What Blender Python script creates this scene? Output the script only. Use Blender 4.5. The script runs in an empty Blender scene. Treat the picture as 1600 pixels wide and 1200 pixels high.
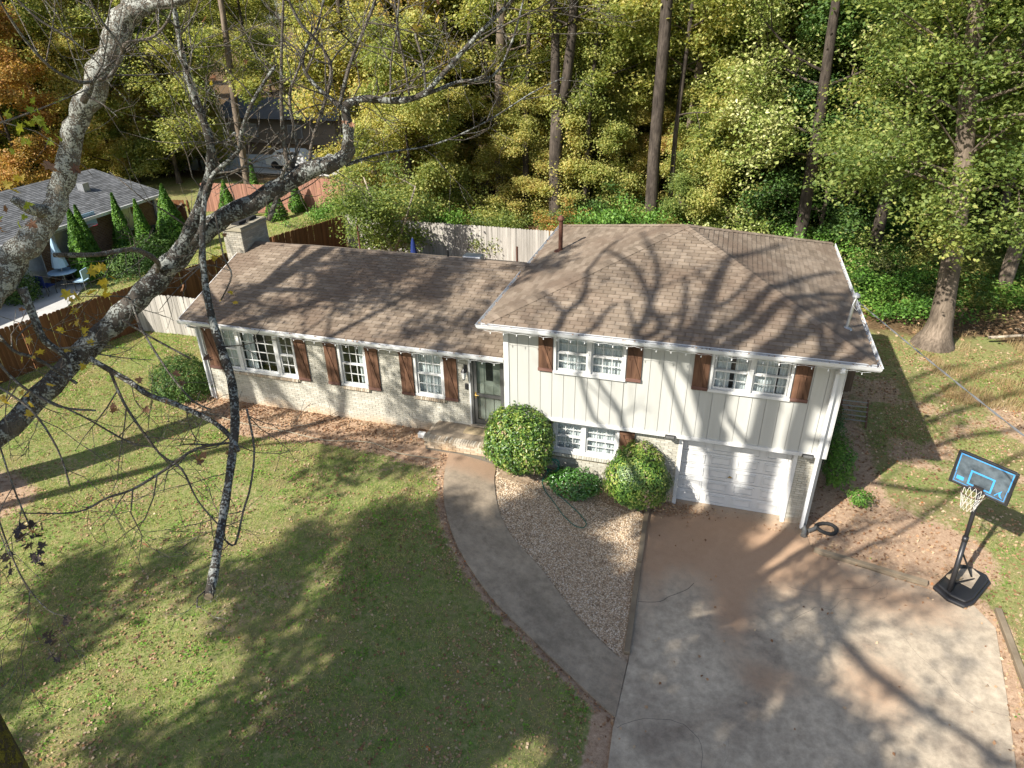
import bpy, math, random
import numpy as np
from mathutils import Vector, Matrix

S = bpy.context.scene
COL = S.collection
R = math.radians
rng = np.random.default_rng(7)
random.seed(7)

# ------------------------------------------------------------------ camera
CAM = (4.7834, -15.2504, 11.8416)
yaw, pitch, roll, fpx = -0.2951, 0.4987, -0.0162, 1075.3
cy, sy, cp, sp = math.cos(yaw), math.sin(yaw), math.cos(pitch), math.sin(pitch)
fwd = Vector((sy*cp, cy*cp, -sp)); right0 = Vector((cy, -sy, 0)); up0 = right0.cross(fwd)
rt = right0*math.cos(roll) + up0*math.sin(roll); upv = -right0*math.sin(roll) + up0*math.cos(roll)
cam_d = bpy.data.cameras.new('camera'); cam = bpy.data.objects.new('camera', cam_d); COL.objects.link(cam)
cam.matrix_world = Matrix(((rt.x, upv.x, -fwd.x, CAM[0]), (rt.y, upv.y, -fwd.y, CAM[1]), (rt.z, upv.z, -fwd.z, CAM[2]), (0, 0, 0, 1)))
cam_d.sensor_width = 36; cam_d.lens = 36*fpx/1600; cam_d.clip_start = 0.05; cam_d.clip_end = 1500
S.camera = cam

# ------------------------------------------------------------------ light
SUN_EL, SUN_AZ = 40.0, 215.0          # azimuth clockwise from +Y of the direction TOWARDS the sun
world = bpy.data.worlds.new('World'); S.world = world; world.use_nodes = True
wn = world.node_tree; wn.nodes.clear()
sky = wn.nodes.new('ShaderNodeTexSky'); sky.sky_type = 'NISHITA'; sky.sun_disc = False; sky.dust_density = 1.5; sky.air_density = 0.9; sky.ozone_density = 0.8
sky.sun_elevation = R(SUN_EL); sky.sun_rotation = R(SUN_AZ)
bg = wn.nodes.new('ShaderNodeBackground'); bg.inputs[1].default_value = 0.10
wo = wn.nodes.new('ShaderNodeOutputWorld')
wn.links.new(sky.outputs[0], bg.inputs[0]); wn.links.new(bg.outputs[0], wo.inputs[0])
sd = bpy.data.lights.new('sun', 'SUN'); sd.energy = 5.0; sd.angle = R(0.5); sd.color = (1.0, 0.945, 0.86)
sun = bpy.data.objects.new('sun', sd); COL.objects.link(sun)
to_sun = Vector((math.sin(R(SUN_AZ))*math.cos(R(SUN_EL)), math.cos(R(SUN_AZ))*math.cos(R(SUN_EL)), math.sin(R(SUN_EL))))
sun.rotation_euler = to_sun.to_track_quat('Z', 'Y').to_euler(); sun.location = to_sun*60
vs = S.view_settings
vs.view_transform = 'Standard'; vs.look = 'None'; vs.gamma = 1; vs.use_curve_mapping = False; vs.exposure = 0.96
S.cycles.max_bounces = 6; S.cycles.transparent_max_bounces = 12; S.cycles.diffuse_bounces = 3
S.cycles.glossy_bounces = 2; S.cycles.transmission_bounces = 3; S.cycles.caustics_reflective = False
S.cycles.caustics_refractive = False; S.cycles.use_denoising = True

# ------------------------------------------------------------------ helpers: objects
def props(o, label=None, cat=None, group=None, kind=None):
    if label: o['label'] = label
    if cat: o['category'] = cat
    if group: o['group'] = group
    if kind: o['kind'] = kind
    return o

def link(o, parent=None):
    COL.objects.link(o)
    if parent is not None:
        o.parent = parent
        if parent.type == 'EMPTY': o.matrix_parent_inverse = Matrix.Translation(-parent.location)
    return o

def thing(name, label, cat, loc=(0, 0, 0), group=None):
    o = bpy.data.objects.new(name, None); COL.objects.link(o); o.location = loc
    o.empty_display_size = .2
    return props(o, label, cat, group)

def raw_mesh(name, V, F, mat=None, smooth=False, attr=None):
    V = np.asarray(V, dtype=np.float32).reshape(-1, 3); F = np.asarray(F, dtype=np.int32)
    me = bpy.data.meshes.new(name); nf, k = F.shape
    me.vertices.add(len(V)); me.vertices.foreach_set('co', V.ravel())
    me.loops.add(nf*k); me.loops.foreach_set('vertex_index', F.ravel())
    me.polygons.add(nf); me.polygons.foreach_set('loop_start', np.arange(0, nf*k, k, dtype=np.int32))
    if smooth: me.polygons.foreach_set('use_smooth', np.ones(nf, dtype=bool))
    me.update(calc_edges=True)
    if mat: me.materials.append(mat)
    if attr:
        for an, av in attr.items():
            a = me.attributes.new(an, 'FLOAT', 'POINT'); a.data.foreach_set('value', np.asarray(av, dtype=np.float32))
    return me

class MB:
    """collects shapes and links them as one mesh object"""
    def __init__(s): s.V = []; s.F = []
    def add(s, vs, fs):
        n = len(s.V); s.V.extend([tuple(map(float, v)) for v in vs]); s.F.extend([tuple(i+n for i in f) for f in fs]); return s
    def box(s, x0, x1, y0, y1, z0, z1, M=None):
        v = [(x, y, z) for x in (x0, x1) for y in (y0, y1) for z in (z0, z1)]
        if M is not None: v = [tuple(M @ Vector(p)) for p in v]
        return s.add(v, [(0, 1, 3, 2), (4, 6, 7, 5), (0, 4, 5, 1), (2, 3, 7, 6), (0, 2, 6, 4), (1, 5, 7, 3)])
    def bar(s, a, b, w, t=None, up=(0, 0, 1)):
        """square bar from a to b, w wide, t thick"""
        t = t or w; a = Vector(a); b = Vector(b); d = (b-a); L = d.length; d.normalize()
        u = Vector(up); x = d.cross(u)
        if x.length < 1e-4: x = d.cross(Vector((1, 0, 0)))
        x.normalize(); y = x.cross(d)
        M = Matrix(((d.x, x.x, y.x, a.x), (d.y, x.y, y.y, a.y), (d.z, x.z, y.z, a.z), (0, 0, 0, 1)))
        return s.box(0, L, -w/2, w/2, -t/2, t/2, M)
    def tube(s, pts, rad, seg=8, cap=True):
        pts = [Vector(p) for p in pts]
        if not hasattr(rad, '__len__'): rad = [rad]*len(pts)
        n0 = len(s.V); n = len(pts); ref = None
        for i, p in enumerate(pts):
            d = (pts[min(i+1, n-1)] - pts[max(i-1, 0)])
            if d.length < 1e-6: d = Vector((0, 0, 1))
            d.normalize()
            if ref is None: ref = d.cross(Vector((0.31, 0.2, 1)) if abs(d.z) < .9 else Vector((1, 0.1, 0)))
            x = ref - d*ref.dot(d)
            if x.length < 1e-5: x = d.orthogonal()
            x.normalize(); ref = x; y = d.cross(x)
            for k in range(seg):
                a = 2*math.pi*k/seg
                q = p + (x*math.cos(a) + y*math.sin(a))*rad[i]; s.V.append((q.x, q.y, q.z))
        for i in range(n-1):
            for k in range(seg):
                k2 = (k+1) % seg
                s.F.append((n0+i*seg+k, n0+i*seg+k2, n0+(i+1)*seg+k2, n0+(i+1)*seg+k))
        if cap:
            s.F.append(tuple(n0+k for k in range(seg))[::-1]); s.F.append(tuple(n0+(n-1)*seg+k for k in range(seg)))
        return s
    def prism(s, poly, z0, z1):
        """poly: list of (x,y); z0,z1 numbers or functions of (x,y)"""
        n = len(poly); f0 = z0 if callable(z0) else (lambda x, y: z0); f1 = z1 if callable(z1) else (lambda x, y: z1)
        v = [(x, y, f0(x, y)) for x, y in poly] + [(x, y, f1(x, y)) for x, y in poly]
        return s.add(v, [tuple(range(n))[::-1], tuple(range(n, 2*n))] + [(i, (i+1) % n, n+(i+1) % n, n+i) for i in range(n)])
    def lathe(s, prof, c=(0, 0, 0), seg=16):
        n0 = len(s.V)
        for r, z in prof:
            for k in range(seg):
                a = 2*math.pi*k/seg; s.V.append((c[0]+r*math.cos(a), c[1]+r*math.sin(a), c[2]+z))
        for i in range(len(prof)-1):
            for k in range(seg):
                k2 = (k+1) % seg; s.F.append((n0+i*seg+k, n0+i*seg+k2, n0+(i+1)*seg+k2, n0+(i+1)*seg+k))
        s.F.append(tuple(n0+k for k in range(seg))[::-1]); s.F.append(tuple(n0+(len(prof)-1)*seg+k for k in range(seg)))
        return s
    def mesh(s, name, mat, smooth=False):
        me = bpy.data.meshes.new(name); me.from_pydata(s.V, [], s.F); me.update()
        if mat: me.materials.append(mat)
        if smooth: me.polygons.foreach_set('use_smooth', [True]*len(me.polygons))
        return me
    def build(s, name, mat, parent=None, smooth=False, bevel=0, **kw):
        o = bpy.data.objects.new(name, s.mesh(name, mat, smooth))
        if bevel:
            b = o.modifiers.new('bevel', 'BEVEL'); b.width = bevel; b.segments = 2; b.limit_method = 'ANGLE'
        link(o, parent); return props(o, **kw)

def new_obj(name, me, parent=None, **kw):
    return props(link(bpy.data.objects.new(name, me), parent), **kw)

def copy_tree(o, parent=None, loc=None, rz=None, sc=None):
    c = o.copy(); COL.objects.link(c)
    if parent is not None: c.parent = parent
    for ch in list(o.children): copy_tree(ch, c)
    if loc is not None: c.location = loc
    if rz is not None: c.rotation_euler = (0, 0, rz)
    if sc is not None: c.scale = sc if hasattr(sc, '__len__') else (sc, sc, sc)
    return c

# ------------------------------------------------------------------ helpers: materials
def mat_new(name):
    m = bpy.data.materials.new(name); m.use_nodes = True; nt = m.node_tree; nt.nodes.clear()
    return m, nt
def N(nt, typ, **kw):
    n = nt.nodes.new(typ)
    for k, v in kw.items():
        if k.startswith('i_'):
            key = k[2:].replace('_', ' ')
            n.inputs[int(key) if key.isdigit() else key].default_value = v
        else: setattr(n, k, v)
    return n
def ramp(nt, stops, fac=None, interp='LINEAR'):
    r = nt.nodes.new('ShaderNodeValToRGB'); r.color_ramp.interpolation = interp; e = r.color_ramp.elements
    while len(e) < len(stops): e.new(0.5)
    for i, (p, c) in enumerate(stops):
        e[i].position = p
        e[i].color = (c[0], c[1], c[2], 1) if hasattr(c, '__len__') else (c, c, c, 1)
    if fac is not None: nt.links.new(fac, r.inputs[0])
    return r
def mixc(nt, fac, a, b, mode='MIX'):
    m = nt.nodes.new('ShaderNodeMix'); m.data_type = 'RGBA'; m.blend_type = mode
    for sock, v in ((m.inputs[0], fac), (m.inputs[6], a), (m.inputs[7], b)):
        if isinstance(v, bpy.types.NodeSocket): nt.links.new(v, sock)
        elif hasattr(v, '__len__'): sock.default_value = (v[0], v[1], v[2], 1)
        else: sock.default_value = v
    return m.outputs[2]
def noise(nt, scale, detail=4, rough=.55, vec=None, dist=0):
    n = N(nt, 'ShaderNodeTexNoise'); n.inputs['Scale'].default_value = scale; n.inputs['Detail'].default_value = detail
    n.inputs['Roughness'].default_value = rough; n.inputs['Distortion'].default_value = dist
    nt.links.new(vec if vec is not None else pos(nt), n.inputs['Vector']); return n.outputs[0]
def pos(nt):
    return N(nt, 'ShaderNodeNewGeometry').outputs['Position']
def scaled(nt, s3, vec=None):
    m = N(nt, 'ShaderNodeMapping'); m.inputs['Scale'].default_value = s3
    nt.links.new(vec if vec is not None else pos(nt), m.inputs[0]); return m.outputs[0]
def rnd(nt):
    """random number per piece: per loose island and per object together"""
    g = N(nt, 'ShaderNodeNewGeometry').outputs['Random Per Island']; o = N(nt, 'ShaderNodeObjectInfo').outputs['Random']
    a = N(nt, 'ShaderNodeMath', operation='ADD'); nt.links.new(g, a.inputs[0]); nt.links.new(o, a.inputs[1])
    f = N(nt, 'ShaderNodeMath', operation='FRACT'); nt.links.new(a.outputs[0], f.inputs[0]); return f.outputs[0]
def finish(m, nt, col, rough=.8, spec=.3, bump=None, bstr=.3, bdist=.01, metal=0, **kw):
    p = N(nt, 'ShaderNodeBsdfPrincipled'); out = N(nt, 'ShaderNodeOutputMaterial')
    for sock, v in ((p.inputs['Base Color'], col), (p.inputs['Roughness'], rough)):
        if isinstance(v, bpy.types.NodeSocket): nt.links.new(v, sock)
        elif hasattr(v, '__len__'): sock.default_value = (v[0], v[1], v[2], 1)
        else: sock.default_value = v
    p.inputs['Specular IOR Level'].default_value = spec; p.inputs['Metallic'].default_value = metal
    if bump is not None:
        b = N(nt, 'ShaderNodeBump'); b.inputs['Strength'].default_value = bstr; b.inputs['Distance'].default_value = bdist
        nt.links.new(bump, b.inputs['Height']); nt.links.new(b.outputs[0], p.inputs['Normal'])
    nt.links.new(p.outputs[0], out.inputs[0]); return m

def plain(name, col, rough=.6, spec=.3, metal=0, var=.12, scale=6, bstr=.1):
    """paint, metal or plastic with slight grime"""
    m, nt = mat_new(name); n = noise(nt, scale, 5)
    c = mixc(nt, n, [x*(1-var*1.6) for x in col], [min(1, x*(1+var)) for x in col])
    n2 = noise(nt, scale*14, 3)
    return finish(m, nt, c, rough, spec, n2, bstr, .003, metal)

def wood(name, dark, light, scale=(3, 60, 3), rough=.8, var=.35):
    m, nt = mat_new(name)
    g = noise(nt, 1.0, 6, .6, scaled(nt, scale)); k = ramp(nt, [(.25, dark), (.7, light)], g).outputs[0]
    r = ramp(nt, [(0, 1-var), (1, 1+var*.5)], rnd(nt)).outputs[0]
    c = mixc(nt, 1.0, k, r, 'MULTIPLY')
    return finish(m, nt, c, rough, .25, g, .4, .006)

def leafmat(name, stops, trans=.3, patch=.35, spec=.25, rough=.5):
    m, nt = mat_new(name)
    big = noise(nt, patch, 3, .5); r = rnd(nt)
    a = N(nt, 'ShaderNodeMath', operation='MULTIPLY_ADD'); a.inputs[1].default_value = .62; nt.links.new(r, a.inputs[0])
    b = N(nt, 'ShaderNodeMath', operation='MULTIPLY_ADD'); b.inputs[1].default_value = 1.3; b.inputs[2].default_value = -.46
    nt.links.new(big, b.inputs[0]); nt.links.new(b.outputs[0], a.inputs[2])
    c = ramp(nt, stops, a.outputs[0]).outputs[0]
    p = N(nt, 'ShaderNodeBsdfPrincipled'); p.inputs['Roughness'].default_value = rough
    p.inputs['Specular IOR Level'].default_value = spec
    t = N(nt, 'ShaderNodeBsdfTranslucent'); mx = N(nt, 'ShaderNodeMixShader'); mx.inputs[0].default_value = trans
    out = N(nt, 'ShaderNodeOutputMaterial')
    bright = mixc(nt, 1.0, c, (1.5, 1.45, .9), 'MULTIPLY')
    nt.links.new(c, p.inputs['Base Color']); nt.links.new(bright, t.inputs[0])
    nt.links.new(p.outputs[0], mx.inputs[1]); nt.links.new(t.outputs[0], mx.inputs[2]); nt.links.new(mx.outputs[0], out.inputs[0])
    return m

M = {}
M['white'] = plain('white_paint', (.62, .62, .60), .5)
M['gutter'] = plain('gutter_paint', (.60, .61, .61), .42, .4, 0, .1, 4)
def siding_mat():
    m, nt = mat_new('cream_siding_paint'); a_ = noise(nt, 1.0, 6, .7, scaled(nt, (5, 5, .5))); b_ = noise(nt, 1.4, 4)
    c = mixc(nt, ramp(nt, [(.35, 0), (.8, .5)], a_).outputs[0], (.455, .455, .42), (.37, .36, .31))
    c = mixc(nt, ramp(nt, [(.5, 0), (.75, .25)], b_).outputs[0], c, (.42, .43, .39)); r_ = ramp(nt, [(0, .95), (1, 1.03)], rnd(nt)).outputs[0]
    return finish(m, nt, mixc(nt, 1.0, c, r_, 'MULTIPLY'), .7, .25, noise(nt, 1, 3, .5, scaled(nt, (60, 60, 3))), .15, .003)
M['cream'] = siding_mat()
M['doorgreen'] = plain('sage_door_paint', (.33, .34, .28), .6)
M['darkmetal'] = plain('dark_grey_metal', (.10, .10, .095), .45, .4)
M['black'] = plain('black_plastic', (.02, .02, .022), .4, .5)
M['blackmat'] = plain('black_rubber', (.025, .025, .025), .8, .2)
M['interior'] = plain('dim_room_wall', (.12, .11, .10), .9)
M['curtain'] = plain('white_curtain', (.74, .74, .73), .9, .1, 0, .05)
M['rust'] = plain('rusty_pipe', (.13, .055, .035), .7, .4, .3, .5, 18, .5)
M['galv'] = plain('galvanised_steel', (.45, .46, .47), .4, .5, .7, .2, 9)
M['brass'] = plain('brass', (.6, .42, .14), .35, .5, .9)
M['bulb'] = plain('bulb_glass', (.85, .85, .82), .25, .5)
M['green_hose'] = plain('green_hose', (.015, .13, .09), .4, .5)
M['navy'] = plain('navy_canvas', (.015, .03, .13), .8, .2)
M['bluecanvas'] = plain('light_blue_canvas', (.35, .50, .62), .8, .2)
M['trash'] = plain('dark_green_plastic', (.015, .05, .04), .4, .5)
M['net'] = plain('white_net', (.72, .70, .64), .8)
M['rim'] = plain('dark_rim', (.05, .025, .02), .5)
M['boardblue'] = plain('blue_print', (.06, .32, .72), .4, .4)
M['concrete_far'] = plain('pale_patio_concrete', (.46, .45, .42), .85, .2, 0, .2, 2)
M['tan'] = plain('tan_board', (.42, .33, .2), .8)

def glass_mat():
    m, nt = mat_new('window_glass'); t = N(nt, 'ShaderNodeBsdfTransparent'); t.inputs[0].default_value = (.9, .93, .93, 1)
    g = N(nt, 'ShaderNodeBsdfGlossy'); g.inputs['Roughness'].default_value = .03
    lw = N(nt, 'ShaderNodeLayerWeight'); lw.inputs[0].default_value = .5
    f = N(nt, 'ShaderNodeMath', operation='MULTIPLY_ADD'); f.inputs[1].default_value = .35; f.inputs[2].default_value = .04; pw_ = N(nt, 'ShaderNodeMath', operation='POWER'); pw_.inputs[1].default_value = 3
    nt.links.new(lw.outputs['Facing'], pw_.inputs[0]); nt.links.new(pw_.outputs[0], f.inputs[0])
    mx = N(nt, 'ShaderNodeMixShader'); out = N(nt, 'ShaderNodeOutputMaterial')
    nt.links.new(f.outputs[0], mx.inputs[0]); nt.links.new(t.outputs[0], mx.inputs[1]); nt.links.new(g.outputs[0], mx.inputs[2])
    nt.links.new(mx.outputs[0], out.inputs[0]); return m
M['glass'] = glass_mat()

def shingle_mat(name, a, b, c_, wear=None):
    m, nt = mat_new(name); r = rnd(nt)
    base = ramp(nt, [(0, a), (.5, b), (1, c_)], r).outputs[0]
    big = noise(nt, .45, 4, .6); k = ramp(nt, [(.35, .82), (.65, 1.08)], big).outputs[0]
    c = mixc(nt, 1.0, base, k, 'MULTIPLY')
    if wear: c = mixc(nt, ramp(nt, [(.45, 0), (.62, .75)], noise(nt, .6, 5, .65)).outputs[0], c, wear)
    gr = noise(nt, 160, 2, .6); c = mixc(nt, .35, c, ramp(nt, [(.3, .45), (.7, 1.4)], gr).outputs[0], 'MULTIPLY')
    return finish(m, nt, c, .95, .15, gr, .5, .004)
M['shingle'] = shingle_mat('brown_asphalt_shingle', (.172, .134, .098), (.225, .178, .132), (.28, .225, .17), (.16, .116, .084))
M['shingle_grey'] = shingle_mat('blue_grey_shingle', (.085, .088, .09), (.125, .13, .135), (.165, .17, .175))

def brick_mat(name, a, b, c_, mud=True):
    m, nt = mat_new(name); r = rnd(nt)
    base = ramp(nt, [(0, a), (.6, b), (1, c_)], r).outputs[0]
    n = noise(nt, 22, 5, .6); c = mixc(nt, ramp(nt, [(.56, 0), (.72, .5)], n).outputs[0], base, (.40, .30, .20))
    sx_ = N(nt, 'ShaderNodeSeparateXYZ'); nt.links.new(pos(nt), sx_.inputs[0])
    lt = N(nt, 'ShaderNodeMath', operation='LESS_THAN'); lt.inputs[1].default_value = 0; nt.links.new(sx_.outputs[0], lt.inputs[0])
    hz = N(nt, 'ShaderNodeMath', operation='MULTIPLY_ADD'); hz.inputs[1].default_value = -1.0; nt.links.new(lt.outputs[0], hz.inputs[0]); nt.links.new(sx_.outputs[2], hz.inputs[2])
    h2 = N(nt, 'ShaderNodeMath', operation='MULTIPLY_ADD'); h2.inputs[1].default_value = 1.2; nt.links.new(noise(nt, 1.6, 4), h2.inputs[0]); nt.links.new(hz.outputs[0], h2.inputs[2])
    c = mixc(nt, ramp(nt, [(.55, .75), (1.15, 0)], h2.outputs[0]).outputs[0], c, (.52, .35, .20))       # clay splashed up the wall foot
    return finish(m, nt, c, .85, .2, n, .5, .006)
M['brick'] = brick_mat('cream_painted_brick', (.38, .365, .305), (.45, .43, .36), (.51, .49, .42))
M['mortar'] = plain('cream_mortar', (.30, .27, .20), .95, .1, 0, .2, 8)
M['sillbrick'] = brick_mat('worn_sill_brick', (.30, .235, .165), (.42, .36, .275), (.50, .45, .36))
M['redbrick'] = None
def far_brick():
    m, nt = mat_new('brown_brick_wall'); t = N(nt, 'ShaderNodeTexBrick')
    t.inputs['Color1'].default_value = (.17, .085, .045, 1); t.inputs['Color2'].default_value = (.24, .14, .07, 1)
    t.inputs['Mortar'].default_value = (.26, .21, .16, 1); t.inputs['Scale'].default_value = 1
    t.inputs['Mortar Size'].default_value = .008; t.inputs['Brick Width'].default_value = .21; t.inputs['Row Height'].default_value = .075
    s = N(nt, 'ShaderNodeSeparateXYZ'); c = N(nt, 'ShaderNodeCombineXYZ'); nt.links.new(pos(nt), s.inputs[0])
    a = N(nt, 'ShaderNodeMath', operation='ADD'); nt.links.new(s.outputs[0], a.inputs[0]); nt.links.new(s.outputs[1], a.inputs[1])
    nt.links.new(a.outputs[0], c.inputs[0]); nt.links.new(s.outputs[2], c.inputs[1]); nt.links.new(c.outputs[0], t.inputs[0])
    return finish(m, nt, mixc(nt, .5, t.outputs[0], ramp(nt, [(.3, .6), (.7, 1.2)], noise(nt, 5, 4)).outputs[0], 'MULTIPLY'), .9, .15)
M['redbrick'] = far_brick()
M['shutter'] = wood('stained_shutter_wood', (.058, .028, .018), (.18, .095, .055), (6, 6, 1.2), .7)
M['shutter_rail'] = wood('weathered_shutter_rail', (.075, .035, .028), (.19, .105, .08), (1.5, 6, 20), .8)
M['fence_grey'] = wood('weathered_grey_picket', (.27, .25, .22), (.50, .47, .42), (14, 14, .6), .9, .3)
M['fence_brown'] = wood('brown_stained_picket', (.10, .042, .018), (.185, .085, .036), (14, 14, .6), .85, .3)
M['fence_red'] = wood('red_stained_picket', (.24, .115, .075), (.38, .20, .14), (14, 14, .6), .85, .2)
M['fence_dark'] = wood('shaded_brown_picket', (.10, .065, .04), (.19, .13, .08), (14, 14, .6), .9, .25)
M['timber'] = wood('weathered_landscape_timber', (.19, .145, .095), (.36, .29, .20), (2, 2, 30), .9)

L_ = leafmat
M['lf_yellow'] = L_('yellow_autumn_leaf', [(0, (0.115, 0.153, 0.0392)), (.3, (0.277, 0.292, 0.0784)), (.6, (0.484, 0.444, 0.141)), (.85, (0.531, 0.397, 0.141)), (1, (0.369, 0.21, 0.0941))], .46)
M['lf_olive'] = L_('olive_autumn_leaf', [(0, (0.0927, 0.14, 0.0331)), (.35, (0.223, 0.266, 0.0662)), (.7, (0.422, 0.42, 0.132)), (1, (0.558, 0.469, 0.166))], .46)
M['lf_green'] = L_('green_leaf', [(0, (0.0553, 0.0949, 0.0251)), (.4, (0.139, 0.196, 0.0503)), (.75, (0.276, 0.331, 0.0921)), (1, (0.498, 0.46, 0.151))], .46)
M['lf_tan'] = L_('pale_backed_leaf', [(0, (0.0747, 0.118, 0.0255)), (.4, (0.182, 0.235, 0.0469)), (.7, (0.363, 0.384, 0.128)), (1, (0.62, 0.596, 0.319))], .2, .5, .4, .4)
M['lf_orange'] = L_('orange_autumn_leaf', [(0, (.13, .11, .03)), (.35, (.34, .24, .06)), (.7, (.44, .24, .07)), (1, (.26, .11, .05))], .4)
M['lf_dark'] = L_('dark_evergreen_leaf', [(0, (0.0252, 0.0588, 0.0147)), (.5, (0.063, 0.126, 0.0294)), (1, (0.147, 0.231, 0.0525))])
M['lf_holly'] = L_('glossy_holly_leaf', [(0, (.018, .05, .01)), (.3, (.055, .125, .02)), (.58, (.14, .235, .035)), (.8, (.30, .34, .07)), (.93, (.44, .30, .22)), (1, (.40, .24, .20))], .15, 1.6, .5, .38)
M['lf_shrub'] = L_('deep_green_shrub_leaf', [(0, (0.018, 0.06, 0.012)), (.5, (0.0525, 0.15, 0.0225)), (.85, (0.105, 0.255, 0.0375)), (1, (0.3, 0.3, 0.12))], .12, 1.6, .7, .3)
M['lf_arb'] = L_('arborvitae_frond', [(0, (0.0252, 0.07, 0.0084)), (.5, (0.07, 0.168, 0.0168)), (1, (0.154, 0.28, 0.0308))], .15, 1.2)
M['lf_fern'] = L_('mid_green_bramble_leaf', [(0, (0.0345, 0.0862, 0.0172)), (.5, (0.103, 0.224, 0.0345)), (1, (0.224, 0.362, 0.069))], .25, .6)
M['clover'] = L_('bright_clover_leaf', [(0, (.07, .18, .02)), (.5, (.14, .30, .035)), (1, (.24, .38, .06))], .3, 2, .2, .6)
M['litter'] = L_('fallen_leaf', [(0, (0.11, 0.055, 0.0308)), (.3, (0.22, 0.116, 0.0605)), (.6, (0.363, 0.231, 0.132)), (.85, (0.462, 0.363, 0.242)), (1, (0.396, 0.143, 0.044))], .08, .8, .2, .7)
M['grassblade'] = L_('grass_blade', [(0, (0.092, 0.176, 0.03)), (.25, (0.172, 0.286, 0.05)), (.5, (0.287, 0.363, 0.085)), (.68, (0.414, 0.385, 0.14)), (.88, (0.506, 0.407, 0.19)), (1, (0.575, 0.473, 0.27))], .25, 3.2, .2, .6)
M['straw'] = L_('dry_grass', [(0, (.20, .14, .06)), (.5, (.34, .25, .12)), (1, (.42, .34, .2))], .2, .8, .2, .7)
M['pebble'] = None
def pebble_mat():
    m, nt = mat_new('river_pebble'); c = ramp(nt, [(0, (.14, .10, .065)), (.15, (.36, .24, .14)), (.45, (.56, .41, .26)), (.75, (.68, .55, .39)), (1, (.78, .71, .58))], rnd(nt)).outputs[0]
    return finish(m, nt, c, .7, .3)
M['pebble'] = pebble_mat()

def bark_mat(name, dark, light, lichen=None, amount=.5, scale=1.0):
    m, nt = mat_new(name); tc = N(nt, 'ShaderNodeTexCoord').outputs['Object']
    v = scaled(nt, (14*scale, 14*scale, 2.5*scale), tc); g = noise(nt, 1.0, 7, .65, v)
    c = ramp(nt, [(.3, dark), (.72, light)], g).outputs[0]; h = g
    c = mixc(nt, .8, c, ramp(nt, [(.35, .5), (.65, 1.35)], noise(nt, 2.2*scale, 4, .6, scaled(nt, (1, 1, .5), tc))).outputs[0], 'MULTIPLY')
    if lichen:
        l1 = noise(nt, 9*scale, 6, .7, tc, .6); l2 = noise(nt, 55*scale, 3, .6, tc)
        mm = N(nt, 'ShaderNodeMath', operation='MULTIPLY_ADD'); mm.inputs[1].default_value = .7; nt.links.new(l2, mm.inputs[0]); nt.links.new(l1, mm.inputs[2])
        th = .85+.22*(.5-amount); f = ramp(nt, [(th-.03, 0), (th+.03, 1)], mm.outputs[0]).outputs[0]
        lc = ramp(nt, [(.3, [x*.55 for x in lichen]), (.65, lichen)], l2).outputs[0]
        c = mixc(nt, f, c, lc)
        ad = N(nt, 'ShaderNodeMath', operation='ADD'); nt.links.new(g, ad.inputs[0]); nt.links.new(f, ad.inputs[1]); h = ad.outputs[0]
    return finish(m, nt, c, .92, .15, h, 1.0, .02*scale if not lichen else .018)
M['bark'] = bark_mat('grey_brown_bark', (.075, .058, .042), (.24, .19, .145), None)
M['bark_dark'] = bark_mat('dark_brown_bark', (.03, .024, .02), (.10, .082, .066), None)  # darker brown bark tone used on many woods trunks
M['bark_lichen'] = bark_mat('lichen_covered_bark', (.06, .05, .04), (.25, .215, .17), (.38, .385, .345), .62, 2.0)
M['bark_patch'] = bark_mat('dark_bark_with_lichen_patches', (.03, .026, .022), (.11, .095, .08), (.28, .29, .265), .46, 1.1)
M['bark_moss'] = bark_mat('mossy_bark', (.03, .024, .016), (.10, .08, .05), (.17, .15, .025), .5, 1.0)
M['twig'] = bark_mat('grey_twig_bark', (.06, .05, .04), (.22, .18, .145), (.28, .28, .25), .3, 3)
M['stem'] = bark_mat('pale_shrub_stem', (.22, .18, .13), (.48, .41, .32), None, scale=2)

# ------------------------------------------------------------------ ground
def sstep(a, b, x): t = np.clip((x-a)/(b-a), 0, 1); return t*t*(3-2*t)
_vt = np.random.default_rng(3).random((64, 64))
def vnoise(x, y, s):
    x = np.asarray(x)/s; y = np.asarray(y)/s; xi = np.floor(x).astype(int); yi = np.floor(y).astype(int)
    fx = x-xi; fy = y-yi; fx = fx*fx*(3-2*fx); fy = fy*fy*(3-2*fy)
    g = lambda a, b: _vt[a % 64, b % 64]
    return (g(xi, yi)*(1-fx)+g(xi+1, yi)*fx)*(1-fy)+(g(xi, yi+1)*(1-fx)+g(xi+1, yi+1)*fx)*fy
def fbm(x, y, s): return .5*vnoise(x, y, s)+.3*vnoise(x+9.1, y+3.7, s/2.3)+.2*vnoise(x+1.7, y+8.3, s/5.1)
def hgt(x, y):
    x = np.asarray(x, float); y = np.asarray(y, float)
    t = np.clip((x+1.2)/5.2, 0, 1); z = 1.05*(1-(.6*t+.4*t*t*(3-2*t)))
    z = z-.45*(1-sstep(-22.5, -18.8, x))
    z = z-.6*sstep(10, 17, y)*sstep(-19, -12, x)*(1-sstep(-1, 4, x))
    z = z+.10*(fbm(x, y, 5)-.5)*sstep(8, 14, np.abs(x-4)+np.abs(y)*.4)
    return z
def H(x, y): return float(hgt(x, y))
def inpoly(x, y, P):
    x = np.asarray(x); y = np.asarray(y); c = np.zeros(x.shape, bool); n = len(P)
    for i in range(n):
        x1, y1 = P[i]; x2, y2 = P[(i+1) % n]
        k = ((y1 > y) != (y2 > y)) & (x < (x2-x1)*(y-y1)/((y2-y1) if y2 != y1 else 1e-9)+x1); c ^= k
    return c
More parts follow.
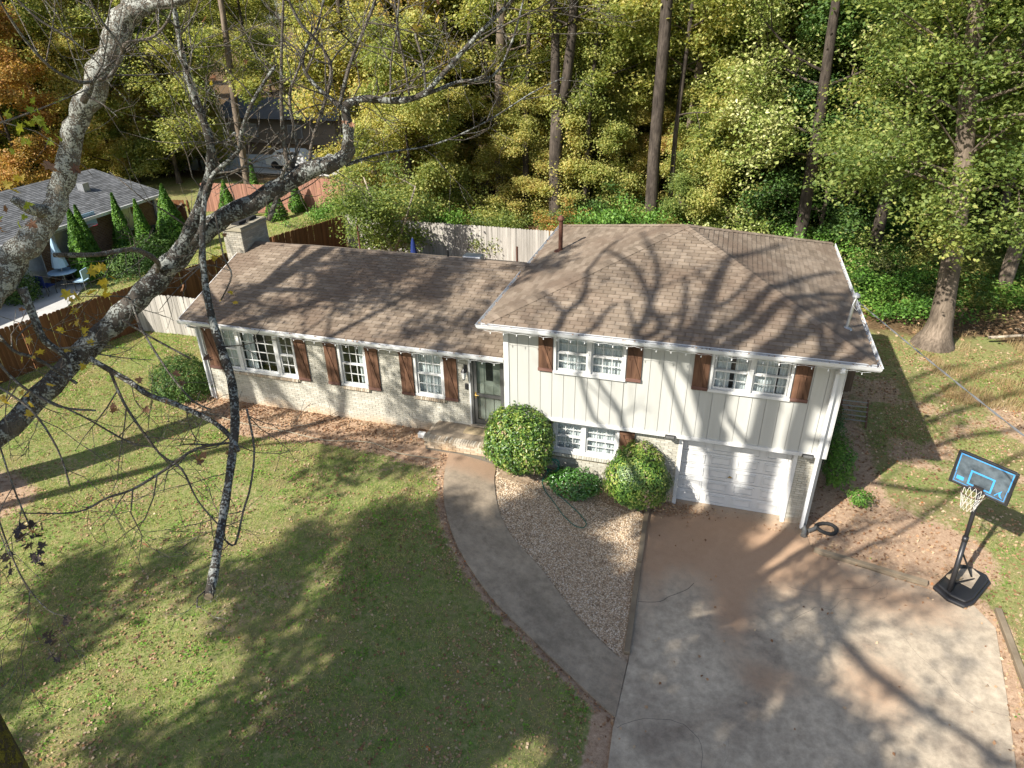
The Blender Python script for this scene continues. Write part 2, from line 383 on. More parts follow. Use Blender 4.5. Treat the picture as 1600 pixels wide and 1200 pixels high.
def pdist(x, y, L):
    d = np.full(np.shape(x), 1e9)
    for (x1, y1), (x2, y2) in zip(L[:-1], L[1:]):
        dx, dy = x2-x1, y2-y1; t = np.clip(((x-x1)*dx+(y-y1)*dy)/(dx*dx+dy*dy), 0, 1)
        d = np.minimum(d, np.hypot(x-x1-t*dx, y-y1-t*dy))
    return d

def smooth_line(P, n=3):
    P = [Vector((a, b)) for a, b in P]; out = []
    for i in range(len(P)-1):
        p0 = P[max(i-1, 0)]; p1 = P[i]; p2 = P[i+1]; p3 = P[min(i+2, len(P)-1)]
        for k in range(n):
            t = k/n; q = .5*((2*p1)+(p2-p0)*t+(2*p0-5*p1+4*p2-p3)*t*t+(3*p1-p0-3*p2+p3)*t**3); out.append((q.x, q.y))
    out.append(tuple(P[-1])); return out
WL = smooth_line([(-1.52, -.60), (-1.44, -1.0), (-1.26, -1.64), (-.85, -2.69), (-.03, -3.93), (1.08, -4.94), (2.14, -5.55), (3.22, -6.15), (4.11, -6.66)])
WR = smooth_line([(-.16, -.60), (-.10, -.85), (0.0, -1.27), (.38, -2.16), (.95, -2.95), (1.92, -3.66), (2.88, -4.55), (3.62, -5.06), (4.15, -5.38)])
WALK = WL+WR[::-1]
DRIVE = [(3.98, .42), (4.05, -2.5), (4.17, -5.3), (4.10, -6.9), (4.16, -8.2), (3.6, -12), (3.0, -19), (11.9, -19), (10.95, -8.5), (11.0, -5.8),
         (11.32, -4.1), (11.62, -2.3), (11.35, -1.72), (10.4, -1.42), (9.2, -1.12), (8.2, -.92), (8.0, -.55), (7.9, .42)]
BED = WR[1:]+[(4.16, -5.3), (4.03, -2.6), (3.97, .17), (-.05, .17)]
DIRTBED = [(-10.9, .5), (-10.6, -.35), (-9.3, -.75), (-7.85, -1.4), (-5.4, -1.15), (-3.4, -1.12), (-1.75, -1.35), (-1.4, -.6), (-2.2, -.5), (-2.2, .5)]
PATIO = [(-31, 2.2), (-22.3, 2.2), (-22.1, 6.2), (-24.0, 9.4), (-31, 9.4)]
HOUSE_A = [(0, .18), (7.98, .18), (7.98, 8.05), (0, 8.05)]; HOUSE_B = [(-9.87, .37), (0, .37), (0, 7.3), (-9.87, 7.3)]

def masks(x, y):
    n = fbm(x, y, 2.2); n2 = fbm(x+40, y-7, .7)
    d = np.zeros(np.shape(x))
    d = np.maximum(d, inpoly(x+.25*(n2-.5), y+.35*(n-.5), DIRTBED)*1.0)
    d = np.maximum(d, 1-sstep(.10, .24, pdist(x, y, WL)+.12*(n2-.5)))
    # bare clay beside the driveway and the right side of the house
    dr = np.hypot((x-9.3)/2.6, (y+.1)/1.7); d = np.maximum(d, (1-sstep(.75, 1.25, dr+.5*(n-.5)))*.95)
    d = np.maximum(d, (1-sstep(.9, 2.0, np.abs(x-8.6)+1.1*(n-.5)))*sstep(-2, 0, y)*(1-sstep(9, 12, y))*.9)
    d = np.maximum(d, (1-sstep(.1, .55, pdist(x, y, DRIVE[9:16])+.3*(n-.5)))*.9)
    d = np.maximum(d, ((x > 3.6) & (x < 4.4) & (y < .5))*1.0)
    dt = np.hypot((x+12.6)/1.7, (y+5.6)/1.0); d = np.maximum(d, 1-sstep(.6, 1.2, dt+.6*(n-.5)))
    d = np.maximum(d, sstep(.56, .68, n)*.55*sstep(7, 9, x))
    d = np.maximum(d, sstep(.60, .72, fbm(x-12, y+4, 3.0))*.35)
    lit = sstep(10.5, 14, y+3*(n-.5)-1.8*(x > 8))*sstep(-19, -17, x)
    lit = np.maximum(lit, sstep(22, 25, y+2*n)*sstep(-60, -56, x-0*y)*sstep(-24, -18, x))
    lit = np.maximum(lit, sstep(28, 33, y))
    return d, lit

def axis(lo, hi, a, b, st):
    c = list(np.arange(a, b+1e-6, st)); v = st; x = b
    while x < hi: v *= 1.35; x += v; c.append(min(x, hi))
    v = st; x = a; l = []
    while x > lo: v *= 1.35; x -= v; l.append(max(x, lo))
    return np.array(l[::-1]+c)
gx = axis(-600, 600, -26, 20, .2); gy = axis(-120, 900, -15, 22, .2)
GX, GY = np.meshgrid(gx, gy)
zz = hgt(GX, GY)+.03*(fbm(GX, GY, .9)-.5)
allslab = inpoly(GX, GY, WALK) | inpoly(GX, GY, DRIVE) | inpoly(GX, GY, BED) | inpoly(GX, GY, PATIO)
zz = zz-.07*allslab
dm, lm = masks(GX, GY)
nx, ny = len(gx), len(gy); idx = np.arange(nx*ny).reshape(ny, nx)
F = np.stack([idx[:-1, :-1], idx[:-1, 1:], idx[1:, 1:], idx[1:, :-1]], -1).reshape(-1, 4)

def ground_mat():
    m, nt = mat_new('lawn_and_clay'); A = N(nt, 'ShaderNodeAttribute', attribute_name='dirt').outputs['Fac']
    B = N(nt, 'ShaderNodeAttribute', attribute_name='litter').outputs['Fac']
    n1 = noise(nt, .8, 5, .6); n2 = noise(nt, 9, 7, .8); n3 = noise(nt, 70, 3, .6)
    g = ramp(nt, [(.3, (.09, .14, .035)), (.48, (.19, .22, .07)), (.64, (.33, .28, .14))], n2).outputs[0]
    g = mixc(nt, ramp(nt, [(.45, 0), (.65, .7)], n1).outputs[0], g, (.24, .19, .095))
    d = ramp(nt, [(.3, (.24, .15, .095)), (.55, (.43, .30, .20)), (.75, (.57, .44, .32))], n2).outputs[0]
    l = ramp(nt, [(.3, (.055, .038, .022)), (.5, (.13, .085, .045)), (.7, (.24, .17, .095))], n2).outputs[0]
    jit = N(nt, 'ShaderNodeMath', operation='MULTIPLY_ADD'); jit.inputs[1].default_value = .9; nt.links.new(n2, jit.inputs[0]); nt.links.new(A, jit.inputs[2])
    c = mixc(nt, ramp(nt, [(.75, 0), (1.05, 1)], jit.outputs[0]).outputs[0], g, d)
    jl = N(nt, 'ShaderNodeMath', operation='MULTIPLY_ADD'); jl.inputs[1].default_value = .8; nt.links.new(n1, jl.inputs[0]); nt.links.new(B, jl.inputs[2])
    c = mixc(nt, ramp(nt, [(.65, 0), (1.0, 1)], jl.outputs[0]).outputs[0], c, l)
    c = mixc(nt, .6, c, ramp(nt, [(.3, .55), (.7, 1.3)], n3).outputs[0], 'MULTIPLY')
    return finish(m, nt, c, .95, .1, n3, .7, .02)
M['ground'] = ground_mat()
me = raw_mesh('ground', np.stack([GX, GY, zz], -1), F, M['ground'], True, {'dirt': dm.ravel(), 'litter': lm.ravel()})
new_obj('ground', me, kind='structure')

def concrete(name, base, dirt, red):
    m, nt = mat_new(name); A = N(nt, 'ShaderNodeAttribute', attribute_name='stain').outputs['Fac']
    n1 = noise(nt, .7, 6, .65, None, .4); n2 = noise(nt, 5, 6, .7); n3 = noise(nt, 120, 3, .7)
    c = ramp(nt, [(.3, dirt), (.5, base), (.72, [min(1, x*1.3) for x in base])], n1).outputs[0]
    c = mixc(nt, .75, c, ramp(nt, [(.3, .6), (.7, 1.3)], n2).outputs[0], 'MULTIPLY')
    j = N(nt, 'ShaderNodeMath', operation='MULTIPLY_ADD'); j.inputs[1].default_value = .6; nt.links.new(n2, j.inputs[0]); nt.links.new(A, j.inputs[2])
    c = mixc(nt, ramp(nt, [(.5, 0), (1.2, .85)], j.outputs[0]).outputs[0], c, red)
    c = mixc(nt, .5, c, ramp(nt, [(.3, .6), (.72, 1.35)], n3).outputs[0], 'MULTIPLY')
    return finish(m, nt, c, .9, .2, n3, .6, .006)
M['sidegrass'] = L_('thin_dry_grass_blade', [(0, (.12, .18, .04)), (.3, (.22, .25, .07)), (.5, (.36, .30, .14)), (.8, (.46, .36, .2)), (1, (.54, .44, .28))], .25, 1.2, .2, .6)
M['drive'] = concrete('old_stained_driveway', (.40, .335, .25), (.25, .20, .15), (.37, .235, .145))
M['walk'] = concrete('grey_brown_walkway_concrete', (.29, .235, .17), (.20, .16, .115), (.30, .2, .13))

def slab(name, poly, mat, top, thick=.08, st=.15, stain=None, kind='structure', **kw):
    """a draped slab with real edges cut from a grid clipped to a polygon"""
    import bmesh
    xs = [p[0] for p in poly]; ys = [p[1] for p in poly]
    bm = bmesh.new(); vs_ = [bm.verts.new((a, b, 0)) for a, b in poly]; bm.faces.new(vs_)
    x = math.floor(min(xs)/st)*st+st
    while x < max(xs): bmesh.ops.bisect_plane(bm, geom=bm.verts[:]+bm.edges[:]+bm.faces[:], plane_co=(x, 0, 0), plane_no=(1, 0, 0)); x += st
    y = math.floor(min(ys)/st)*st+st
    while y < max(ys): bmesh.ops.bisect_plane(bm, geom=bm.verts[:]+bm.edges[:]+bm.faces[:], plane_co=(0, y, 0), plane_no=(0, 1, 0)); y += st
    bmesh.ops.recalc_face_normals(bm, faces=bm.faces)
    if bm.faces[:][0].normal.z < 0: bmesh.ops.reverse_faces(bm, faces=bm.faces)
    for v in bm.verts: v.co.z = H(v.co.x, v.co.y)+top
    r = bmesh.ops.extrude_face_region(bm, geom=bm.faces[:])
    for v in r['geom']:
        if isinstance(v, bmesh.types.BMVert): v.co.z += 0
    ext = set(v for v in r['geom'] if isinstance(v, bmesh.types.BMVert))
    for v in bm.verts:
        if v not in ext: v.co.z -= thick
    me = bpy.data.meshes.new(name); bm.to_mesh(me); bm.free(); me.materials.append(mat)
    if stain is not None:
        co = np.zeros(len(me.vertices)*3, np.float32); me.vertices.foreach_get('co', co); co = co.reshape(-1, 3)
        a = me.attributes.new('stain', 'FLOAT', 'POINT'); a.data.foreach_set('value', stain(co[:, 0], co[:, 1]).astype(np.float32))
    return new_obj(name, me, kind=kind, **kw)

def drive_stain(x, y):
    g = lambda cx, cy_, sx, sy_: np.exp(-(((x-cx)/sx)**2+((y-cy_)/sy_)**2))
    return np.clip(1.05*g(5.9, -1.2, 2.5, 1.5)+.65*g(6.2, -3.4, .45, 1.1)+.6*g(6.9, -5.0, .7, .5)+.55*g(9.8, -2.0, 1.6, .8)+.6*g(8.9, -4.6, .9, 1.0)+.5*g(7.5, -.9, 1.2, .7)+.4*g(4.3, -2, .4, 3), 0, 1)
# the driveway is two slabs with a joint between them
slab('driveway', DRIVE, M['drive'], .02, .1, .3, drive_stain)
slab('walkway', WALK, M['walk'], .035, .09, .3, lambda x, y: np.clip(.8*np.exp(-((y+.9)/.5)**2)+.25*np.exp(-((x-4)/.6)**2), 0, 1))
slab('patio', PATIO, M['concrete_far'], .04, .09, 1.0)
slab('pebble_bed_soil', BED, finish(*(lambda mn: (mn[0], mn[1], ramp(mn[1], [(.3, (.20, .14, .09)), (.6, (.42, .32, .22))], noise(mn[1], 12, 5)).outputs[0]))(mat_new('pebble_bed_soil')), .95, .1), .0, .09, .3)

# driveway crack and expansion joint filler
mb = MB()
qc = random.Random(31)
def crack(x, y, an, L, w):
    P = [(x, y)]; n = int(L/.12)
    for i in range(n):
        an += qc.gauss(0, .28); x += math.cos(an)*.12; y += math.sin(an)*.12; P.append((x, y))
        if qc.random() < .05 and L > 1.2: crack(x, y, an+qc.choice((-1, 1))*.8, L*.4, w*.7)
    mb.tube([(a_, b_, H(a_, b_)+.0185) for a_, b_ in P], w, 4)
for x, y, an, L, w in ((4.15, -3.62, .05, 1.6, .006), (6.0, -8.5, 1.3, 3.8, .0035), (9.6, -1.6, -1.9, 3.2, .003), (7.4, -2.2, -.3, 2.6, .003), (11.2, -4.6, 3.3, 2.4, .003)): crack(x, y, an, L, w)
mb.build('driveway_crack', M['blackmat'], kind='structure')

# frustum test for scattered small stuff
def seen(x, y, z=0.5, m=60):
    d = np.stack([x-CAM[0], y-CAM[1], np.zeros_like(x)+z-CAM[2]], -1)
    zc = d @ np.array(fwd); px = 800+fpx*(d @ np.array(rt))/zc; py = 600-fpx*(d @ np.array(upv))/zc
    return (zc > 0) & (px > -m) & (px < 1600+m) & (py > -m) & (py < 1200+m)
def offslab(x, y):
    b = inpoly(x, y, WALK) | inpoly(x, y, DRIVE) | inpoly(x, y, BED) | inpoly(x, y, PATIO) | inpoly(x, y, HOUSE_A) | inpoly(x, y, HOUSE_B)
    b |= (x > -2.3) & (x < 0) & (y > -.62) & (y < .5); return ~b
def leaf_faces(c, size, up=.6, aspect=.62, fold=.22, seed=0, outward=None, four=False):
    """rhombic folded leaves: c centres (n,3), size (n,)"""
    r = np.random.default_rng(seed); n = len(c)
    nr = r.normal(size=(n, 3)); nr[:, 2] = np.abs(nr[:, 2])+up
    if outward is not None: nr = nr*.8+outward*1.3
    nr /= np.linalg.norm(nr, axis=1)[:, None]
    a = r.normal(size=(n, 3)); a -= nr*(a*nr).sum(1)[:, None]; a /= np.linalg.norm(a, axis=1)[:, None]
    b = np.cross(nr, a); s = np.asarray(size)[:, None]
    tip = c+a*s*.55; base = c-a*s*.5; l = c+b*s*aspect*.5+nr*s*fold*.5-a*s*.06; rr = c-b*s*aspect*.5+nr*s*fold*.5-a*s*.06
    V = np.stack([base, rr, tip, l], 1).reshape(-1, 3); i = np.arange(n)*4
    F = np.stack([np.stack([i, i+1, i+2], -1), np.stack([i, i+2, i+3], -1)], 1).reshape(-1, 3)
    return V, F

# grass
def scatter(n, x0, x1, y0, y1, r):
    return r.uniform(x0, x1, n), r.uniform(y0, y1, n)
r = np.random.default_rng(11)
def grass(name, n, box, mat, hmin, hmax, keepf, w=.010):
    x, y = scatter(n, *box, r); d, l = masks(x, y); z = hgt(x, y)
    k = seen(x, y, z) & offslab(x, y) & (r.random(len(x)) < keepf(x, y, d, l)); x, y, z = x[k], y[k], z[k]; n = len(x)
    a = r.uniform(0, 2*math.pi, n); hh = r.uniform(hmin, hmax, n); ln = r.normal(0, .035, (n, 2))
    dx, dy = np.cos(a)*w*.5, np.sin(a)*w*.5; zb = z-.005
    V = np.stack([np.stack([x-dx, y-dy, zb], -1), np.stack([x+dx, y+dy, zb], -1), np.stack([x+ln[:, 0], y+ln[:, 1], z+hh], -1)], 1).reshape(-1, 3)
    props(new_obj(name, raw_mesh(name, V, np.arange(n*3).reshape(-1, 3), mat)), 'short mown lawn grass, green mixed with straw', 'grass', None, 'stuff')
    return n
nn = lambda x, y: .35+.9*fbm(x+3, y-9, 1.3)
grass('lawn_grass', 600000, (-17.6, 5, -12.5, 9), M['grassblade'], .02, .055, lambda x, y, d, l: (1-d)*nn(x, y), .016)
props(bpy.data.objects['lawn_grass'], 'short patchy lawn grass left of the curved walkway', 'grass')
grass('side_yard_grass', 160000, (8, 22, -9, 13), M['sidegrass'], .02, .06, lambda x, y, d, l: (1-d)*(1-l)*sstep(.35, .65, fbm(x+3, y, 2.0))*1.2, .018)
props(bpy.data.objects['side_yard_grass'], 'thin patchy grass in the side yard right of the house', 'grass')
grass('neighbour_lawn', 120000, (-30, -14, 2, 30), M['grassblade'], .03, .08, lambda x, y, d, l: (1-l)*.9, .03)
props(bpy.data.objects['neighbour_lawn'], 'short grass in the neighbour yard beyond the brown fence', 'grass')
grass('dry_weeds', 40000, (13, 24, 8, 15), M['straw'], .08, .28, lambda x, y, d, l: sstep(.42, .6, fbm(x, y, 2.2))*(1-sstep(12.5, 15, y)), .02)
props(bpy.data.objects['dry_weeds'], 'dry straw coloured weeds right of the big oak', 'dry weeds')

def litter(name, n, box, smin, smax, keepf, lab, mat='litter', lift=.02, z0=None):
    x, y = scatter(n, *box, r); z = hgt(x, y) if z0 is None else z0(x, y)
    k = seen(x, y, z) & (r.random(len(x)) < keepf(x, y)); x, y, z = x[k], y[k], z[k]
    V, F = leaf_faces(np.stack([x, y, z+lift], -1), r.uniform(smin, smax, len(x)), 1.6, .8, .25, 5)
    props(new_obj(name, raw_mesh(name, V, F, M[mat])), lab, 'fallen leaves', None, 'stuff')
ok = lambda x, y: offslab(x, y)*1.0
litter('fallen_leaves', 60000, (-17, 5, -12.5, 5), .02, .075, lambda x, y: ok(x, y)*(.18+1.5*sstep(.42, .75, fbm(x, y, 1.5))), 'brown fallen leaves strewn over the front lawn')
litter('lawn_clover', 90000, (-17.4, 5, -12.5, 6), .03, .06, lambda x, y: ok(x, y)*sstep(.60, .68, fbm(x+31, y+5, .42))*(1-masks(x, y)[0]), 'bright green clover tufts in the front lawn', 'clover', .035)
props(bpy.data.objects['lawn_clover'], None, 'clover')
litter('side_clover', 30000, (9, 20, -8, 11), .03, .06, lambda x, y: ok(x, y)*sstep(.60, .70, fbm(x+31, y+5, .42))*(1-masks(x, y)[0]), 'green clover tufts in the side yard', 'clover', .035)
props(bpy.data.objects['side_clover'], None, 'clover')
litter('bed_leaves', 5500, (-10.8, -1.2, -1.6, .36), .04, .09, lambda x, y: ok(x, y)*inpoly(x, y, DIRTBED)*sstep(.3, .7, fbm(x, y, .9)+.25*(y > -.5)), 'red-brown leaves piled in the bare bed along the brick wall')
litter('side_leaves', 24000, (8, 22, -9, 13), .05, .10, lambda x, y: ok(x, y)*.8, 'tan fallen leaves over the side yard')
litter('edge_leaves', 6000, (-2, 5, -7, 0), .03, .07, lambda x, y: (pdist(x, y, WL) < .2)*ok(x, y)*.9, 'leaf litter along the outer edge of the curved walkway')
litter('woods_leaves', 36000, (-18, 30, 10, 40), .09, .17, lambda x, y: masks(x, y)[1], 'leaf litter on the floor of the woods')
dtop = lambda x, y: hgt(x, y)+.028
litter('driveway_leaves', 900, (4, 11.6, -8, 0), .04, .09, lambda x, y: inpoly(x, y, DRIVE)*(.10+.9*(pdist(x, y, DRIVE[9:16]) < .35)), 'scattered dry leaves on the driveway', 'litter', .02, dtop)
litter('garage_leaves', 3200, (3.95, 8.0, -1.2, .2), .035, .07, lambda x, y: inpoly(x, y, DRIVE)*sstep(.1, .95, np.exp(-((x-4.4)/.9)**2-((y-.1)/.6)**2)+.35*(y > -.35)*fbm(x, y, .5)), 'brown leaves blown against the garage door', 'litter', .02, dtop)

# pebbles
n = 46000; x = r.uniform(-.2, 4, n); y = r.uniform(-5.3, .15, n)
k = inpoly(x, y, BED) & (pdist(x, y, WR) > .03) & ~((np.hypot(x-.4, y+.45) < .55)) & ~((y > -.55) & (r.random(n) < .75)); x, y = x[k], y[k]; n = len(x)
s = r.uniform(.010, .024, n); ang = r.uniform(0, 6.28, n); ca, sa = np.cos(ang)*s, np.sin(ang)*s; z = hgt(x, y)+.004+r.uniform(0, .012, n)
V = np.stack([np.stack([x+ca, y+sa, z], -1), np.stack([x-sa*.75, y+ca*.75, z], -1), np.stack([x-ca, y-sa, z], -1), np.stack([x+sa*.75, y-ca*.75, z], -1), np.stack([x, y, z+s*.75], -1)], 1).reshape(-1, 3)
i = np.arange(n)*5; F = np.stack([np.stack([i, i+1, i+4], -1), np.stack([i+1, i+2, i+4], -1), np.stack([i+2, i+3, i+4], -1), np.stack([i+3, i, i+4], -1)], 1).reshape(-1, 3)
props(new_obj('pebbles', raw_mesh('pebbles', V, F, M['pebble'], False)), 'tan and white pebbles filling the bed between walkway and driveway', 'pebbles', None, 'stuff')
litter('pebble_leaves', 1500, (-.2, 4, -5.2, .15), .03, .07, lambda x, y: inpoly(x, y, BED)*(.12+.9*sstep(-1.0, 0, y)), 'brown leaves caught among the pebbles', 'litter', .03)

# landscape timbers
for (a, b, lab) in [((3.95, .1), (4.02, -2.4), 'weathered timber edging between pebbles and driveway, nearer the house'),
                    ((4.02, -2.45), (4.11, -5.15), 'weathered timber edging between pebbles and driveway, ending at the walkway'),
                    ((8.08, -.80), (10.50, -1.30), 'tan landscape timber along the back edge of the driveway by the house corner'),
                    ((11.80, -1.75), (11.72, -4.2), 'landscape timber along the right edge of the driveway beside the basketball hoop')]:
    z = .05
    o = MB().bar((a[0], a[1], z+H(*a)), (b[0], b[1], z+H(*b)), .13, .12).build('landscape_timber', M['timber'], bevel=.012)
    props(o, lab, 'timber', 'landscape timbers edging the driveway')

# ------------------------------------------------------------------ the house
W, D, ZS, ZE, OH, ZA = 7.98, 8.05, 2.27, 5.04, .48, 6.56
WB = 7.3
XL, YL, ZEL, YR, ZR = -9.87, .37, 3.89, 3.84, 5.14
house = thing('house', 'split-level house with cream siding, painted brick wing and brown shingle roof', 'house', (0, 0, 0))

def cut(rect, holes):
    """rectangle minus rectangular holes -> list of rectangles"""
    out = [rect]
    for (a0, a1, b0, b1) in holes:
        nx_ = []
        for (x0, x1, z0, z1) in out:
            if a0 >= x1 or a1 <= x0 or b0 >= z1 or b1 <= z0: nx_.append((x0, x1, z0, z1)); continue
            if a0 > x0: nx_.append((x0, a0, z0, z1))
            if a1 < x1: nx_.append((a1, x1, z0, z1))
            m0, m1 = max(x0, a0), min(x1, a1)
            if b0 > z0: nx_.append((m0, m1, z0, b0))
            if b1 < z1: nx_.append((m0, m1, b1, z1))
        out = nx_
    return out

WIN1 = (1.27, 3.09, 3.67, 4.78); WIN2 = (5.10, 6.93, 3.68, 4.78)
LOWW = (1.24, 3.03, 1.13, 2.12); GAR = (4.63, 7.37, -.1, 2.13)
TRI = (-9.22, -6.62, 2.20, 3.62); MID = (-5.18, -4.31, 2.20, 3.62); RGT = (-2.82, -1.93, 2.20, 3.62); DOOR = (-1.14, -.13, 1.52, 3.72)

# upper block, siding wall with boards
mb = MB()
for x0, x1, z0, z1 in cut((0, W, ZS, ZE-.02), [WIN1, WIN2]): mb.box(x0, x1, .012, .14, z0, z1)
mb.box(W-.14, W-.0, .14, D, .0, ZE-.02).box(0, .14, .14, D, 3.4, ZE-.02).box(.14, W-.14, D-.14, D, 0, ZE-.02)
mb.box(.14, W-.14, .2, D-.14, ZS+.1, ZS+.2)
side = mb.build('siding_wall', M['cream'], house)
nb = 26; bw = W/nb
unit = MB().box(0, 1, 0, 1, 0, 1).mesh('siding_board', M['cream'])
for i in range(nb):
    for x0, x1, z0, z1 in cut((i*bw+.006, (i+1)*bw-.006, ZS+.03, ZE-.03), [WIN1, WIN2]):
        if x1-x0 < .02: continue
        o = new_obj('siding_board', unit, side); o.location = (x0, -.010+.002*random.random(), z0); o.scale = (x1-x0, .021, z1-z0)
for i in range(20):      # right side wall boards
    y0 = .02+i*.402; o = new_obj('siding_board', unit, side); o.location = (W+.001, y0, 2.3); o.scale = (.02, .39, ZE-2.35)
MB().box(-.06, .075, -.035, .0-.001, ZS-.02, ZE-.05).build('corner_board', M['white'], house)
MB().box(W-.11, W+.03, -.035, -.011, ZS-.05, ZE-.05).box(W+.022, W+.045, -.035, .1, ZS-.05, ZE-.05).build('corner_board', M['white'], house)
MB().box(-.02, W-.12, -.045, -.012, ZS-.045, ZS+.045).box(0, W, -.012, .17, ZS-.045, ZS-.0).build('skirt_board', M['white'], house)

# windows
pane_u = MB().box(0, 1, 0, .006, 0, 1).mesh('pane', M['glass'])
def sash(win, x0, x1, z0, z1, y, cols, rows, w=.045, t=.018):
    m = MB()
    for r_ in ((x0, x1, z0, z0+w), (x0, x1, z1-w, z1), (x0, x0+w, z0+w, z1-w), (x1-w, x1, z0+w, z1-w)): m.box(r_[0], r_[1], y, y+.035, r_[2], r_[3])
    ix0, ix1, iz0, iz1 = x0+w, x1-w, z0+w, z1-w; pw = (ix1-ix0)/cols; ph = (iz1-iz0)/rows
    m.build('sash', M['white'], win)
    g = MB()
    for i in range(1, cols): g.box(ix0+i*pw-t/2, ix0+i*pw+t/2, y+.004, y+.03, iz0, iz1)
    for j in range(1, rows):
        for i in range(cols): g.box(ix0+i*pw+t/2, ix0+(i+1)*pw-t/2, y+.005, y+.029, iz0+j*ph-t/2, iz0+j*ph+t/2)
    if cols*rows > 1: g.build('glazing_bars', M['white'], win)
    for i in range(cols):
        for j in range(rows):
            o = new_obj('pane', pane_u, win); o.location = (ix0+i*pw+.002, y+.015, iz0+j*ph+.002); o.scale = (pw-.004, 1, ph-.004)
def curtain(win, x0, x1, z0, z1, y, folds=9, amp=.02):
    n = int(folds*6); V = []; Fc = []
    for i in range(n+1):
        x = x0+(x1-x0)*i/n; dy = amp*math.sin(i/6*2*math.pi+.8*math.sin(i*.37)); V += [(x, y+dy, z0), (x+.004*math.sin(i), y+dy*.6, z1)]
        if i: Fc.append((2*i-2, 2*i, 2*i+1, 2*i-1))
    MB().add(V, Fc).build('curtain', M['curtain'], win, True)
def window(y, x0, x1, z0, z1, units, proud=.05, depth=.10, sill=.07, curtains=(), label=None, case=.06):
    """units: list of (x0,x1,'double'|'fixed',cols,rows)"""
    m = MB(); yo = y-proud
    m.box(x0, x0+case, yo, y+depth, z0+sill, z1).box(x1-case, x1, yo, y+depth, z0+sill, z1).box(x0+case, x1-case, yo, y+depth, z1-case, z1)
    m.box(x0-.015, x1+.015, yo-.02, y+depth, z0, z0+sill)
    for a, b in zip(units[:-1], units[1:]): m.box(a[1], b[0], yo+.01, y+depth, z0+sill+.001, z1-case-.001)
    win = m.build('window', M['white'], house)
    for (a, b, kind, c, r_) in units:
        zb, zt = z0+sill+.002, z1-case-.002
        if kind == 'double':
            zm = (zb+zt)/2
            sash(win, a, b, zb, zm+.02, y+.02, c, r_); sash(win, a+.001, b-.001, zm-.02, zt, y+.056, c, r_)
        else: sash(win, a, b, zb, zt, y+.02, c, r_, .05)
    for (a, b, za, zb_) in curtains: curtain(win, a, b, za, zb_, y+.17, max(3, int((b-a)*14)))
    # dark box behind the panes, the room's dimness put into its colour
    MB().box(x0+.01, x1-.01, y+.55, y+.58, z0, z1).box(x0-.0, x0+.02, y+depth+.02, y+.55, z0, z1).box(x1-.02, x1, y+depth+.02, y+.55, z0, z1).box(x0+.02, x1-.02, y+depth+.02, y+.55, z1-.02, z1).build('dim_room_box', M['interior'], win)
    if label: win['label'] = label
    return win
mid1 = (WIN1[0]+WIN1[1])/2; mid2 = (WIN2[0]+WIN2[1])/2
window(0, *WIN1, [(1.34, mid1-.045, 'double', 3, 2), (mid1+.045, 3.02, 'double', 3, 2)], curtains=[(1.3, 3.05, 3.7, 4.75)], label='upper left twin window with closed white curtains')
window(0, *WIN2, [(5.17, mid2-.045, 'double', 3, 2), (mid2+.045, 6.86, 'double', 3, 2)], curtains=[(5.2, 5.55, 3.7, 4.75), (5.65, 6.6, 3.7, 4.7), (6.64, 6.86, 3.7, 4.75)], label='upper right twin window with parted white curtains')
lm_ = 2.09
window(.18, *LOWW, [(1.31, lm_-.05, 'double', 3, 2), (lm_+.05, 2.96, 'double', 3, 2)], .03, .1, .10, curtains=[(1.28, 3.0, 1.15, 2.1)], label='lower twin window behind the round bushes')
window(YL, *TRI, [(-9.15, -8.62, 'double', 2, 2), (-8.5, -7.3, 'fixed', 4, 4), (-7.18, -6.69, 'double', 2, 2)], .03, .12, .06,
       curtains=[(-9.18, -8.62, 2.25, 3.6), (-8.48, -8.1, 2.25, 3.6), (-7.42, -7.22, 2.25, 3.6)], label='triple picture window at the left end of the brick wing')
window(YL, *MID, [(-5.11, -4.38, 'double', 3, 2)], .02, .12, .06, curtains=[(-4.62, -4.35, 2.25, 3.6)], label='middle window of the brick wing')
window(YL, *RGT, [(-2.75, -2.0, 'double', 3, 2)], .02, .12, .06, curtains=[(-2.78, -1.97, 2.25, 3.6)], label='wing window next to the door with closed white curtains')

# shutters: three boards, two rails, a diagonal brace
def shutter(y, x0, x1, z0, z1, flip=False):
    b = MB().box(x0, x1, y-.020, y-.012, z0+.01, z1-.01).build('shutter', M['shutter'], house)
    n = 3; w = (x1-x0)/n
    for i in range(n): MB().box(x0+i*w+.004, x0+(i+1)*w-.004, y-.042, y-.020, z0, z1).build('board', M['shutter'], b)
    MB().box(x0-.004, x1+.004, y-.064, y-.042, z0+.02, z0+.10).build('rail', M['shutter_rail'], b)
    MB().box(x0-.004, x1+.004, y-.064, y-.042, z1-.16, z1-.08).build('rail', M['shutter'], b)
    xa, xb = (x0+.05, x1-.04) if not flip else (x1-.05, x0+.04)
    MB().bar((xa, y-.052, z1-.17), (xb, y-.052, z0+.11), .07, .018, (0, 1, 0)).build('brace', M['shutter'], b)
for x0, x1 in ((.87, 1.245), (3.115, 3.48), (4.70, 5.075), (6.955, 7.33)): shutter(-.012, x0, x1, 3.68, 4.80)
for x0, x1 in ((.82, 1.2), (3.05, 3.43)): shutter(.165, x0, x1, 1.15, 2.17)
for x0, x1 in ((-9.72, -9.27), (-6.585, -6.2), (-5.6, -5.22), (-4.285, -3.9), (-3.24, -2.85), (-1.915, -1.53)): shutter(YL-.015, x0, x1, 2.18, 3.64)

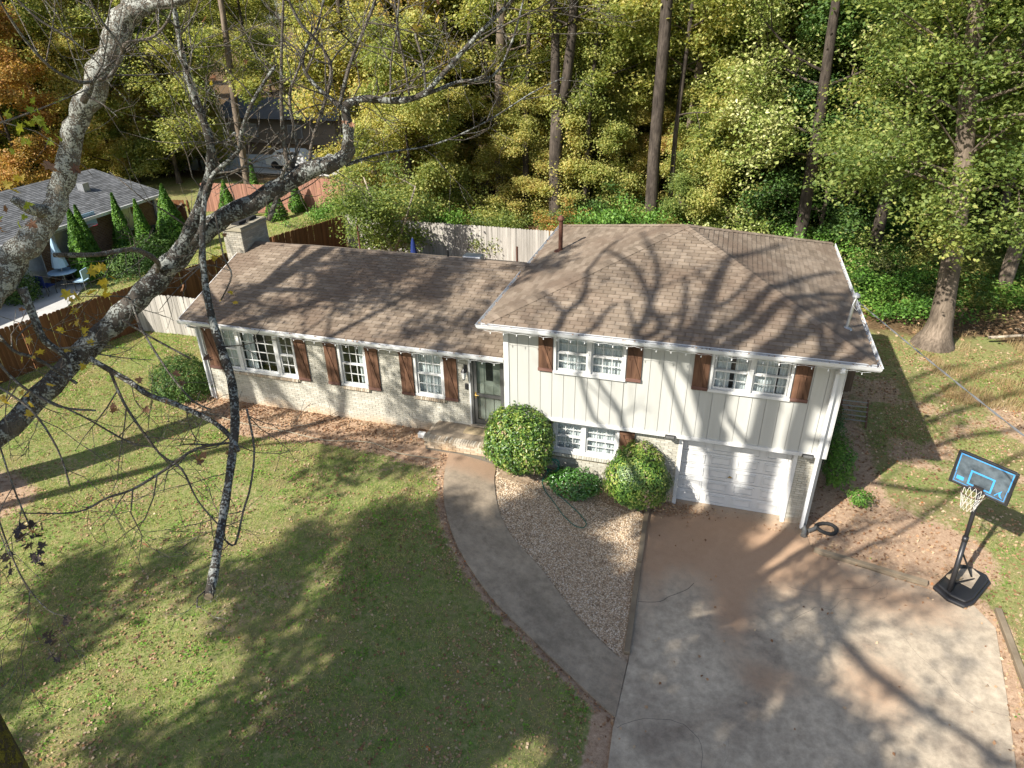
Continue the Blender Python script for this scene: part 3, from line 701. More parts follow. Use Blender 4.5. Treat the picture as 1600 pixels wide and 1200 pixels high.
# brick walls: mortar backing, bricks proud of it
def ramp_quad(mb_, x0, x1, y0, y1, z0, z1): mb_.box(x0, x1, y0, y1, z0, z1)
mb = MB()
for r_ in cut((0.02, W, -.25, ZS-.05), [LOWW, GAR]): mb.box(r_[0], r_[1], .18, .33, r_[2], r_[3])
bw_low = mb.build('brick_wall', M['mortar'], house, label='cream brick wall of the lower level around the garage door')
mb = MB()
for r_ in cut((XL, -.001, .75, ZEL-.12), [TRI, MID, RGT, DOOR]): mb.box(r_[0], r_[1], YL, YL+.15, r_[2], r_[3])
bw_wing = mb.build('brick_wall', M['mortar'], house, label='cream painted brick front wall of the wing')
brick_u = MB().box(0, 1, 0, 1, 0, 1).mesh('brick', M['brick'])
left_b = 300; rest = MB(); rb = np.random.default_rng(5)
def course_bricks(x0, x1, z0, z1, holes, y, parent, budget, vertical_rows=()):
    global left_b
    z = z0; row = 0
    while z < z1-.02:
        x = x0-(.105 if row % 2 else 0)
        while x < x1:
            for a, b, c, d in cut((max(x, x0), min(x+.205, x1), z, min(z+.059, z1)), holes):
                if b-a < .025 or d-c < .02: continue
                py = y-.012-.003*rb.random()
                if budget(a, c) and left_b > 0:
                    o = new_obj('brick', brick_u, parent); o.location = (a, py, c); o.scale = (b-a, .02, d-c); left_b -= 1
                else: rest.box(a, b, py, y+.01, c, d)
            x += .215
        z += .0675; row += 1
course_bricks(0.02, W, .0, ZS-.055, [LOWW, GAR, (.02, W, ZS-.27, ZS), (1.15, 3.1, .95, 1.13)], .18, bw_low, lambda x, z: x > 3.4 or (x > 1.9 and z < 1.0))
course_bricks(XL, -.02, .85, ZEL-.30, [TRI, MID, RGT, DOOR, (-9.25, -6.6, 2.08, 2.2), (-5.22, -4.28, 2.08, 2.2), (-2.86, -1.9, 2.08, 2.2)], YL, bw_wing, lambda x, z: -3.2 < x < -1.1 and z > 1.4)
# soldier course under the siding
x = .03
while x < W-.05:
    if not (GAR[0]-.06 < x < GAR[1] or LOWW[0]-.06 < x < LOWW[1]): rest.box(x, x+.058, .166, .19, ZS-.26, ZS-.06)
    x += .068
rest.build('brickwork', M['brick'], bw_wing, kind='stuff')
for (xa, xb, y, z) in ((-9.3, -6.58, YL, 2.19), (-5.24, -4.26, YL, 2.19), (-2.88, -1.88, YL, 2.19), (1.17, 3.1, .18, 1.12)):
    s_ = MB().box(xa, xb, y-.06, y-.0, z-.06, z-.012).build('window_sill', M['mortar'], house)
    x = xa+.003; k = MB().box(0, .058, 0, .11, -.075, 0).mesh('brick', M['sillbrick'] if y > .3 else M['brick'])
    while x < xb-.05:
        o = new_obj('brick', k, s_); o.location = (x, y-.085, z); o.rotation_euler = (R(-4), 0, 0); x += .0685
MB().box(XL, -.08, YL-.012, YL-.001, ZEL-.30, ZEL-.10).build('frieze_board', M['cream'], house)
# gable and back walls of the wing
mb = MB().box(XL, XL+.15, YL+.15, WB, .8, ZEL-.1).box(XL+.15, 0, WB-.15, WB, .8, ZEL-.1)
mb.add([(XL+.02, YL, ZEL-.1), (XL+.02, WB, ZEL-.1), (XL+.02, YR, ZR-.12), (XL+.14, YL, ZEL-.1), (XL+.14, WB, ZEL-.1), (XL+.14, YR, ZR-.12)], [(0, 2, 1), (3, 4, 5), (0, 3, 5, 2), (2, 5, 4, 1), (0, 1, 4, 3)])
mb.build('gable_wall', M['cream'], house)
MB().box(XL-.03, XL+.0-.002, YL-.04, YL+.1, .9, ZEL-.1).box(XL-.03, XL+.08, YL-.045, YL-.02, .9, ZEL-.1).build('corner_board', M['white'], house)

# entry door: storm door with glass in a dark frame before a sage panelled door
dx0, dx1, dz0, dz1 = DOOR
fr = MB().box(dx0, dx0+.07, YL-.04, YL+.12, dz0, dz1).box(dx1-.07, dx1, YL-.04, YL+.12, dz0, dz1).box(dx0+.07, dx1-.07, YL-.04, YL+.12, dz1-.1, dz1).build('door_frame', M['darkmetal'], house)
MB().box(dx0-.05, dx0-.002, YL-.05, YL+.0-.002, dz0, dz1).build('trim', M['white'], fr)
sdz = MB()
a, b, c, d = dx0+.075, dx1-.075, dz0+.04, dz1-.105
for r_ in ((a, a+.09, c, d), (b-.09, b, c, d), (a+.09, b-.09, c, c+.12), (a+.09, b-.09, d-.1, d), (a+.09, b-.09, c+.86, c+.95)): sdz.box(r_[0], r_[1], YL-.01, YL+.03, r_[2], r_[3])
stm = sdz.build('storm_door', M['darkmetal'], house)
MB().box(a+.09, b-.09, YL+.005, YL+.012, c+.12, c+.86).build('pane', M['glass'], stm)
MB().box(a+.09, b-.09, YL+.005, YL+.012, c+.95, d-.1).build('pane', M['glass'], stm)
MB().tube([(a+.05, YL-.01, c+.93), (a+.05, YL-.07, c+.93), (a+.15, YL-.07, c+.92)], .014, 8).box(a+.03, a+.07, YL-.016, YL-.01, c+.8, c+1.0).build('handle', M['brass'], stm)
dr_ = MB().box(a, b, YL+.10, YL+.145, c, d).build('front_door', M['doorgreen'], house)
pw = (b-a-.16)/3
for j, (za, zb_) in enumerate(((.12, .80), (.92, 1.22), (1.30, 1.95))):
    for i in range(3):
        xa = a+.05+i*(pw+.03)
        if j == 2 and i == 1: MB().box(xa+.02, xa+pw-.02, YL+.085, YL+.099, c+za+.05, c+zb_-.05).build('pane', M['black'], dr_)
        else: MB().box(xa, xa+pw, YL+.08, YL+.099, c+za, c+zb_).build('panel', M['doorgreen'], dr_, bevel=.01)
MB().box(dx0-.03, dx1+.03, YL-.12, YL-.04, dz0-.04, dz0+.0).build('threshold', M['sillbrick'], house)
dbx = MB().box(-1.31, -1.22, YL-.06, YL-.013, 2.62, 2.80).build('doorbell_camera', M['black'], house, bevel=.01)
# wall lantern
ln = MB().box(-1.33, -1.23, YL-.035, YL-.013, 3.15, 3.38).tube([(-1.28, YL-.03, 3.3), (-1.28, YL-.12, 3.36), (-1.28, YL-.17, 3.30)], .012, 6).build('wall_lantern', M['black'], house)
MB().lathe([(.045, 0), (.075, .16), (.08, .2)], (-1.28, YL-.17, 3.02), 6).build('lantern_glass', M['bulb'], ln)
MB().lathe([(.09, 0), (.05, .06), (.015, .1)], (-1.28, YL-.17, 3.221), 6).lathe([(.02, -.05), (.05, 0)], (-1.28, YL-.17, 3.018), 6).build('lantern_cap', M['black'], ln)

# garage door: four sections of raised panels
gx0, gx1, gz0, gz1 = 4.67, 7.33, .02, 2.08
gd = MB().box(gx0, gx1, .40, .43, gz0, gz1).build('garage_door', M['white'], house)
nh = 5; sh = (gz1-gz0)/nh
for j in range(nh):
    z0 = gz0+j*sh
    sc_ = MB().box(gx0+.003, gx1-.003, .375, .40, z0+.010, z0+sh-.010).build('door_section', M['white'], gd)
    for i in range(4):
        pw = (gx1-gx0)/4
        xa = gx0+i*pw+.07; xb = gx0+(i+1)*pw-.07
        m = MB(); t = .03
        for r_ in ((xa, xb, z0+.075, z0+.075+t), (xa, xb, z0+sh-.075-t, z0+sh-.075), (xa, xa+t, z0+.075+t, z0+sh-.075-t), (xb-t, xb, z0+.075+t, z0+sh-.075-t)): m.box(r_[0], r_[1], .352, .376, r_[2], r_[3])
        m.box(xa+.05, xb-.05, .358, .376, z0+.125, z0+sh-.125)
        # depth three is the limit, so panels hang on the garage door itself
        m.build('raised_panel', M['white'], gd)
MB().tube([(5.95, .37, 1.02), (5.95, .33, 1.02)], .02, 8).bar((5.9, .33, 1.02), (6.0, .33, 1.02), .02).build('handle', M['brass'], gd)
MB().box(4.57, 4.668, .14, .43, -.02, 2.22).box(7.332, 7.43, .14, .43, -.02, 2.22).box(4.668, 7.332, .16, .43, 2.085, 2.22).build('garage_door_trim', M['white'], house)
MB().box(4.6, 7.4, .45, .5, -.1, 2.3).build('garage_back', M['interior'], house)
for x in (4.34, 7.60):
    f_ = MB().box(x-.13, x+.13, -.10, -.046, ZS-.04, ZS+.04).build('flood_light', M['black'], house, bevel=.012)
    MB().box(x-.11, x+.11, -.17, -.10, ZS-.02, ZS+.035).build('lamp_head', M['darkmetal'], f_, bevel=.015)

# ---- roofs
def shingle_slope(parent, O, U, Vv, length, slope_len, umin, umax, budget, seed, back=False):
    """O eave origin, U along eave, Vv up slope; umin/umax functions of v"""
    global left_s
    U = Vector(U).normalized(); Vv = Vector(Vv).normalized(); Nn = U.cross(Vv); q = random.Random(seed)
    base = Matrix(((U.x, Vv.x, Nn.x, O[0]), (U.y, Vv.y, Nn.y, O[1]), (U.z, Vv.z, Nn.z, O[2]), (0, 0, 0, 1)))
    rows = int(math.ceil(slope_len/.14))
    for j in range(rows):
        v = j*.14; ve = min(v+.146, slope_len); a0, a1 = umin(v+.03), umax(v+.03)
        u = -((j*.137) % .305)
        while u < length:
            x0, x1 = max(u, a0), min(u+.292, a1)
            if x1-x0 > .03:
                lift = .002+.005*q.random()
                if left_s > 0 and budget(j):
                    o = new_obj('shingle', shing_u, parent)
                    Mx = base @ Matrix.Translation((x0, v-.004, lift)) @ Matrix.Diagonal((x1-x0, ve-v+.004, 1, 1))
                    o.matrix_basis = Mx; left_s -= 1
                else:
                    s0 = len(rest_s.V)
                    vs_ = [base @ Vector(p) for p in ((x0, v-.004, lift-.01), (x1, v-.004, lift-.01), (x0, v-.004, lift+.014), (x1, v-.004, lift+.014), (x0, ve, lift-.004), (x1, ve, lift-.004))]
                    rest_s.V.extend([tuple(p) for p in vs_]); rest_s.F.extend([(s0, s0+1, s0+3, s0+2), (s0+2, s0+3, s0+5, s0+4), (s0, s0+2, s0+4), (s0+1, s0+5, s0+3)])
            u += .305
shing_u = MB().add([(0, 0, -.01), (1, 0, -.01), (0, 0, .014), (1, 0, .014), (0, 1, -.004), (1, 1, -.004)], [(0, 1, 3, 2), (2, 3, 5, 4), (0, 2, 4), (1, 5, 3)]).mesh('shingle', M['shingle'])
left_s = 300; rest_s = MB()
X0, X1, Y0, Y1 = -OH, W+OH, -OH, D+OH; AX, AY = (X0+X1)/2, (Y0+Y1)/2
P = [(X0, Y0, ZE), (X1, Y0, ZE), (X1, Y1, ZE), (X0, Y1, ZE), (AX, AY, ZA)]; dz = -.015
deck = MB().add([(a, b, c+dz) for a, b, c in P]+[(a, b, c+dz-.12) for a, b, c in P[:4]], [(0, 1, 4), (1, 2, 4), (2, 3, 4), (3, 0, 4), (5, 8, 7, 6), (0, 5, 6, 1), (1, 6, 7, 2), (2, 7, 8, 3), (3, 8, 5, 0)])
roof1 = deck.build('roof', M['shingle'], house, label='brown hipped shingle roof over the two-storey part')
hw, hd, rise = (X1-X0)/2, (Y1-Y0)/2, ZA-ZE
sl = math.hypot(hd, rise); k = hw/sl
shingle_slope(roof1, P[0], (1, 0, 0), (0, hd, rise), 2*hw, sl, lambda v: v*k, lambda v: 2*hw-v*k, lambda j: True, 1)
sl2 = math.hypot(hw, rise); k2 = hd/sl2
shingle_slope(roof1, P[1], (0, 1, 0), (-hw, 0, rise), 2*hd, sl2, lambda v: v*k2, lambda v: 2*hd-v*k2, lambda j: False, 2)
shingle_slope(roof1, P[3], (0, -1, 0), (hw, 0, rise), 2*hd, sl2, lambda v: v*k2, lambda v: 2*hd-v*k2, lambda j: False, 3)
# hip caps
for ci in (0, 1, 2, 3):
    a = Vector(P[ci]); b = Vector(P[4]); d = b-a; L = d.length; d.normalize(); sd_ = d.cross(Vector((0, 0, 1))).normalized(); up_ = sd_.cross(d)
    s = .05
    while s < L-.05:
        w = .15; c0 = a+d*s; c1 = a+d*min(L, s+.17); lf = .012; n0 = len(rest_s.V)
        drop = .028
        pts = [c0-sd_*w+up_*(lf-drop+.01), c0+up_*(lf+.022), c0+sd_*w+up_*(lf-drop+.01), c1-sd_*w+up_*(lf-drop), c1+up_*(lf+.010), c1+sd_*w+up_*(lf-drop)]
        rest_s.V.extend([tuple(p) for p in pts]); rest_s.F.extend([(n0, n0+1, n0+4, n0+3), (n0+1, n0+2, n0+5, n0+4)]); s += .14
# wing roof
GX0 = XL-.33; GY0 = YL-.32
deck = MB()
for y_e, s_ in ((GY0, 1), (2*YR-GY0, -1)):
    deck.add([(GX0, y_e, ZEL+dz), (0-.01, y_e, ZEL+dz), (-.01, YR, ZR+dz), (GX0, YR, ZR+dz), (GX0, y_e, ZEL-.11), (-.01, y_e, ZEL-.11), (-.01, YR, ZR-.13), (GX0, YR, ZR-.13)],
             [(0, 1, 2, 3), (7, 6, 5, 4), (0, 4, 5, 1), (0, 3, 7, 4)])
roof2 = deck.build('roof', M['shingle'], house, label='long low brown shingle roof of the wing')
rl = math.hypot(YR-GY0, ZR-ZEL)
shingle_slope(roof2, (GX0, GY0, ZEL), (1, 0, 0), (0, YR-GY0, ZR-ZEL), -GX0-.01, rl, lambda v: 0, lambda v: -GX0-.01, lambda j: False, 4)
s = GX0
while s < -.15:
    n0 = len(rest_s.V); rest_s.V.extend([(s, YR-.13, ZR-.012), (s, YR, ZR+.02), (s, YR+.13, ZR-.012), (s+.17, YR-.13, ZR-.02), (s+.17, YR, ZR+.01), (s+.17, YR+.13, ZR-.02)])
    rest_s.F.extend([(n0, n0+1, n0+4, n0+3), (n0+1, n0+2, n0+5, n0+4)]); s += .14
rest_s.build('shingles', M['shingle'], roof2, kind='stuff')
MB().add([(GX0-.022, GY0, ZEL-.14), (GX0-.022, YR, ZR-.16), (GX0-.022, YR, ZR+.012), (GX0-.022, GY0, ZEL+.012), (GX0-.002, GY0, ZEL-.14), (GX0-.002, YR, ZR-.16), (GX0-.002, YR, ZR+.012), (GX0-.002, GY0, ZEL+.012)],
         [(0, 1, 2, 3), (7, 6, 5, 4), (0, 3, 7, 4), (3, 2, 6, 7), (0, 4, 5, 1)]).build('rake_board', M['white'], house)
# soffits and fascia
MB().box(X0+.03, X1-.03, Y0+.02, .0-.013, ZE-.165, ZE-.137).box(W+.05, X1-.03, .0, Y1-.03, ZE-.165, ZE-.137).box(X0+.03, -.001, .0, Y1-.03, ZE-.165, ZE-.137).build('soffit', M['white'], house)
MB().box(GX0+.02, -.07, GY0+.01, YL-.013, ZEL-.15, ZEL-.115).build('soffit', M['white'], house)

# gutters: open troughs swept along the eaves
def gutter(pts, out, name='gutter'):
    """pts polyline at roof edge; out list of outward vectors per point"""
    prof = [(0.0, -.02), (0.0, -.115), (.02, -.13), (.075, -.13), (.10, -.09), (.115, -.02), (.125, -.008), (.118, -.004), (.104, -.02), (.09, -.085), (.07, -.118), (.022, -.118), (.006, -.105), (.006, -.02)]
    V = []; Fc = []; n = len(prof)
    for p, o_ in zip(pts, out):
        for a, z in prof: V.append((p[0]+o_[0]*a, p[1]+o_[1]*a, p[2]+z))
    for i in range(len(pts)-1):
        for k_ in range(n): Fc.append((i*n+k_, i*n+(k_+1) % n, (i+1)*n+(k_+1) % n, (i+1)*n+k_))
    Fc += [tuple(range(n)), tuple(range((len(pts)-1)*n, len(pts)*n))[::-1]]
    g = MB().add(V, Fc).build(name, M['gutter'], house)
    c = []; rr = np.random.default_rng(len(V))
    for (p, q_, o1, o2) in zip(pts[:-1], pts[1:], out[:-1], out[1:]):
        L = math.dist(p, q_); m_ = int(L*16)
        for _ in range(m_):
            t = rr.random(); w_ = rr.uniform(.02, .095); c.append([p[j]+(q_[j]-p[j])*t+(o1[j]+(o2[j]-o1[j])*t if j < 2 else 0)*w_ for j in range(3)])
    c = np.array(c); c[:, 2] -= .035
    V2, F2 = leaf_faces(c, rr.uniform(.03, .07, len(c)), 1, .7, .3, 3)
    new_obj('gutter_leaves', raw_mesh('gutter_leaves', V2, F2, M['litter']), g, kind='stuff')
    return g
gutter([(X0, Y1, ZE), (X0, Y0, ZE), (X1, Y0, ZE), (X1, Y1, ZE)], [(-1, 0), (-1, -1), (1, -1), (1, 0)])
gutter([(GX0, GY0, ZEL), (-.065, GY0, ZEL)], [(0, -1), (0, -1)])
MB().box(X0, X1, Y0-.035, Y0-.004, ZE+.0, ZE+.012).build('drip_edge', M['gutter'], house)
# downspouts
def spout(path, name='downspout', w=.085, t=.06):
    m = MB()
    for a_, b_ in zip(path[:-1], path[1:]): m.bar(a_, b_, w, t, (1, 0, 0) if abs(a_[2]-b_[2]) > .5 else (0, 0, 1))
    return m.build(name, M['gutter'], house, bevel=.008)
spout([(W-.16, Y0-.06, ZE-.12), (W-.16, Y0-.06, ZE-.22), (W-.16, -.09, ZE-.46), (W-.16, -.09, .12)], w=.11, t=.08)
spout([(XL+.0, GY0-.06, ZEL-.12), (XL, GY0-.06, ZEL-.18), (XL-.02, YL-.08, ZEL-.36), (XL-.02, YL-.08, 1.15)], w=.08, t=.06)

# chimney
ch = MB().box(-10.60, -9.91, 3.22, 4.60, .8, 5.66).build('chimney', M['mortar'], house)
k = MB().box(0, 1, 0, 1, 0, 1).mesh('brick', M['brick'])
z = 4.3; row = 0; chb = []
while z < 5.66:
    for face, L in (('f', .69), ('r', 1.38)):
        x = -.105 if row % 2 else 0
        while x < L:
            a, b = max(x, 0), min(x+.205, L)
            if b-a > .03: chb.append((face, a, b, z))
            x += .215
    z += .0675; row += 1
cm = MB()
for face, a, b, z in chb:
    if face == 'f': cm.box(-10.60+a, -10.60+b, 3.208, 3.225, z, z+.058)
    else: cm.box(-9.915, -9.898, 3.22+a, 3.22+b, z, z+.058)
cm.build('brickwork', brick_mat('grey_brown_chimney_brick', (.27, .25, .21), (.33, .31, .26), (.40, .37, .31)), ch, kind='stuff')  # chimney brick in a darker, greyer tone than the walls
MB().box(-10.66, -9.85, 3.16, 4.66, 5.66, 5.72).box(-10.63, -9.88, 3.19, 4.63, 5.72, 5.78).build('chimney_cap', M['mortar'], ch)
MB().box(-10.40, -10.1, 3.45, 3.85, 5.78, 5.88).box(-10.40, -10.1, 4.0, 4.4, 5.78, 5.88).build('flue', M['blackmat'], ch)

# vents, pipe, service mast
MB().tube([(.30, 4.85, 5.28), (.30, 4.85, 6.26)], .065, 12).build('vent_pipe', M['rust'], house, label='tall rusty vent pipe on the upper roof')
vp = [o for o in house.children if o.name.startswith('vent_pipe')][-1]
MB().lathe([(.10, 0), (.11, .05), (.06, .13), (.01, .16)], (.30, 4.85, 6.24), 12).build('pipe_cap', M['rust'], vp)
MB().lathe([(.20, 0), (.19, .03), (.075, .07)], (.30, 4.85, 5.27), 16).build('flashing', M['rust'], vp)
MB().tube([(-3.1, 4.05, 5.05), (-3.1, 4.05, 5.30)], .035, 8).build('vent_pipe', M['black'], house)
MB().box(-2.6, -2.0, 3.95, 4.35, 5.02, 5.19).build('roof_vent', M['galv'], house, bevel=.04)
ms = MB().tube([(8.0, 1.07, 5.15), (8.06, 1.10, 5.95)], .035, 10).build('service_mast', M['galv'], house)
MB().lathe([(.04, -.02), (.09, .02), (.08, .07), (.02, .11)], (8.06, 1.10, 5.95), 12).build('weather_head', M['galv'], ms)
MB().lathe([(.14, 0), (.13, .02), (.05, .06)], (8.0, 1.07, 5.17), 14).build('flashing', M['galv'], ms)
MB().tube([(8.06, 1.05, 5.95), (8.00, .98, 5.80), (8.10, .93, 5.70), (8.17, 1.0, 5.82), (8.12, .95, 5.9)], .010, 6).build('drip_loop', M['white'], ms)
# wing porch: concrete slab with a brick edge
porch = thing('porch_step', 'raised concrete entry porch with a brick edge before the front door', 'porch', (-1.2, 0, 1.0))
MB().prism([(-2.18, -.50), (-.12, -.50), (-.12, YL-.02), (-2.18, YL-.02)], .85, 1.45).build('slab', M['walk'], porch)
MB().box(-2.24, -.14, -.57, -.505, .9, 1.452).box(-2.24, -2.185, -.50, .3, .9, 1.40).build('mortar', plain('grey_mortar', (.16, .14, .11), .95), porch)
bk1 = MB().box(0, .056, 0, .20, -.06, 0).mesh('brick', M['sillbrick']); bk2 = MB().box(0, .20, 0, .09, 0, .06).mesh('brick', M['sillbrick'])
i = 0; x = -2.27
while x < -.14:
    o = new_obj('brick', bk1, porch); o.location = (x, -.61, 1.462+random.uniform(-.003, .003)); o.rotation_euler = (0, 0, random.uniform(-.02, .02)); x += .069
for j in range(4):
    x = -2.26+(.1 if j % 2 else 0)
    while x < -.2:
        o = new_obj('brick', bk2, porch); o.location = (x, -.595+random.uniform(-.003, .003), 1.335-j*.068-.001); x += .212
bk3 = MB().box(0, .09, 0, .20, 0, .06).mesh('brick', M['sillbrick'])
for j in range(5):
    y = -.49
    while y < .12:
        o = new_obj('brick', bk3, porch); o.location = (-2.262, y, 1.39-j*.068); y += .212
props(MB().box(-1.28, -.45, -.10, .24, 1.452, 1.462).build('door_mat', M['tan']), 'worn tan board lying on the porch before the door', 'door mat')

# ------------------------------------------------------------------ string lights, hose, bushes and small things
def string_lights(pts, label, step=.30):
    t = thing('string_lights', label, 'string lights', pts[0], 'string lights under the gutters')
    cord = []; bl = MB().lathe([(.008, 0), (.009, -.015), (.014, -.027), (.014, -.038), (.005, -.05)][::-1], (0, 0, 0), 6).mesh('bulb', M['bulb'])
    for a, b in zip(pts[:-1], pts[1:]):
        a = Vector(a); b = Vector(b); n = int((b-a).length/step)
        for i in range(n):
            p = a.lerp(b, (i+.5)/n); cord += [a.lerp(b, i/n), p+Vector((0, 0, -.025))]
            o = new_obj('bulb', bl, t); o.location = p+Vector((0, 0, -.03-random.uniform(0, .015)))
    cord.append(Vector(pts[-1]))
    MB().tube(cord, .004, 4).build('cord', M['white'], t)
string_lights([(X0+.1, Y0-.10, ZE-.135), (X1-.1, Y0-.10, ZE-.135)], 'string of clear bulbs hanging under the upper gutter', .33)
string_lights([(GX0+.1, GY0-.10, ZEL-.135), (-.15, GY0-.10, ZEL-.135)], 'string of clear bulbs hanging under the low wing gutter', .33)

def bush(name, label, cat, c, rad, n, size, mat, stems=None, group=None, flat=1.0, seed=1, lump=.08, inner=True, squash_bottom=.85):
    r_ = np.random.default_rng(seed); t = thing(name, label, cat, (c[0], c[1], H(c[0], c[1])), group)
    d = r_.normal(size=(n, 3)); d /= np.linalg.norm(d, axis=1)[:, None]
    rr = np.where(r_.random(n) < .7, r_.uniform(.90, 1.03, n), r_.uniform(.45, .92, n))
    lum = 1+.07*np.sin(d[:, 0]*2.3+seed*1.7)+.07*np.cos(d[:, 2]*2.9+d[:, 1]*2+seed)+lump*(np.sin(d[:, 0]*7+seed)*np.sin(d[:, 1]*6+1)*np.cos(d[:, 2]*5))+lump*.6*np.sin(d[:, 0]*15+d[:, 2]*13)
    sp_ = r_.random(n) < .03; rr = np.where(sp_, rr+r_.uniform(.02, .17, n), rr)
    p = d*(rr*lum)[:, None]*np.array(rad); p[:, 2] = np.where(p[:, 2] < 0, p[:, 2]*squash_bottom, p[:, 2]); p += np.array(c)
    p = p[p[:, 2] > hgt(p[:, 0], p[:, 1])+.03]; dd = (p-np.array(c))/np.array(rad)
    V, F = leaf_faces(p, r_.uniform(size*.6, size*1.25, len(p)), .25, .58, .3, seed, dd)
    new_obj('foliage', raw_mesh('foliage', V, F, M[mat]), t)
    if stems:
        m = MB()
        for s_ in stems: m.tube(s_[0], s_[1], 7)
        m.build('stems', M['stem'], t, True)
    return t
def stemset(x, y, z, c, seed, n=4, r0=.035):
    q = random.Random(seed); out = []
    for i in range(n):
        a = q.uniform(0, 6.28); e = (c[0]+math.cos(a)*q.uniform(.2, .55), c[1]+math.sin(a)*q.uniform(.1, .4), c[2]-.25)
        m_ = ((x+e[0])/2+q.uniform(-.08, .08), (y+e[1])/2+q.uniform(-.08, .08), z+(e[2]-z)*.4)
        out.append(([(x+q.uniform(-.03, .03), y, z-.04), m_, e], [r0, r0*.8, r0*.5]))
    return out
B1 = (.42, -.38, 1.66); B2 = (3.62, -.42, 1.14)
bush('round_bush', 'large round clipped holly bush beside the porch and front door', 'bush', B1, (.93, .84, .98), 15000, .078, 'lf_holly', stemset(.45, -.55, H(.45, -.55), B1, 2), seed=3)
bush('round_bush', 'round clipped holly bush left of the garage door, browner leaves', 'bush', B2, (.86, .78, .86), 14000, .075, 'lf_holly', stemset(3.6, -.5, H(3.6, -.5), B2, 5, 5, .045), seed=8)
bush('low_shrub', 'low spreading green shrub between the two round bushes', 'shrub', (1.98, -.50, .62), (.72, .48, .40), 4200, .072, 'lf_shrub', seed=12, lump=.16)
bush('round_shrub', 'dark green shrub on the lawn at the left corner of the wing', 'shrub', (-11.0, .35, 1.55), (.95, .85, .85), 8000, .075, 'lf_dark', seed=14, lump=.12)
bush('corner_shrub', 'small dark shrub tucked behind the left downspout', 'shrub', (-10.25, 1.5, 1.8), (.35, .5, .8), 2500, .06, 'lf_dark', seed=15, lump=.12)
bush('side_shrub', 'ragged green shrub in the shade at the right side of the house', 'shrub', (8.85, 2.2, .75), (.42, .6, .6), 3000, .07, 'lf_fern', seed=16, lump=.3)
bush('side_shrub', 'loose dark shrub against the right side wall of the house', 'shrub', (8.75, 4.3, .7), (.5, 1.2, .6), 4200, .07, 'lf_dark', seed=17, lump=.35)
bush('side_shrub', 'low sprawling shrub near the corner downspout in sun', 'shrub', (9.35, 1.3, .35), (.3, .3, .22), 800, .06, 'lf_fern', seed=18, lump=.35)

# hose reel and hose
hr = thing('garden_hose', 'coiled dark green garden hose by the basement wall with a loop on the pebbles', 'hose', (1.2, -.15, H(1.2, -.1)))
co = []
zc = H(1.2, -.1)
for i in range(150):
    a = i/150*2*math.pi*6; rr = .20+.02*math.sin(i*.7); co.append((1.28+rr*math.cos(a), -.12+.06*math.sin(i*.31)+.03*(i/150), zc+.26+rr*math.sin(a)))
MB().tube(co, .013, 6).build('coil', M['green_hose'], hr, True)
hp = [(1.25, -.25, .2), (1.12, -.62, .02), (1.3, -.95, .02), (1.62, -1.25, .02), (1.95, -1.62, .02), (2.3, -1.85, .02), (2.52, -1.82, .02), (2.58, -1.62, .02), (2.35, -1.35, .02), (1.9, -1.05, .02), (1.55, -.85, .02), (1.38, -.62, .03), (1.35, -.3, .12)]
q_ = []
for (a, b) in zip(hp[:-1], hp[1:]):
    for k_ in range(4): t_ = k_/4; q_.append((a[0]+(b[0]-a[0])*t_, a[1]+(b[1]-a[1])*t_, a[2]+(b[2]-a[2])*t_+H(a[0]+(b[0]-a[0])*t_, a[1]+(b[1]-a[1])*t_)+.02))
q_ = [Vector(p) for p in q_]; q_ = [q_[0]]+[(q_[i-1]+q_[i]*2+q_[i+1])/4 for i in range(1, len(q_)-1)]+[q_[-1]]
MB().tube(q_, .012, 6).build('loose_loop', M['green_hose'], hr, True)
# bed hose, white lamp
pl = [(-10.0, -.4), (-8.2, -.75), (-6.6, -.82), (-5.2, -.95), (-3.9, -.72), (-2.9, -1.0), (-1.7, -.98)]; pl = smooth_line(pl, 5)
props(MB().tube([(a, b, H(a, b)+.035) for a, b in pl], .014, 6).build('soaker_hose', M['mortar'], smooth=True), 'thin pale hose lying along the edge of the bare leaf bed', 'hose')
wl = thing('splash_block', 'small white floodlight lying in the leaf bed left of the porch', 'lamp', (-2.55, -.05, 1.05))
wl.name = 'ground_floodlight'
MB().box(-2.66, -2.44, -.14, .0, 1.08, 1.24).build('housing', M['white'], wl, bevel=.02)
MB().lathe([(.05, 0), (.06, .04)], (-2.43, -.07, 1.13), 10).box(-2.6, -2.5, -.05, .06, 1.04, 1.08).build('lens', M['black'], wl)

# black drain pipe loop and elbow at the house corner
dp = thing('drain_pipe', 'coil of black corrugated drain pipe on the clay at the house corner', 'drain pipe', (8.45, .15, .0))
ring = [(8.45+.24*math.cos(a), .12+.20*math.sin(a), H(8.45, .12)+.06+.02*math.sin(a*2)) for a in [i*2*math.pi/28 for i in range(29)]]
MB().tube(ring, [.045 if i % 2 else .052 for i in range(29)], 8).build('coil', M['blackmat'], dp)
MB().tube([(7.86, -.02, .18), (7.9, -.2, .10), (7.86, -.36, .08)], [.07, .062, .068], 10).tube([(8.22, .08, .07), (8.12, -.02, .07), (8.0, -.12, .07)], .05, 8).build('elbow', M['darkmetal'], dp)
# metal bar rack
rk = thing('bar_rack', 'small low rack with white bars and brown side rails in the shade beside the house', 'rack', (9.75, 5.9, 0))
zb = H(9.75, 5.9)
for sx in (-.38, .38): MB().bar((9.75+sx, 5.6, zb+.02), (9.75+sx, 6.15, zb+.75), .05).build('side_rail', M['shutter'], rk)
for i in range(5): MB().bar((9.37, 5.72+i*.09, zb+.20+i*.12), (10.13, 5.72+i*.09, zb+.20+i*.12), .03).build('bar', M['galv'], rk)

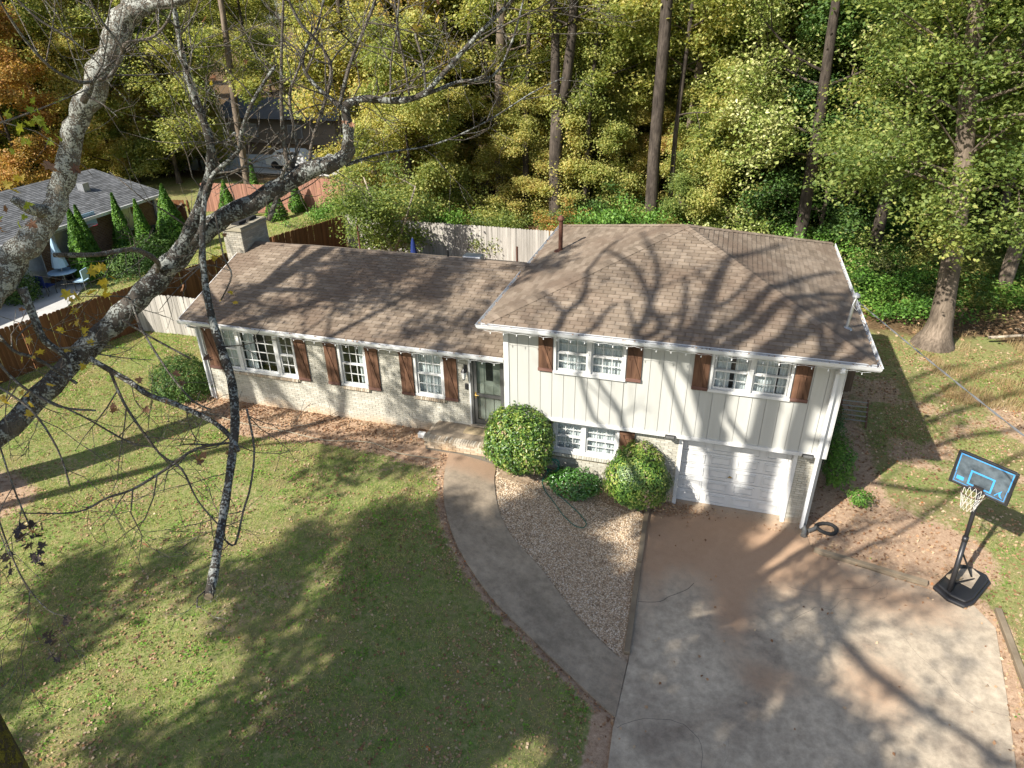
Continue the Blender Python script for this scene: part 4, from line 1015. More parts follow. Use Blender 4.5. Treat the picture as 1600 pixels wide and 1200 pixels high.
# ------------------------------------------------------------------ basketball hoop
hp_ = thing('basketball_hoop', 'portable basketball hoop with black base and blue-lined backboard by the driveway', 'basketball hoop', (11.2, -1.2, 0))
base = [(10.58, -1.40), (10.80, -1.74), (11.12, -1.90), (11.34, -1.72), (11.88, -.92), (11.86, -.66), (11.45, -.42), (11.25, -.50)]
bc = (11.22, -1.15)
MB().prism(base, .0, .10).prism([(bc[0]+(x-bc[0])*.88, bc[1]+(y-bc[1])*.88) for x, y in base], .10, .17).build('base', M['black'], hp_, bevel=.03)
MB().prism([(11.2, -.75), (11.55, -.65), (11.65, -.85), (11.35, -1.35), (11.12, -1.2)], .17, .185).build('sand_tray', M['drive'], hp_)
MB().box(-.14, .14, -.10, .10, 0, .07, Matrix.Translation((11.05, -1.12, .186)) @ Matrix.Rotation(.6, 4, 'Z')).build('brick_weight', M['timber'], hp_, bevel=.01)
MB().tube([(10.86, -1.56, .12), (10.955, -1.15, 1.40)], .055, 12).build('lower_pole', M['black'], hp_, True)
MB().tube([(10.952, -1.165, 1.35), (11.06, -.72, 2.72)], .046, 12).tube([(10.95, -1.17, 1.32), (10.957, -1.14, 1.43)], .064, 12).build('upper_pole', M['black'], hp_, True)
MB().bar((10.94, -1.22, 1.1), (11.45, -.95, .18), .03).bar((10.86, -1.5, .35), (11.5, -1.0, .18), .025).build('brace', M['blackmat'], hp_)
BL = Vector((10.52, -.51, 2.45)); BR = Vector((11.43, -1.19, 2.45)); ux = (BR-BL).normalized(); uz = Vector((0, 0, 1)); un = ux.cross(uz); bw_ = (BR-BL).length; bh = .80
Mb = Matrix(((ux.x, un.x, 0, BL.x), (ux.y, un.y, 0, BL.y), (0, 0, 1, BL.z), (0, 0, 0, 1)))     # local x right, y to the court, z up
def bd(x0, x1, y0, y1, z0, z1, mb_=None): return (mb_ or MB()).box(x0, x1, y0, y1, z0, z1, Mb)
def board_mat():
    m, nt = mat_new('grey_clear_board'); n = noise(nt, 6, 4)
    return finish(m, nt, ramp(nt, [(.3, (.05, .065, .075)), (.7, (.12, .15, .17))], n).outputs[0], .12, .7)
bb = bd(0, bw_, -.02, .02, 0, bh).build('backboard', board_mat(), hp_)
m_ = MB()
for r_ in ((-.02, .035, 0, bh), (bw_-.035, bw_+.02, 0, bh), (.035, bw_-.035, -.02, .03), (.035, bw_-.035, bh-.03, bh+.02)): bd(r_[0], r_[1], -.03, .032, r_[2], r_[3], m_)
m_.build('rim_frame', M['black'], bb, bevel=.012)
bd(-.022, .04, -.034, .036, -.02, .30).build('corner_pad', M['blackmat'], bb); bd(bw_-.04, bw_+.022, -.034, .036, -.02, .30).build('corner_pad', M['blackmat'], bb)
m_ = MB()
for r_ in ((.045, .065, .31, bh-.04), (bw_-.065, bw_-.045, .31, bh-.04), (.045, bw_-.045, bh-.062, bh-.042)): bd(r_[0], r_[1], .0205, .024, r_[2], r_[3], m_)
for r_ in ((.06, .07, .05, .30), (bw_-.07, bw_-.06, .05, .30), (.07, bw_-.07, .05, .058)): bd(r_[0], r_[1], .0205, .023, r_[2], r_[3], m_)
m_.build('border_line', M['boardblue'], bb)
m_ = MB(); cx = bw_/2
for r_ in ((cx-.24, cx-.205, .10, .46), (cx+.205, cx+.24, .10, .46), (cx-.205, cx+.205, .425, .46), (cx-.205, cx+.205, .10, .13)): bd(r_[0], r_[1], .0205, .025, r_[2], r_[3], m_)
m_.build('target_square', M['boardblue'], bb)
bd(.10, .25, .0205, .024, .12, .21).build('logo_patch', M['boardblue'], bb, bevel=.01)
# leaping figure mark in the right corner: small angular shape
pv = [(0, .10), (.03, .03), (.10, .0), (.045, .065), (.035, .12), (.05, .19), (.02, .15), (-.01, .11), (-.07, .02), (-.05, .015)]
n_ = len(pv); vv = [tuple(Mb @ Vector((bw_-.20+a, .0205, .09+b))) for a, b in pv]+[tuple(Mb @ Vector((bw_-.20+a, .024, .09+b))) for a, b in pv]
MB().add(vv, [tuple(range(n_)), tuple(range(n_, 2*n_))[::-1]]+[(i, n_+i, n_+(i+1) % n_, (i+1) % n_) for i in range(n_)]).build('corner_emblem', M['boardblue'], bb)
rc = Mb @ Vector((cx, .30, .12)); rr_ = .228
MB().tube([rc+Vector((rr_*math.cos(a), rr_*math.sin(a), 0)) for a in [i*2*math.pi/28 for i in range(29)]], .010, 6).bar(Mb @ Vector((cx-.06, .03, .10)), rc-(rc-(Mb @ Vector((cx, .03, .12)))).normalized()*rr_, .05, .02).build('rim', M['rim'], hp_)
bd(cx-.10, cx+.10, .022, .05, .02, .16).build('rim_bracket', M['blackmat'], hp_)
m_ = MB()
for k_ in range(12):
    for s_ in (1, -1):
        pts = []
        for j in range(6):
            t = j/5; a = 2*math.pi*(k_+s_*t*1.5)/12; r2 = rr_*(1-.42*t**.8); pts.append(rc+Vector((r2*math.cos(a), r2*math.sin(a), -.42*t)))
        m_.tube(pts, .0038, 4, False)
m_.build('net', M['net'], hp_)
MB().bar((11.05, -.75, 2.65), Mb @ Vector((cx, -.03, .35)), .06).bar((11.03, -.82, 2.45), Mb @ Vector((cx, -.03, .08)), .05).build('support_arm', M['black'], hp_)

# ------------------------------------------------------------------ service cable from the mast to the street
a = Vector((8.12, .98, 5.88)); b = Vector((12.7, -24.6, 9.4))
def sag(a, b, s, n=24): return [a.lerp(b, i/n)+Vector((0, 0, -s*4*(i/n)*(1-i/n))) for i in range(n+1)]
b.z = 9.4
cable = thing('service_cable', 'twisted overhead power cable running from the roof mast to the right edge', 'cable', (8.12, .98, 5.88))
P_ = sag(a, b, .35, 60)
MB().tube(P_, .007, 6).build('bare_wire', M['galv'], cable, True)
for ph in (0, math.pi):
    pts = []
    d = (b-a).normalized(); s1 = d.cross(Vector((0, 0, 1))).normalized(); s2 = s1.cross(d)
    for i in range(420):
        t = i/419; q = a.lerp(b, t)+Vector((0, 0, -.35*4*t*(1-t))); an = t*150+ph; pts.append(q+(s1*math.cos(an)+s2*math.sin(an))*.010)
    MB().tube(pts, .0055, 4).build('insulated_wire', M['galv'], cable, True)
up_ = thing('utility_pole', 'wooden utility pole by the street holding the service cable', 'utility pole', (12.7, -24.7, 0))
MB().tube([(12.7, -24.75, -.2), (12.7, -24.75, 10.4)], [.16, .12], 12).build('pole', M['bark'], up_); MB().bar((12.0, -24.75, 9.7), (13.4, -24.75, 9.7), .12).build('crossarm', M['timber'], up_)

# ------------------------------------------------------------------ fences
def picket_mesh(h, w, mat, t=.018):
    c = .035
    return MB().add([(0, 0, 0), (w, 0, 0), (w, 0, h-c), (w-c, 0, h), (c, 0, h), (0, 0, h-c), (0, t, 0), (w, t, 0), (w, t, h-c), (w-c, t, h), (c, t, h), (0, t, h-c)],
                    [(0, 1, 2, 3, 4, 5), (11, 10, 9, 8, 7, 6)]+[(i, 6+i, 6+(i+1) % 6, (i+1) % 6) for i in range(6)]).mesh('picket', mat)
def fence(pts, h, mat, label, cat='fence', w=.135, gap=.007, name='picket_fence', posts=True):
    t = thing(name, label, cat, (pts[0][0], pts[0][1], H(*pts[0]))); me_ = picket_mesh(h, w, mat); cnt = 0
    rl, ps = MB(), []
    for p, q in zip(pts[:-1], pts[1:]):
        p = Vector(p); q = Vector(q); L = (q-p).length; u = (q-p)/L; ang = math.atan2(u.y, u.x); n = int(L/(w+gap)); nrm = Vector((-u.y, u.x))
        for i in range(n):
            c = p+u*(i*(w+gap)); o = bpy.data.objects.new('picket', me_); link(o, t)
            o.location = (c.x, c.y, H(c.x, c.y)-.03+random.uniform(-.012, .012)); o.rotation_euler = (random.uniform(-.012, .012), 0, ang+random.uniform(-.01, .01)); cnt += 1
        m_ = int(L/2.4)+1
        for i in range(m_+1):
            c = p+u*(L*i/m_)+nrm*.09; ps.append(c)
            if i: 
                c0 = p+u*(L*(i-1)/m_)+nrm*.045; c1 = p+u*(L*i/m_)+nrm*.045
                for zz_ in (.3, h-.35): rl.bar((c0.x, c0.y, H(c0.x, c0.y)+zz_), (c1.x, c1.y, H(c1.x, c1.y)+zz_), .05, .09)
    rl.build('rails', mat, t)
    for c in ps: MB().box(c.x-.045, c.x+.045, c.y-.045, c.y+.045, H(c.x, c.y)-.1, H(c.x, c.y)+h-.08).build('post', mat, t)
    return t
fence([(-18.6, -5), (-17.3, .5), (-15.4, 7.4), (-14.8, 11.6), (-14.35, 17.2)], 1.80, M['fence_brown'], 'brown stained picket fence along the left boundary beside the neighbour patio', w=.14)
fence([(-14.3, 17.3), (-3.0, 17.35), (6.5, 17.6)], 1.80, M['fence_grey'], 'weathered grey picket fence across the back yard in front of the woods')
fence([(-16.3, 4.18), (-9.95, 4.35)], 1.62, M['fence_grey'], 'short pale grey picket fence from the boundary fence to the left end of the house')
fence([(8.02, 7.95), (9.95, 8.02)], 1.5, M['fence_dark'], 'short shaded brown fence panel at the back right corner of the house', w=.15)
fence([(-27.0, 21.8), (-17.2, 22.9)], 1.85, M['fence_red'], 'red stained fence in the neighbour back yard behind the arborvitae', w=.15)
gt = fence([(-28.6, 17.0), (-25.0, 18.0)], 1.8, M['fence_brown'], 'dark brown board gate with diagonal braces beside the neighbour house', 'gate', w=.15, name='board_gate')
for xa in (-28.5, -26.8): MB().bar((xa, 16.9+(xa+28.6)*.28, .75), (xa+1.6, 16.9+(xa+30.2)*.28, 2.2), .1, .03, (0, 1, 0)).build('brace', M['timber'], gt)
for (x, y, h, lab) in ((-3.18, 12, 3.0, 'thin dark post standing behind the low roof near the upper roof edge'), (-11.2, 13, 3.1, 'dark post standing in front of the back fence by the dogwood')):
    p_ = MB().tube([(x, y, H(x, y)), (x, y, h)], .045, 8).build('fence_post' if False else 'metal_post', M['rust']); props(p_, lab, 'post')
um = thing('closed_umbrella', 'closed navy blue patio umbrella behind the low roof in front of the grey fence', 'umbrella', (-8.45, 13, .8))
MB().tube([(-8.45, 13, .8), (-8.45, 13, 2.75)], .025, 8).build('pole', M['darkmetal'], um)
MB().lathe([(.17, 0), (.15, .3), (.10, .75), (.05, .95), (.02, 1.0)], (-8.45, 13, 1.72), 10).build('canopy', M['navy'], um)

# ------------------------------------------------------------------ neighbour house and yard
def hip_or_gable(name, label, x0, x1, y0, y1, zb, ze, rise, wall, roofm, oh=.45, axis='y', wins=(), loc=None):
    t = thing(name, label, 'house', ((x0+x1)/2, (y0+y1)/2, zb)); MB().box(x0, x1, y0, y1, zb-.3, ze).build('wall', wall, t)
    a, b_, c, d = x0-oh, x1+oh, y0-oh, y1+oh
    if axis == 'y': xm = (x0+x1)/2; v = [(a, c, ze), (b_, c, ze), (b_, d, ze), (a, d, ze), (xm, c, ze+rise), (xm, d, ze+rise)]; f = [(0, 4, 5, 3), (1, 2, 5, 4), (0, 1, 4), (2, 3, 5), (0, 3, 2, 1)]
    else: ym = (y0+y1)/2; v = [(a, c, ze), (b_, c, ze), (b_, d, ze), (a, d, ze), (a, ym, ze+rise), (b_, ym, ze+rise)]; f = [(0, 1, 5, 4), (3, 4, 5, 2), (0, 4, 3), (1, 2, 5), (0, 3, 2, 1)]
    MB().add(v, f).build('roof', roofm, t)
    for (wx0, wx1, wy0, wy1, wz0, wz1) in wins:
        w_ = MB().box(wx0-.06, wx1+.06, wy0-.06, wy1+.06, wz0-.06, wz1+.06).build('window', M['white'], t)
        MB().box(wx0+(0 if wx1-wx0 > .3 else .1), wx1+(.0 if wx1-wx0 > .3 else .08), wy0-(0 if wy1-wy0 > .3 else .08), wy1, wz0, wz1).build('pane', M['galv'], w_)
    return t
nh = hip_or_gable('neighbour_house', 'brown brick neighbour house with a blue-grey shingle roof at the left edge', -33.7, -25.3, -8, 15.9, .6, 3.15, 1.1, M['redbrick'], M['shingle_grey'], .5, 'y',
                  [(-25.33, -25.24, 9.2, 10.3, 1.7, 2.8), (-25.33, -25.24, 12.9, 14.0, 1.8, 2.9), (-25.33, -25.24, 7.2, 8.2, .65, 2.75)])
MB().box(-24.82, -24.74, -8.5, 16.4, 3.02, 3.17).box(-25.25, -25.12, 15.75, 15.9, .5, 3.1).build('gutter', M['white'], nh)
# shingle courses on the neighbour roof (rows only, far away)
m_ = MB(); sx = 4.7; rs = 1.1
k_ = 0
for j in range(28):
    xa = -24.8-j*.165; za = 3.15+j*.165*rs/4.7
    y = -8.5-(j*.13 % .3)
    while y < 16.4:
        m_.add([(xa, max(y, -8.5), za+.022), (xa, min(y+.29, 16.4), za+.022), (xa-.17, min(y+.29, 16.4), za+.17*rs/4.7+.006), (xa-.17, max(y, -8.5), za+.17*rs/4.7+.006), (xa, max(y, -8.5), za), (xa, min(y+.29, 16.4), za)], [(0, 1, 2, 3), (4, 5, 1, 0)]); y += .30
m_.build('shingles', M['shingle_grey'], nh, kind='stuff')
MB().box(-27.6, -27.2, 13.4, 13.8, 3.6, 4.15).build('roof_vent', M['galv'], nh); MB().tube([(-28.2, 12.4, 3.7), (-28.2, 12.4, 4.15)], .05, 8).build('vent_pipe', M['galv'], nh)

def arborvitae(x, y, h, rad, label, seed, z0=None):
    r_ = np.random.default_rng(seed); n = int(3800*rad*h/1.6)+1200; z0 = H(x, y) if z0 is None else z0
    t = thing('arborvitae', label, 'arborvitae', (x, y, z0), 'arborvitae in the neighbour yard')
    u = r_.random(n)**1.25; a = r_.uniform(0, 6.283, n); prof = rad*np.minimum(1, (1-u)*1.25+.02)*np.minimum(1, .75+u*1.6)*(1+.10*np.sin(a*5+u*9+seed))
    rr = prof*np.where(r_.random(n) < .8, r_.uniform(.88, 1.05, n), r_.uniform(.4, .9, n)); c = np.stack([x+rr*np.cos(a), y+rr*np.sin(a), z0+.08+u*h], -1)
    out = np.stack([np.cos(a), np.sin(a), .5+0*a], -1)
    V, F = leaf_faces(c, r_.uniform(.09, .17, n), .3, .5, .2, seed, out)
    new_obj('foliage', raw_mesh('foliage', V, F, M['lf_arb']), t)
    MB().tube([(x, y, z0-.05), (x, y, z0+h*.8)], [.06, .02], 6).build('trunk', M['bark'], t)
arborvitae(-23.9, 9.3, 3.5, .62, 'tall arborvitae by the patio, nearest the grey roof of the neighbour house', 21)
arborvitae(-24.6, 10.3, 3.3, .55, 'slim dark arborvitae between the patio and the brick wall', 22)
arborvitae(-24.3, 12.3, 3.4, .55, 'slender arborvitae in front of the brick wall and its window', 23)
arborvitae(-23.6, 12.9, 3.0, .55, 'shorter arborvitae just right of the slender one by the brick wall', 24)
arborvitae(-23.2, 14.5, 3.4, .85, 'biggest cone shaped arborvitae, beside the trash bin and gate', 25)
arborvitae(-24.6, 21.0, 2.2, .55, 'bright arborvitae left of the lichen covered limb, before the red fence', 26)
arborvitae(-24.0, 20.4, 1.7, .45, 'small low arborvitae touching the bright one before the red fence', 27)
arborvitae(-24.3, 23.6, 3.0, .35, 'thin pointed arborvitae rising behind the red fence', 28)
arborvitae(-20.6, 20.2, 2.0, .62, 'rounded arborvitae right of the limb near the brown fence corner', 29)
arborvitae(-20.2, 21.9, 1.9, .5, 'arborvitae close against the red fence at its right end', 30)
tb = thing('trash_bin', 'dark green wheeled trash bin by the neighbour brick wall', 'trash bin', (-24.6, 15.2, .6))
MB().add([(-.26, -.3, 0), (.26, -.3, 0), (.26, .3, 0), (-.26, .3, 0), (-.33, -.38, 1.0), (.33, -.38, 1.0), (.33, .38, 1.0), (-.33, .38, 1.0)], [(3, 2, 1, 0), (4, 5, 6, 7), (0, 1, 5, 4), (1, 2, 6, 5), (2, 3, 7, 6), (3, 0, 4, 7)])
m_ = MB(); m_.add([(-24.6+x, 15.2+y, .6+z) for x, y, z in [(-.26, -.3, 0), (.26, -.3, 0), (.26, .3, 0), (-.26, .3, 0), (-.33, -.38, 1.0), (.33, -.38, 1.0), (.33, .38, 1.0), (-.33, .38, 1.0)]], [(3, 2, 1, 0), (4, 5, 6, 7), (0, 1, 5, 4), (1, 2, 6, 5), (2, 3, 7, 6), (3, 0, 4, 7)])
m_.build('bin', M['trash'], tb, bevel=.03); MB().box(-24.97, -24.23, 14.78, 15.62, 1.6, 1.68).build('lid', M['trash'], tb, bevel=.02)
for yy in (14.95, 15.45): MB().tube([(-24.2, yy, .72), (-24.14, yy, .72)], .12, 10).build('wheel', M['blackmat'], tb)
# patio furniture
pu = thing('patio_umbrella', 'closed light blue umbrella over the neighbour patio table', 'umbrella', (-24.3, 8.3, .64))
MB().tube([(-24.3, 8.3, .6), (-24.3, 8.3, 3.0)], .025, 8).build('pole', M['galv'], pu)
MB().lathe([(.34, 0), (.28, .35), (.12, 1.0), (.03, 1.35)], (-24.3, 8.3, 1.6), 8).build('canopy', M['bluecanvas'], pu)
tbl = thing('patio_table', 'round glass patio table under the light blue umbrella', 'table', (-24.3, 8.3, .64))
MB().lathe([(.6, 0), (.62, .03), (.6, .045)], (-24.3, 8.3, 1.33), 20).build('tabletop', M['bluecanvas'], tbl)
for a_ in range(4): MB().tube([(-24.3+.45*math.cos(a_*1.57+.7), 8.3+.45*math.sin(a_*1.57+.7), .64), (-24.3+.3*math.cos(a_*1.57+.7), 8.3+.3*math.sin(a_*1.57+.7), 1.33)], .02, 6).build('leg', M['darkmetal'], tbl)
def chair(x, y, rz, mat, label):
    t = thing('patio_chair', label, 'chair', (x, y, .64)); Mx = Matrix.Translation((x, y, .64)) @ Matrix.Rotation(rz, 4, 'Z')
    MB().box(-.25, .25, -.25, .25, .40, .44, Mx).build('seat', mat, t); MB().box(-.25, .25, .22, .26, .48, .95, Mx).build('backrest', mat, t)
    for sx_ in (-.23, .23):
        for sy_ in (-.23, .23): MB().box(sx_-.015, sx_+.015, sy_-.015, sy_+.015, 0, .40 if sy_ < 0 else .9, Mx).build('leg', M['darkmetal'], t)
chair(-25.3, 8.4, 1.57, M['bluecanvas'], 'pale patio chair between the umbrella table and the brick wall')
chair(-24.2, 7.2, 3.14, M['navy'], 'dark blue patio chair on the near side of the umbrella table')
chair(-23.2, 8.2, -1.3, M['bluecanvas'], 'pale patio chair on the right side of the umbrella table')
chair(-25.6, 5.0, .4, M['navy'], 'dark blue chair alone at the near left of the patio')
props(MB().box(-26.1, -24.9+.0, 8.9, 9.9, .645, .66).build('doormat', M['blackmat']), 'dark mat on the neighbour patio before the back door', 'door mat')
mh = thing('small_hoop', 'small basketball hoop with a clear rounded backboard by the neighbour wall', 'basketball hoop', (-24.95, 11.0, .6))
MB().tube([(-25.05, 11.0, .6), (-25.05, 11.0, 3.0)], .04, 8).build('pole', M['black'], mh); MB().box(-24.95, -24.90, 10.45, 11.55, 2.65, 3.35).build('backboard', M['bluecanvas'], mh, bevel=.1)
MB().tube([(-24.65+.22*math.cos(q), 11+.22*math.sin(q), 2.8) for q in [i*.4488 for i in range(15)]], .012, 5).build('rim', plain('red_rim', (.5, .03, .05), .5), mh)
bush('patio_shrub', 'dark shrub on the neighbour patio edge left of the table', 'shrub', (-24.6, 6.2, 1.2), (.8, .9, .75), 2500, .10, 'lf_dark', seed=40, lump=.2)
bush('patio_shrub', 'dark low shrub between the tall arborvitae and the brown fence', 'shrub', (-22.4, 10.6, 1.1), (1.2, 1.5, .8), 4500, .10, 'lf_dark', seed=41, lump=.25)
bush('patio_shrub', 'dark low hedge clump before the big cone shaped arborvitae', 'shrub', (-22.9, 12.6, 1.1), (.9, 1.2, .8), 3000, .10, 'lf_dark', seed=42, lump=.25)
# far road, drive and houses seen through the trees
road = MB().prism([(-60, 32), (-24, 33), (-20, 34), (-20, 39), (-60, 38)], lambda x, y: H(x, y)+.05, lambda x, y: H(x, y)+.12).build('far_road', M['concrete_far'], kind='structure')
hip_or_gable('far_house', 'long tan house half hidden behind the yellow trees at upper left', -44, -31, 46, 53, .3, 2.9, 1.5, plain('tan_wall', (.30, .25, .19), .9), M['shingle_grey'], .5, 'x', [(-41, -39.6, 45.93, 46, 1.2, 2.3), (-36, -34.6, 45.93, 46, 1.2, 2.3)])
hip_or_gable('far_house', 'blue-grey far house glimpsed behind the tall straight trunk', -14, -2, 66, 74, 0, 3.4, 1.8, plain('pale_blue_wall', (.42, .46, .5), .8), M['shingle_grey'], .5, 'x', [(-10, -8.8, 65.93, 66, 1.5, 2.7), (-6, -4.8, 65.93, 66, 1.5, 2.7)])
hip_or_gable('far_house', 'white far house glimpsed between trunks right of the chimney pipe', 0, 11, 78, 86, 0, 3.4, 1.8, M['white'], M['shingle_grey'], .5, 'x', [(3, 4.2, 77.93, 78, 1.5, 2.7)])
hip_or_gable('far_shed', 'small pale shed beyond the fence left of the double trunked tree', -19, -15.5, 40, 43, .4, 2.6, .9, M['white'], M['shingle_grey'], .3, 'x')
def car(x, y, z, rz, mat, label):
    t = thing('parked_car', label, 'car', (x, y, z)); Mx = Matrix.Translation((x, y, z)) @ Matrix.Rotation(rz, 4, 'Z')
    side_ = [(-2.2, .3), (2.2, .3), (2.25, .75), (1.3, .95), (.7, 1.42), (-1.2, 1.45), (-1.8, 1.0), (-2.25, .9)]
    n = len(side_); v = [tuple(Mx @ Vector((a_, s_*(.85 if b_ < 1.1 else .68), b_))) for s_ in (-1, 1) for a_, b_ in side_]
    MB().add(v, [tuple(range(n)), tuple(range(n, 2*n))[::-1]]+[(i, n+i, n+(i+1) % n, (i+1) % n) for i in range(n)]).build('body', mat, t, bevel=.08)
    MB().box(-1.1, .6, -.79, .79, 1.0, 1.34, Mx).build('side_windows', M['black'], t)
    for sx_ in (-1.4, 1.4):
        for sy_ in (-.8, .8): MB().tube([tuple(Mx @ Vector((sx_, sy_-.1, .33))), tuple(Mx @ Vector((sx_, sy_+.1, .33)))], .33, 14).build('wheel', M['blackmat'], t)
car(-28.5, 35, .75, .1, M['gutter'], 'white car parked on the far road at upper left')
car(-8.5, 60, .2, .6, M['gutter'], 'white car far off between the trunks of the woods')

# ------------------------------------------------------------------ trees
def grow(q, p, d, L, r0, lvl, maxl, out, nodes, up=.05, wig=.16, kids=(4, 6), ang=(30, 60), ratio=.55, taper=.35, step=.7):
    p = Vector(p); d = Vector(d).normalized(); n = max(3, int(L/step)); pts = [p.copy()]; rad = [r0]
    for i in range(n):
        d = d+Vector((q.gauss(0, wig), q.gauss(0, wig), q.gauss(0, wig*.7)+up)); d.normalize(); p = p+d*(L/n); pts.append(p.copy()); rad.append(r0*(1-(1-taper)*(i+1)/n))
    out.append((pts, rad, lvl))
    if lvl >= maxl-1: nodes.extend(pts[1:])
    else: nodes.extend(pts[-1:])
    if lvl < maxl:
        k = q.randint(*kids); a0 = q.uniform(0, 6.28)
        for j in range(k):
            f = .30+.66*(j+q.random()*.7)/k; i = min(n-1, int(f*n)); c = pts[i].lerp(pts[i+1], f*n-i); ax = (pts[i+1]-pts[i]).normalized()
            s1 = ax.orthogonal().normalized(); s2 = ax.cross(s1); az = a0+j*2.4; th = R(q.uniform(*ang))
            nd = ax*math.cos(th)+(s1*math.cos(az)+s2*math.sin(az))*math.sin(th)
            grow(q, c, nd, L*ratio*q.uniform(.75, 1.2)*(1.1-.4*f), rad[i]*q.uniform(.5, .7), lvl+1, maxl, out, nodes, up, wig, kids, ang, ratio, taper, max(.3, step*.8))
def limbs_mb(out, segs=(9, 7, 5, 4, 3), minr=.0):
    m = MB()
    for pts, rad, lvl in out:
        if rad[0] > minr: m.tube(pts, rad, segs[min(lvl, len(segs)-1)], lvl == 0)
    return m
def deciduous(seed, Ht, r0, base, Rc, nleaf, lsize, droop=.6, lean=(0, 0)):
    """trunk with flare and limbs, crown of leaf clumps; local coordinates"""
    q = random.Random(seed); r_ = np.random.default_rng(seed); out = []; nodes = []
    pts = [Vector((0, 0, -.3))]; rad = [r0*1.75]; n = 14
    for i in range(1, n+1):
        z = Ht*.93*(i/n); w = .02*z
        pts.append(Vector((lean[0]*z+q.gauss(0, w*.5)*.5, lean[1]*z+q.gauss(0, w*.5)*.5, z))); rad.append(r0*(1-.86*i/n))
    pts.insert(1, Vector((0, 0, .35))); rad.insert(1, r0*1.25); pts.insert(2, Vector((0, 0, .9))); rad.insert(2, r0*1.06)
    out.append((pts, rad, 0)); nb_ = 20
    for j in range(nb_):
        f = (base+(Ht*.95-base)*((j+q.random()*.6)/nb_))/Ht
        z = f*Ht; i = min(range(len(pts)), key=lambda k: abs(pts[k].z-z)); p = pts[i].copy(); p.z = z; az = j*2.4+q.random(); g = (z-base)/(Ht-base)
        L = Rc*(1.0-.45*g**3)*q.uniform(.6, 1.2)
        grow(q, p, (math.cos(az), math.sin(az), .25+.8*g), L, max(.03, rad[i]*.45), 1, 3, out, nodes, .03, .13, (3, 4), (30, 60), .5, .3, .8)
    P = np.array([tuple(p) for p in nodes]); k = len(P); idx = r_.integers(0, k, nleaf); wt = r_.random(k)**1.2+.1; idx = r_.choice(k, nleaf, p=wt/wt.sum())
    c = P[idx]+r_.normal(size=(nleaf, 3))*np.array([.40, .40, .20])*(Rc/4); c[:, 2] -= droop*.15
    rc_ = np.hypot(c[:, 0], c[:, 1]); outw = np.stack([c[:, 0]/(rc_+.5), c[:, 1]/(rc_+.5), .3+0*rc_], -1)*.35
    V, F = leaf_faces(c, r_.uniform(lsize*.6, lsize*1.25, nleaf), .55, .68, .3, seed, outw)
    tm = limbs_mb(out, (10, 5, 4, 3), .012).mesh('trunk', M['bark'], True); cm_ = raw_mesh('crown', V, F, M['lf_olive'])
    return tm, cm_
VAR = [deciduous(101, 20, .27, 4.5, 4.8, 56000, .19), deciduous(102, 23, .30, 7.5, 5.2, 58000, .19), deciduous(103, 18, .2, 3.0, 4.4, 52000, .185),
       deciduous(104, 13, .15, 1.0, 4.2, 46000, .18), deciduous(105, 21, .25, 6.0, 4.8, 56000, .19)]
def tree(v, x, y, rz, sc, leaf, bark, label, group=None, name='deciduous_tree', meshes=None, leafobj=True):
    tm, cm_ = meshes or VAR[v]
    t = thing(name, label, 'tree', (x, y, H(x, y)), group); t.rotation_euler = (0, 0, rz); t.scale = (sc, sc, sc*random.uniform(.92, 1.1))
    for nm, me_, mt in (('trunk', tm, bark), ('crown', cm_, leaf)):
        o = bpy.data.objects.new(nm, me_); COL.objects.link(o); o.parent = t
        o.material_slots[0].link = 'OBJECT'; o.material_slots[0].material = M[mt]
    return t
q = random.Random(5)
rows = [(36, 4.3, 0), (40, 4.4, 1), (45, 4.6, 2), (51, 4.9, 2), (58, 5.8, 3), (70, 7, 4), (86, 8.5, 4), (105, 10, 5), (130, 12, 5), (165, 15, 5)]
names_col = {'lf_yellow': 'yellow', 'lf_olive': 'olive', 'lf_green': 'green', 'lf_tan': 'pale-leaved', 'lf_orange': 'orange', 'lf_dark': 'dark green'}
F2 = Vector((fwd.x, fwd.y)).normalized(); R2 = Vector((rt.x, rt.y)).normalized()
TR = []
NAMED = [(-4.3, 24, 34), (1.25, 23, 30), (-8.3, 26, 18), (-1.75, 27, 16), (2.82, 26, 20), (-13.3, 33, 14)]
def pxd(x, y):
    v = Vector((x-CAM[0], y-CAM[1])); return 800+fpx*v.dot(R2)/v.dot(F2), v.dot(F2)
NPX = [(*pxd(a_, b_), w_) for a_, b_, w_ in NAMED]
def hides(x, y, extra=14):
    p_, d_ = pxd(x, y); return any(abs(p_-n_[0]) < n_[2]+extra and d_ < n_[1]+1.5 for n_ in NPX)
def where(px):
    for lim, w_ in ((130, 'above the grey neighbour roof'), (330, 'behind the thick lichen limb'), (530, 'above the far road'), (700, 'above the leafy dogwood'), (850, 'above the grey fence'), (1000, 'behind the vent pipe'), (1160, 'behind the upper roof peak'), (1310, 'behind the right roof slope'), (1430, 'above the service mast'), (9999, 'beside the big oak')):
        if px < lim: return w_
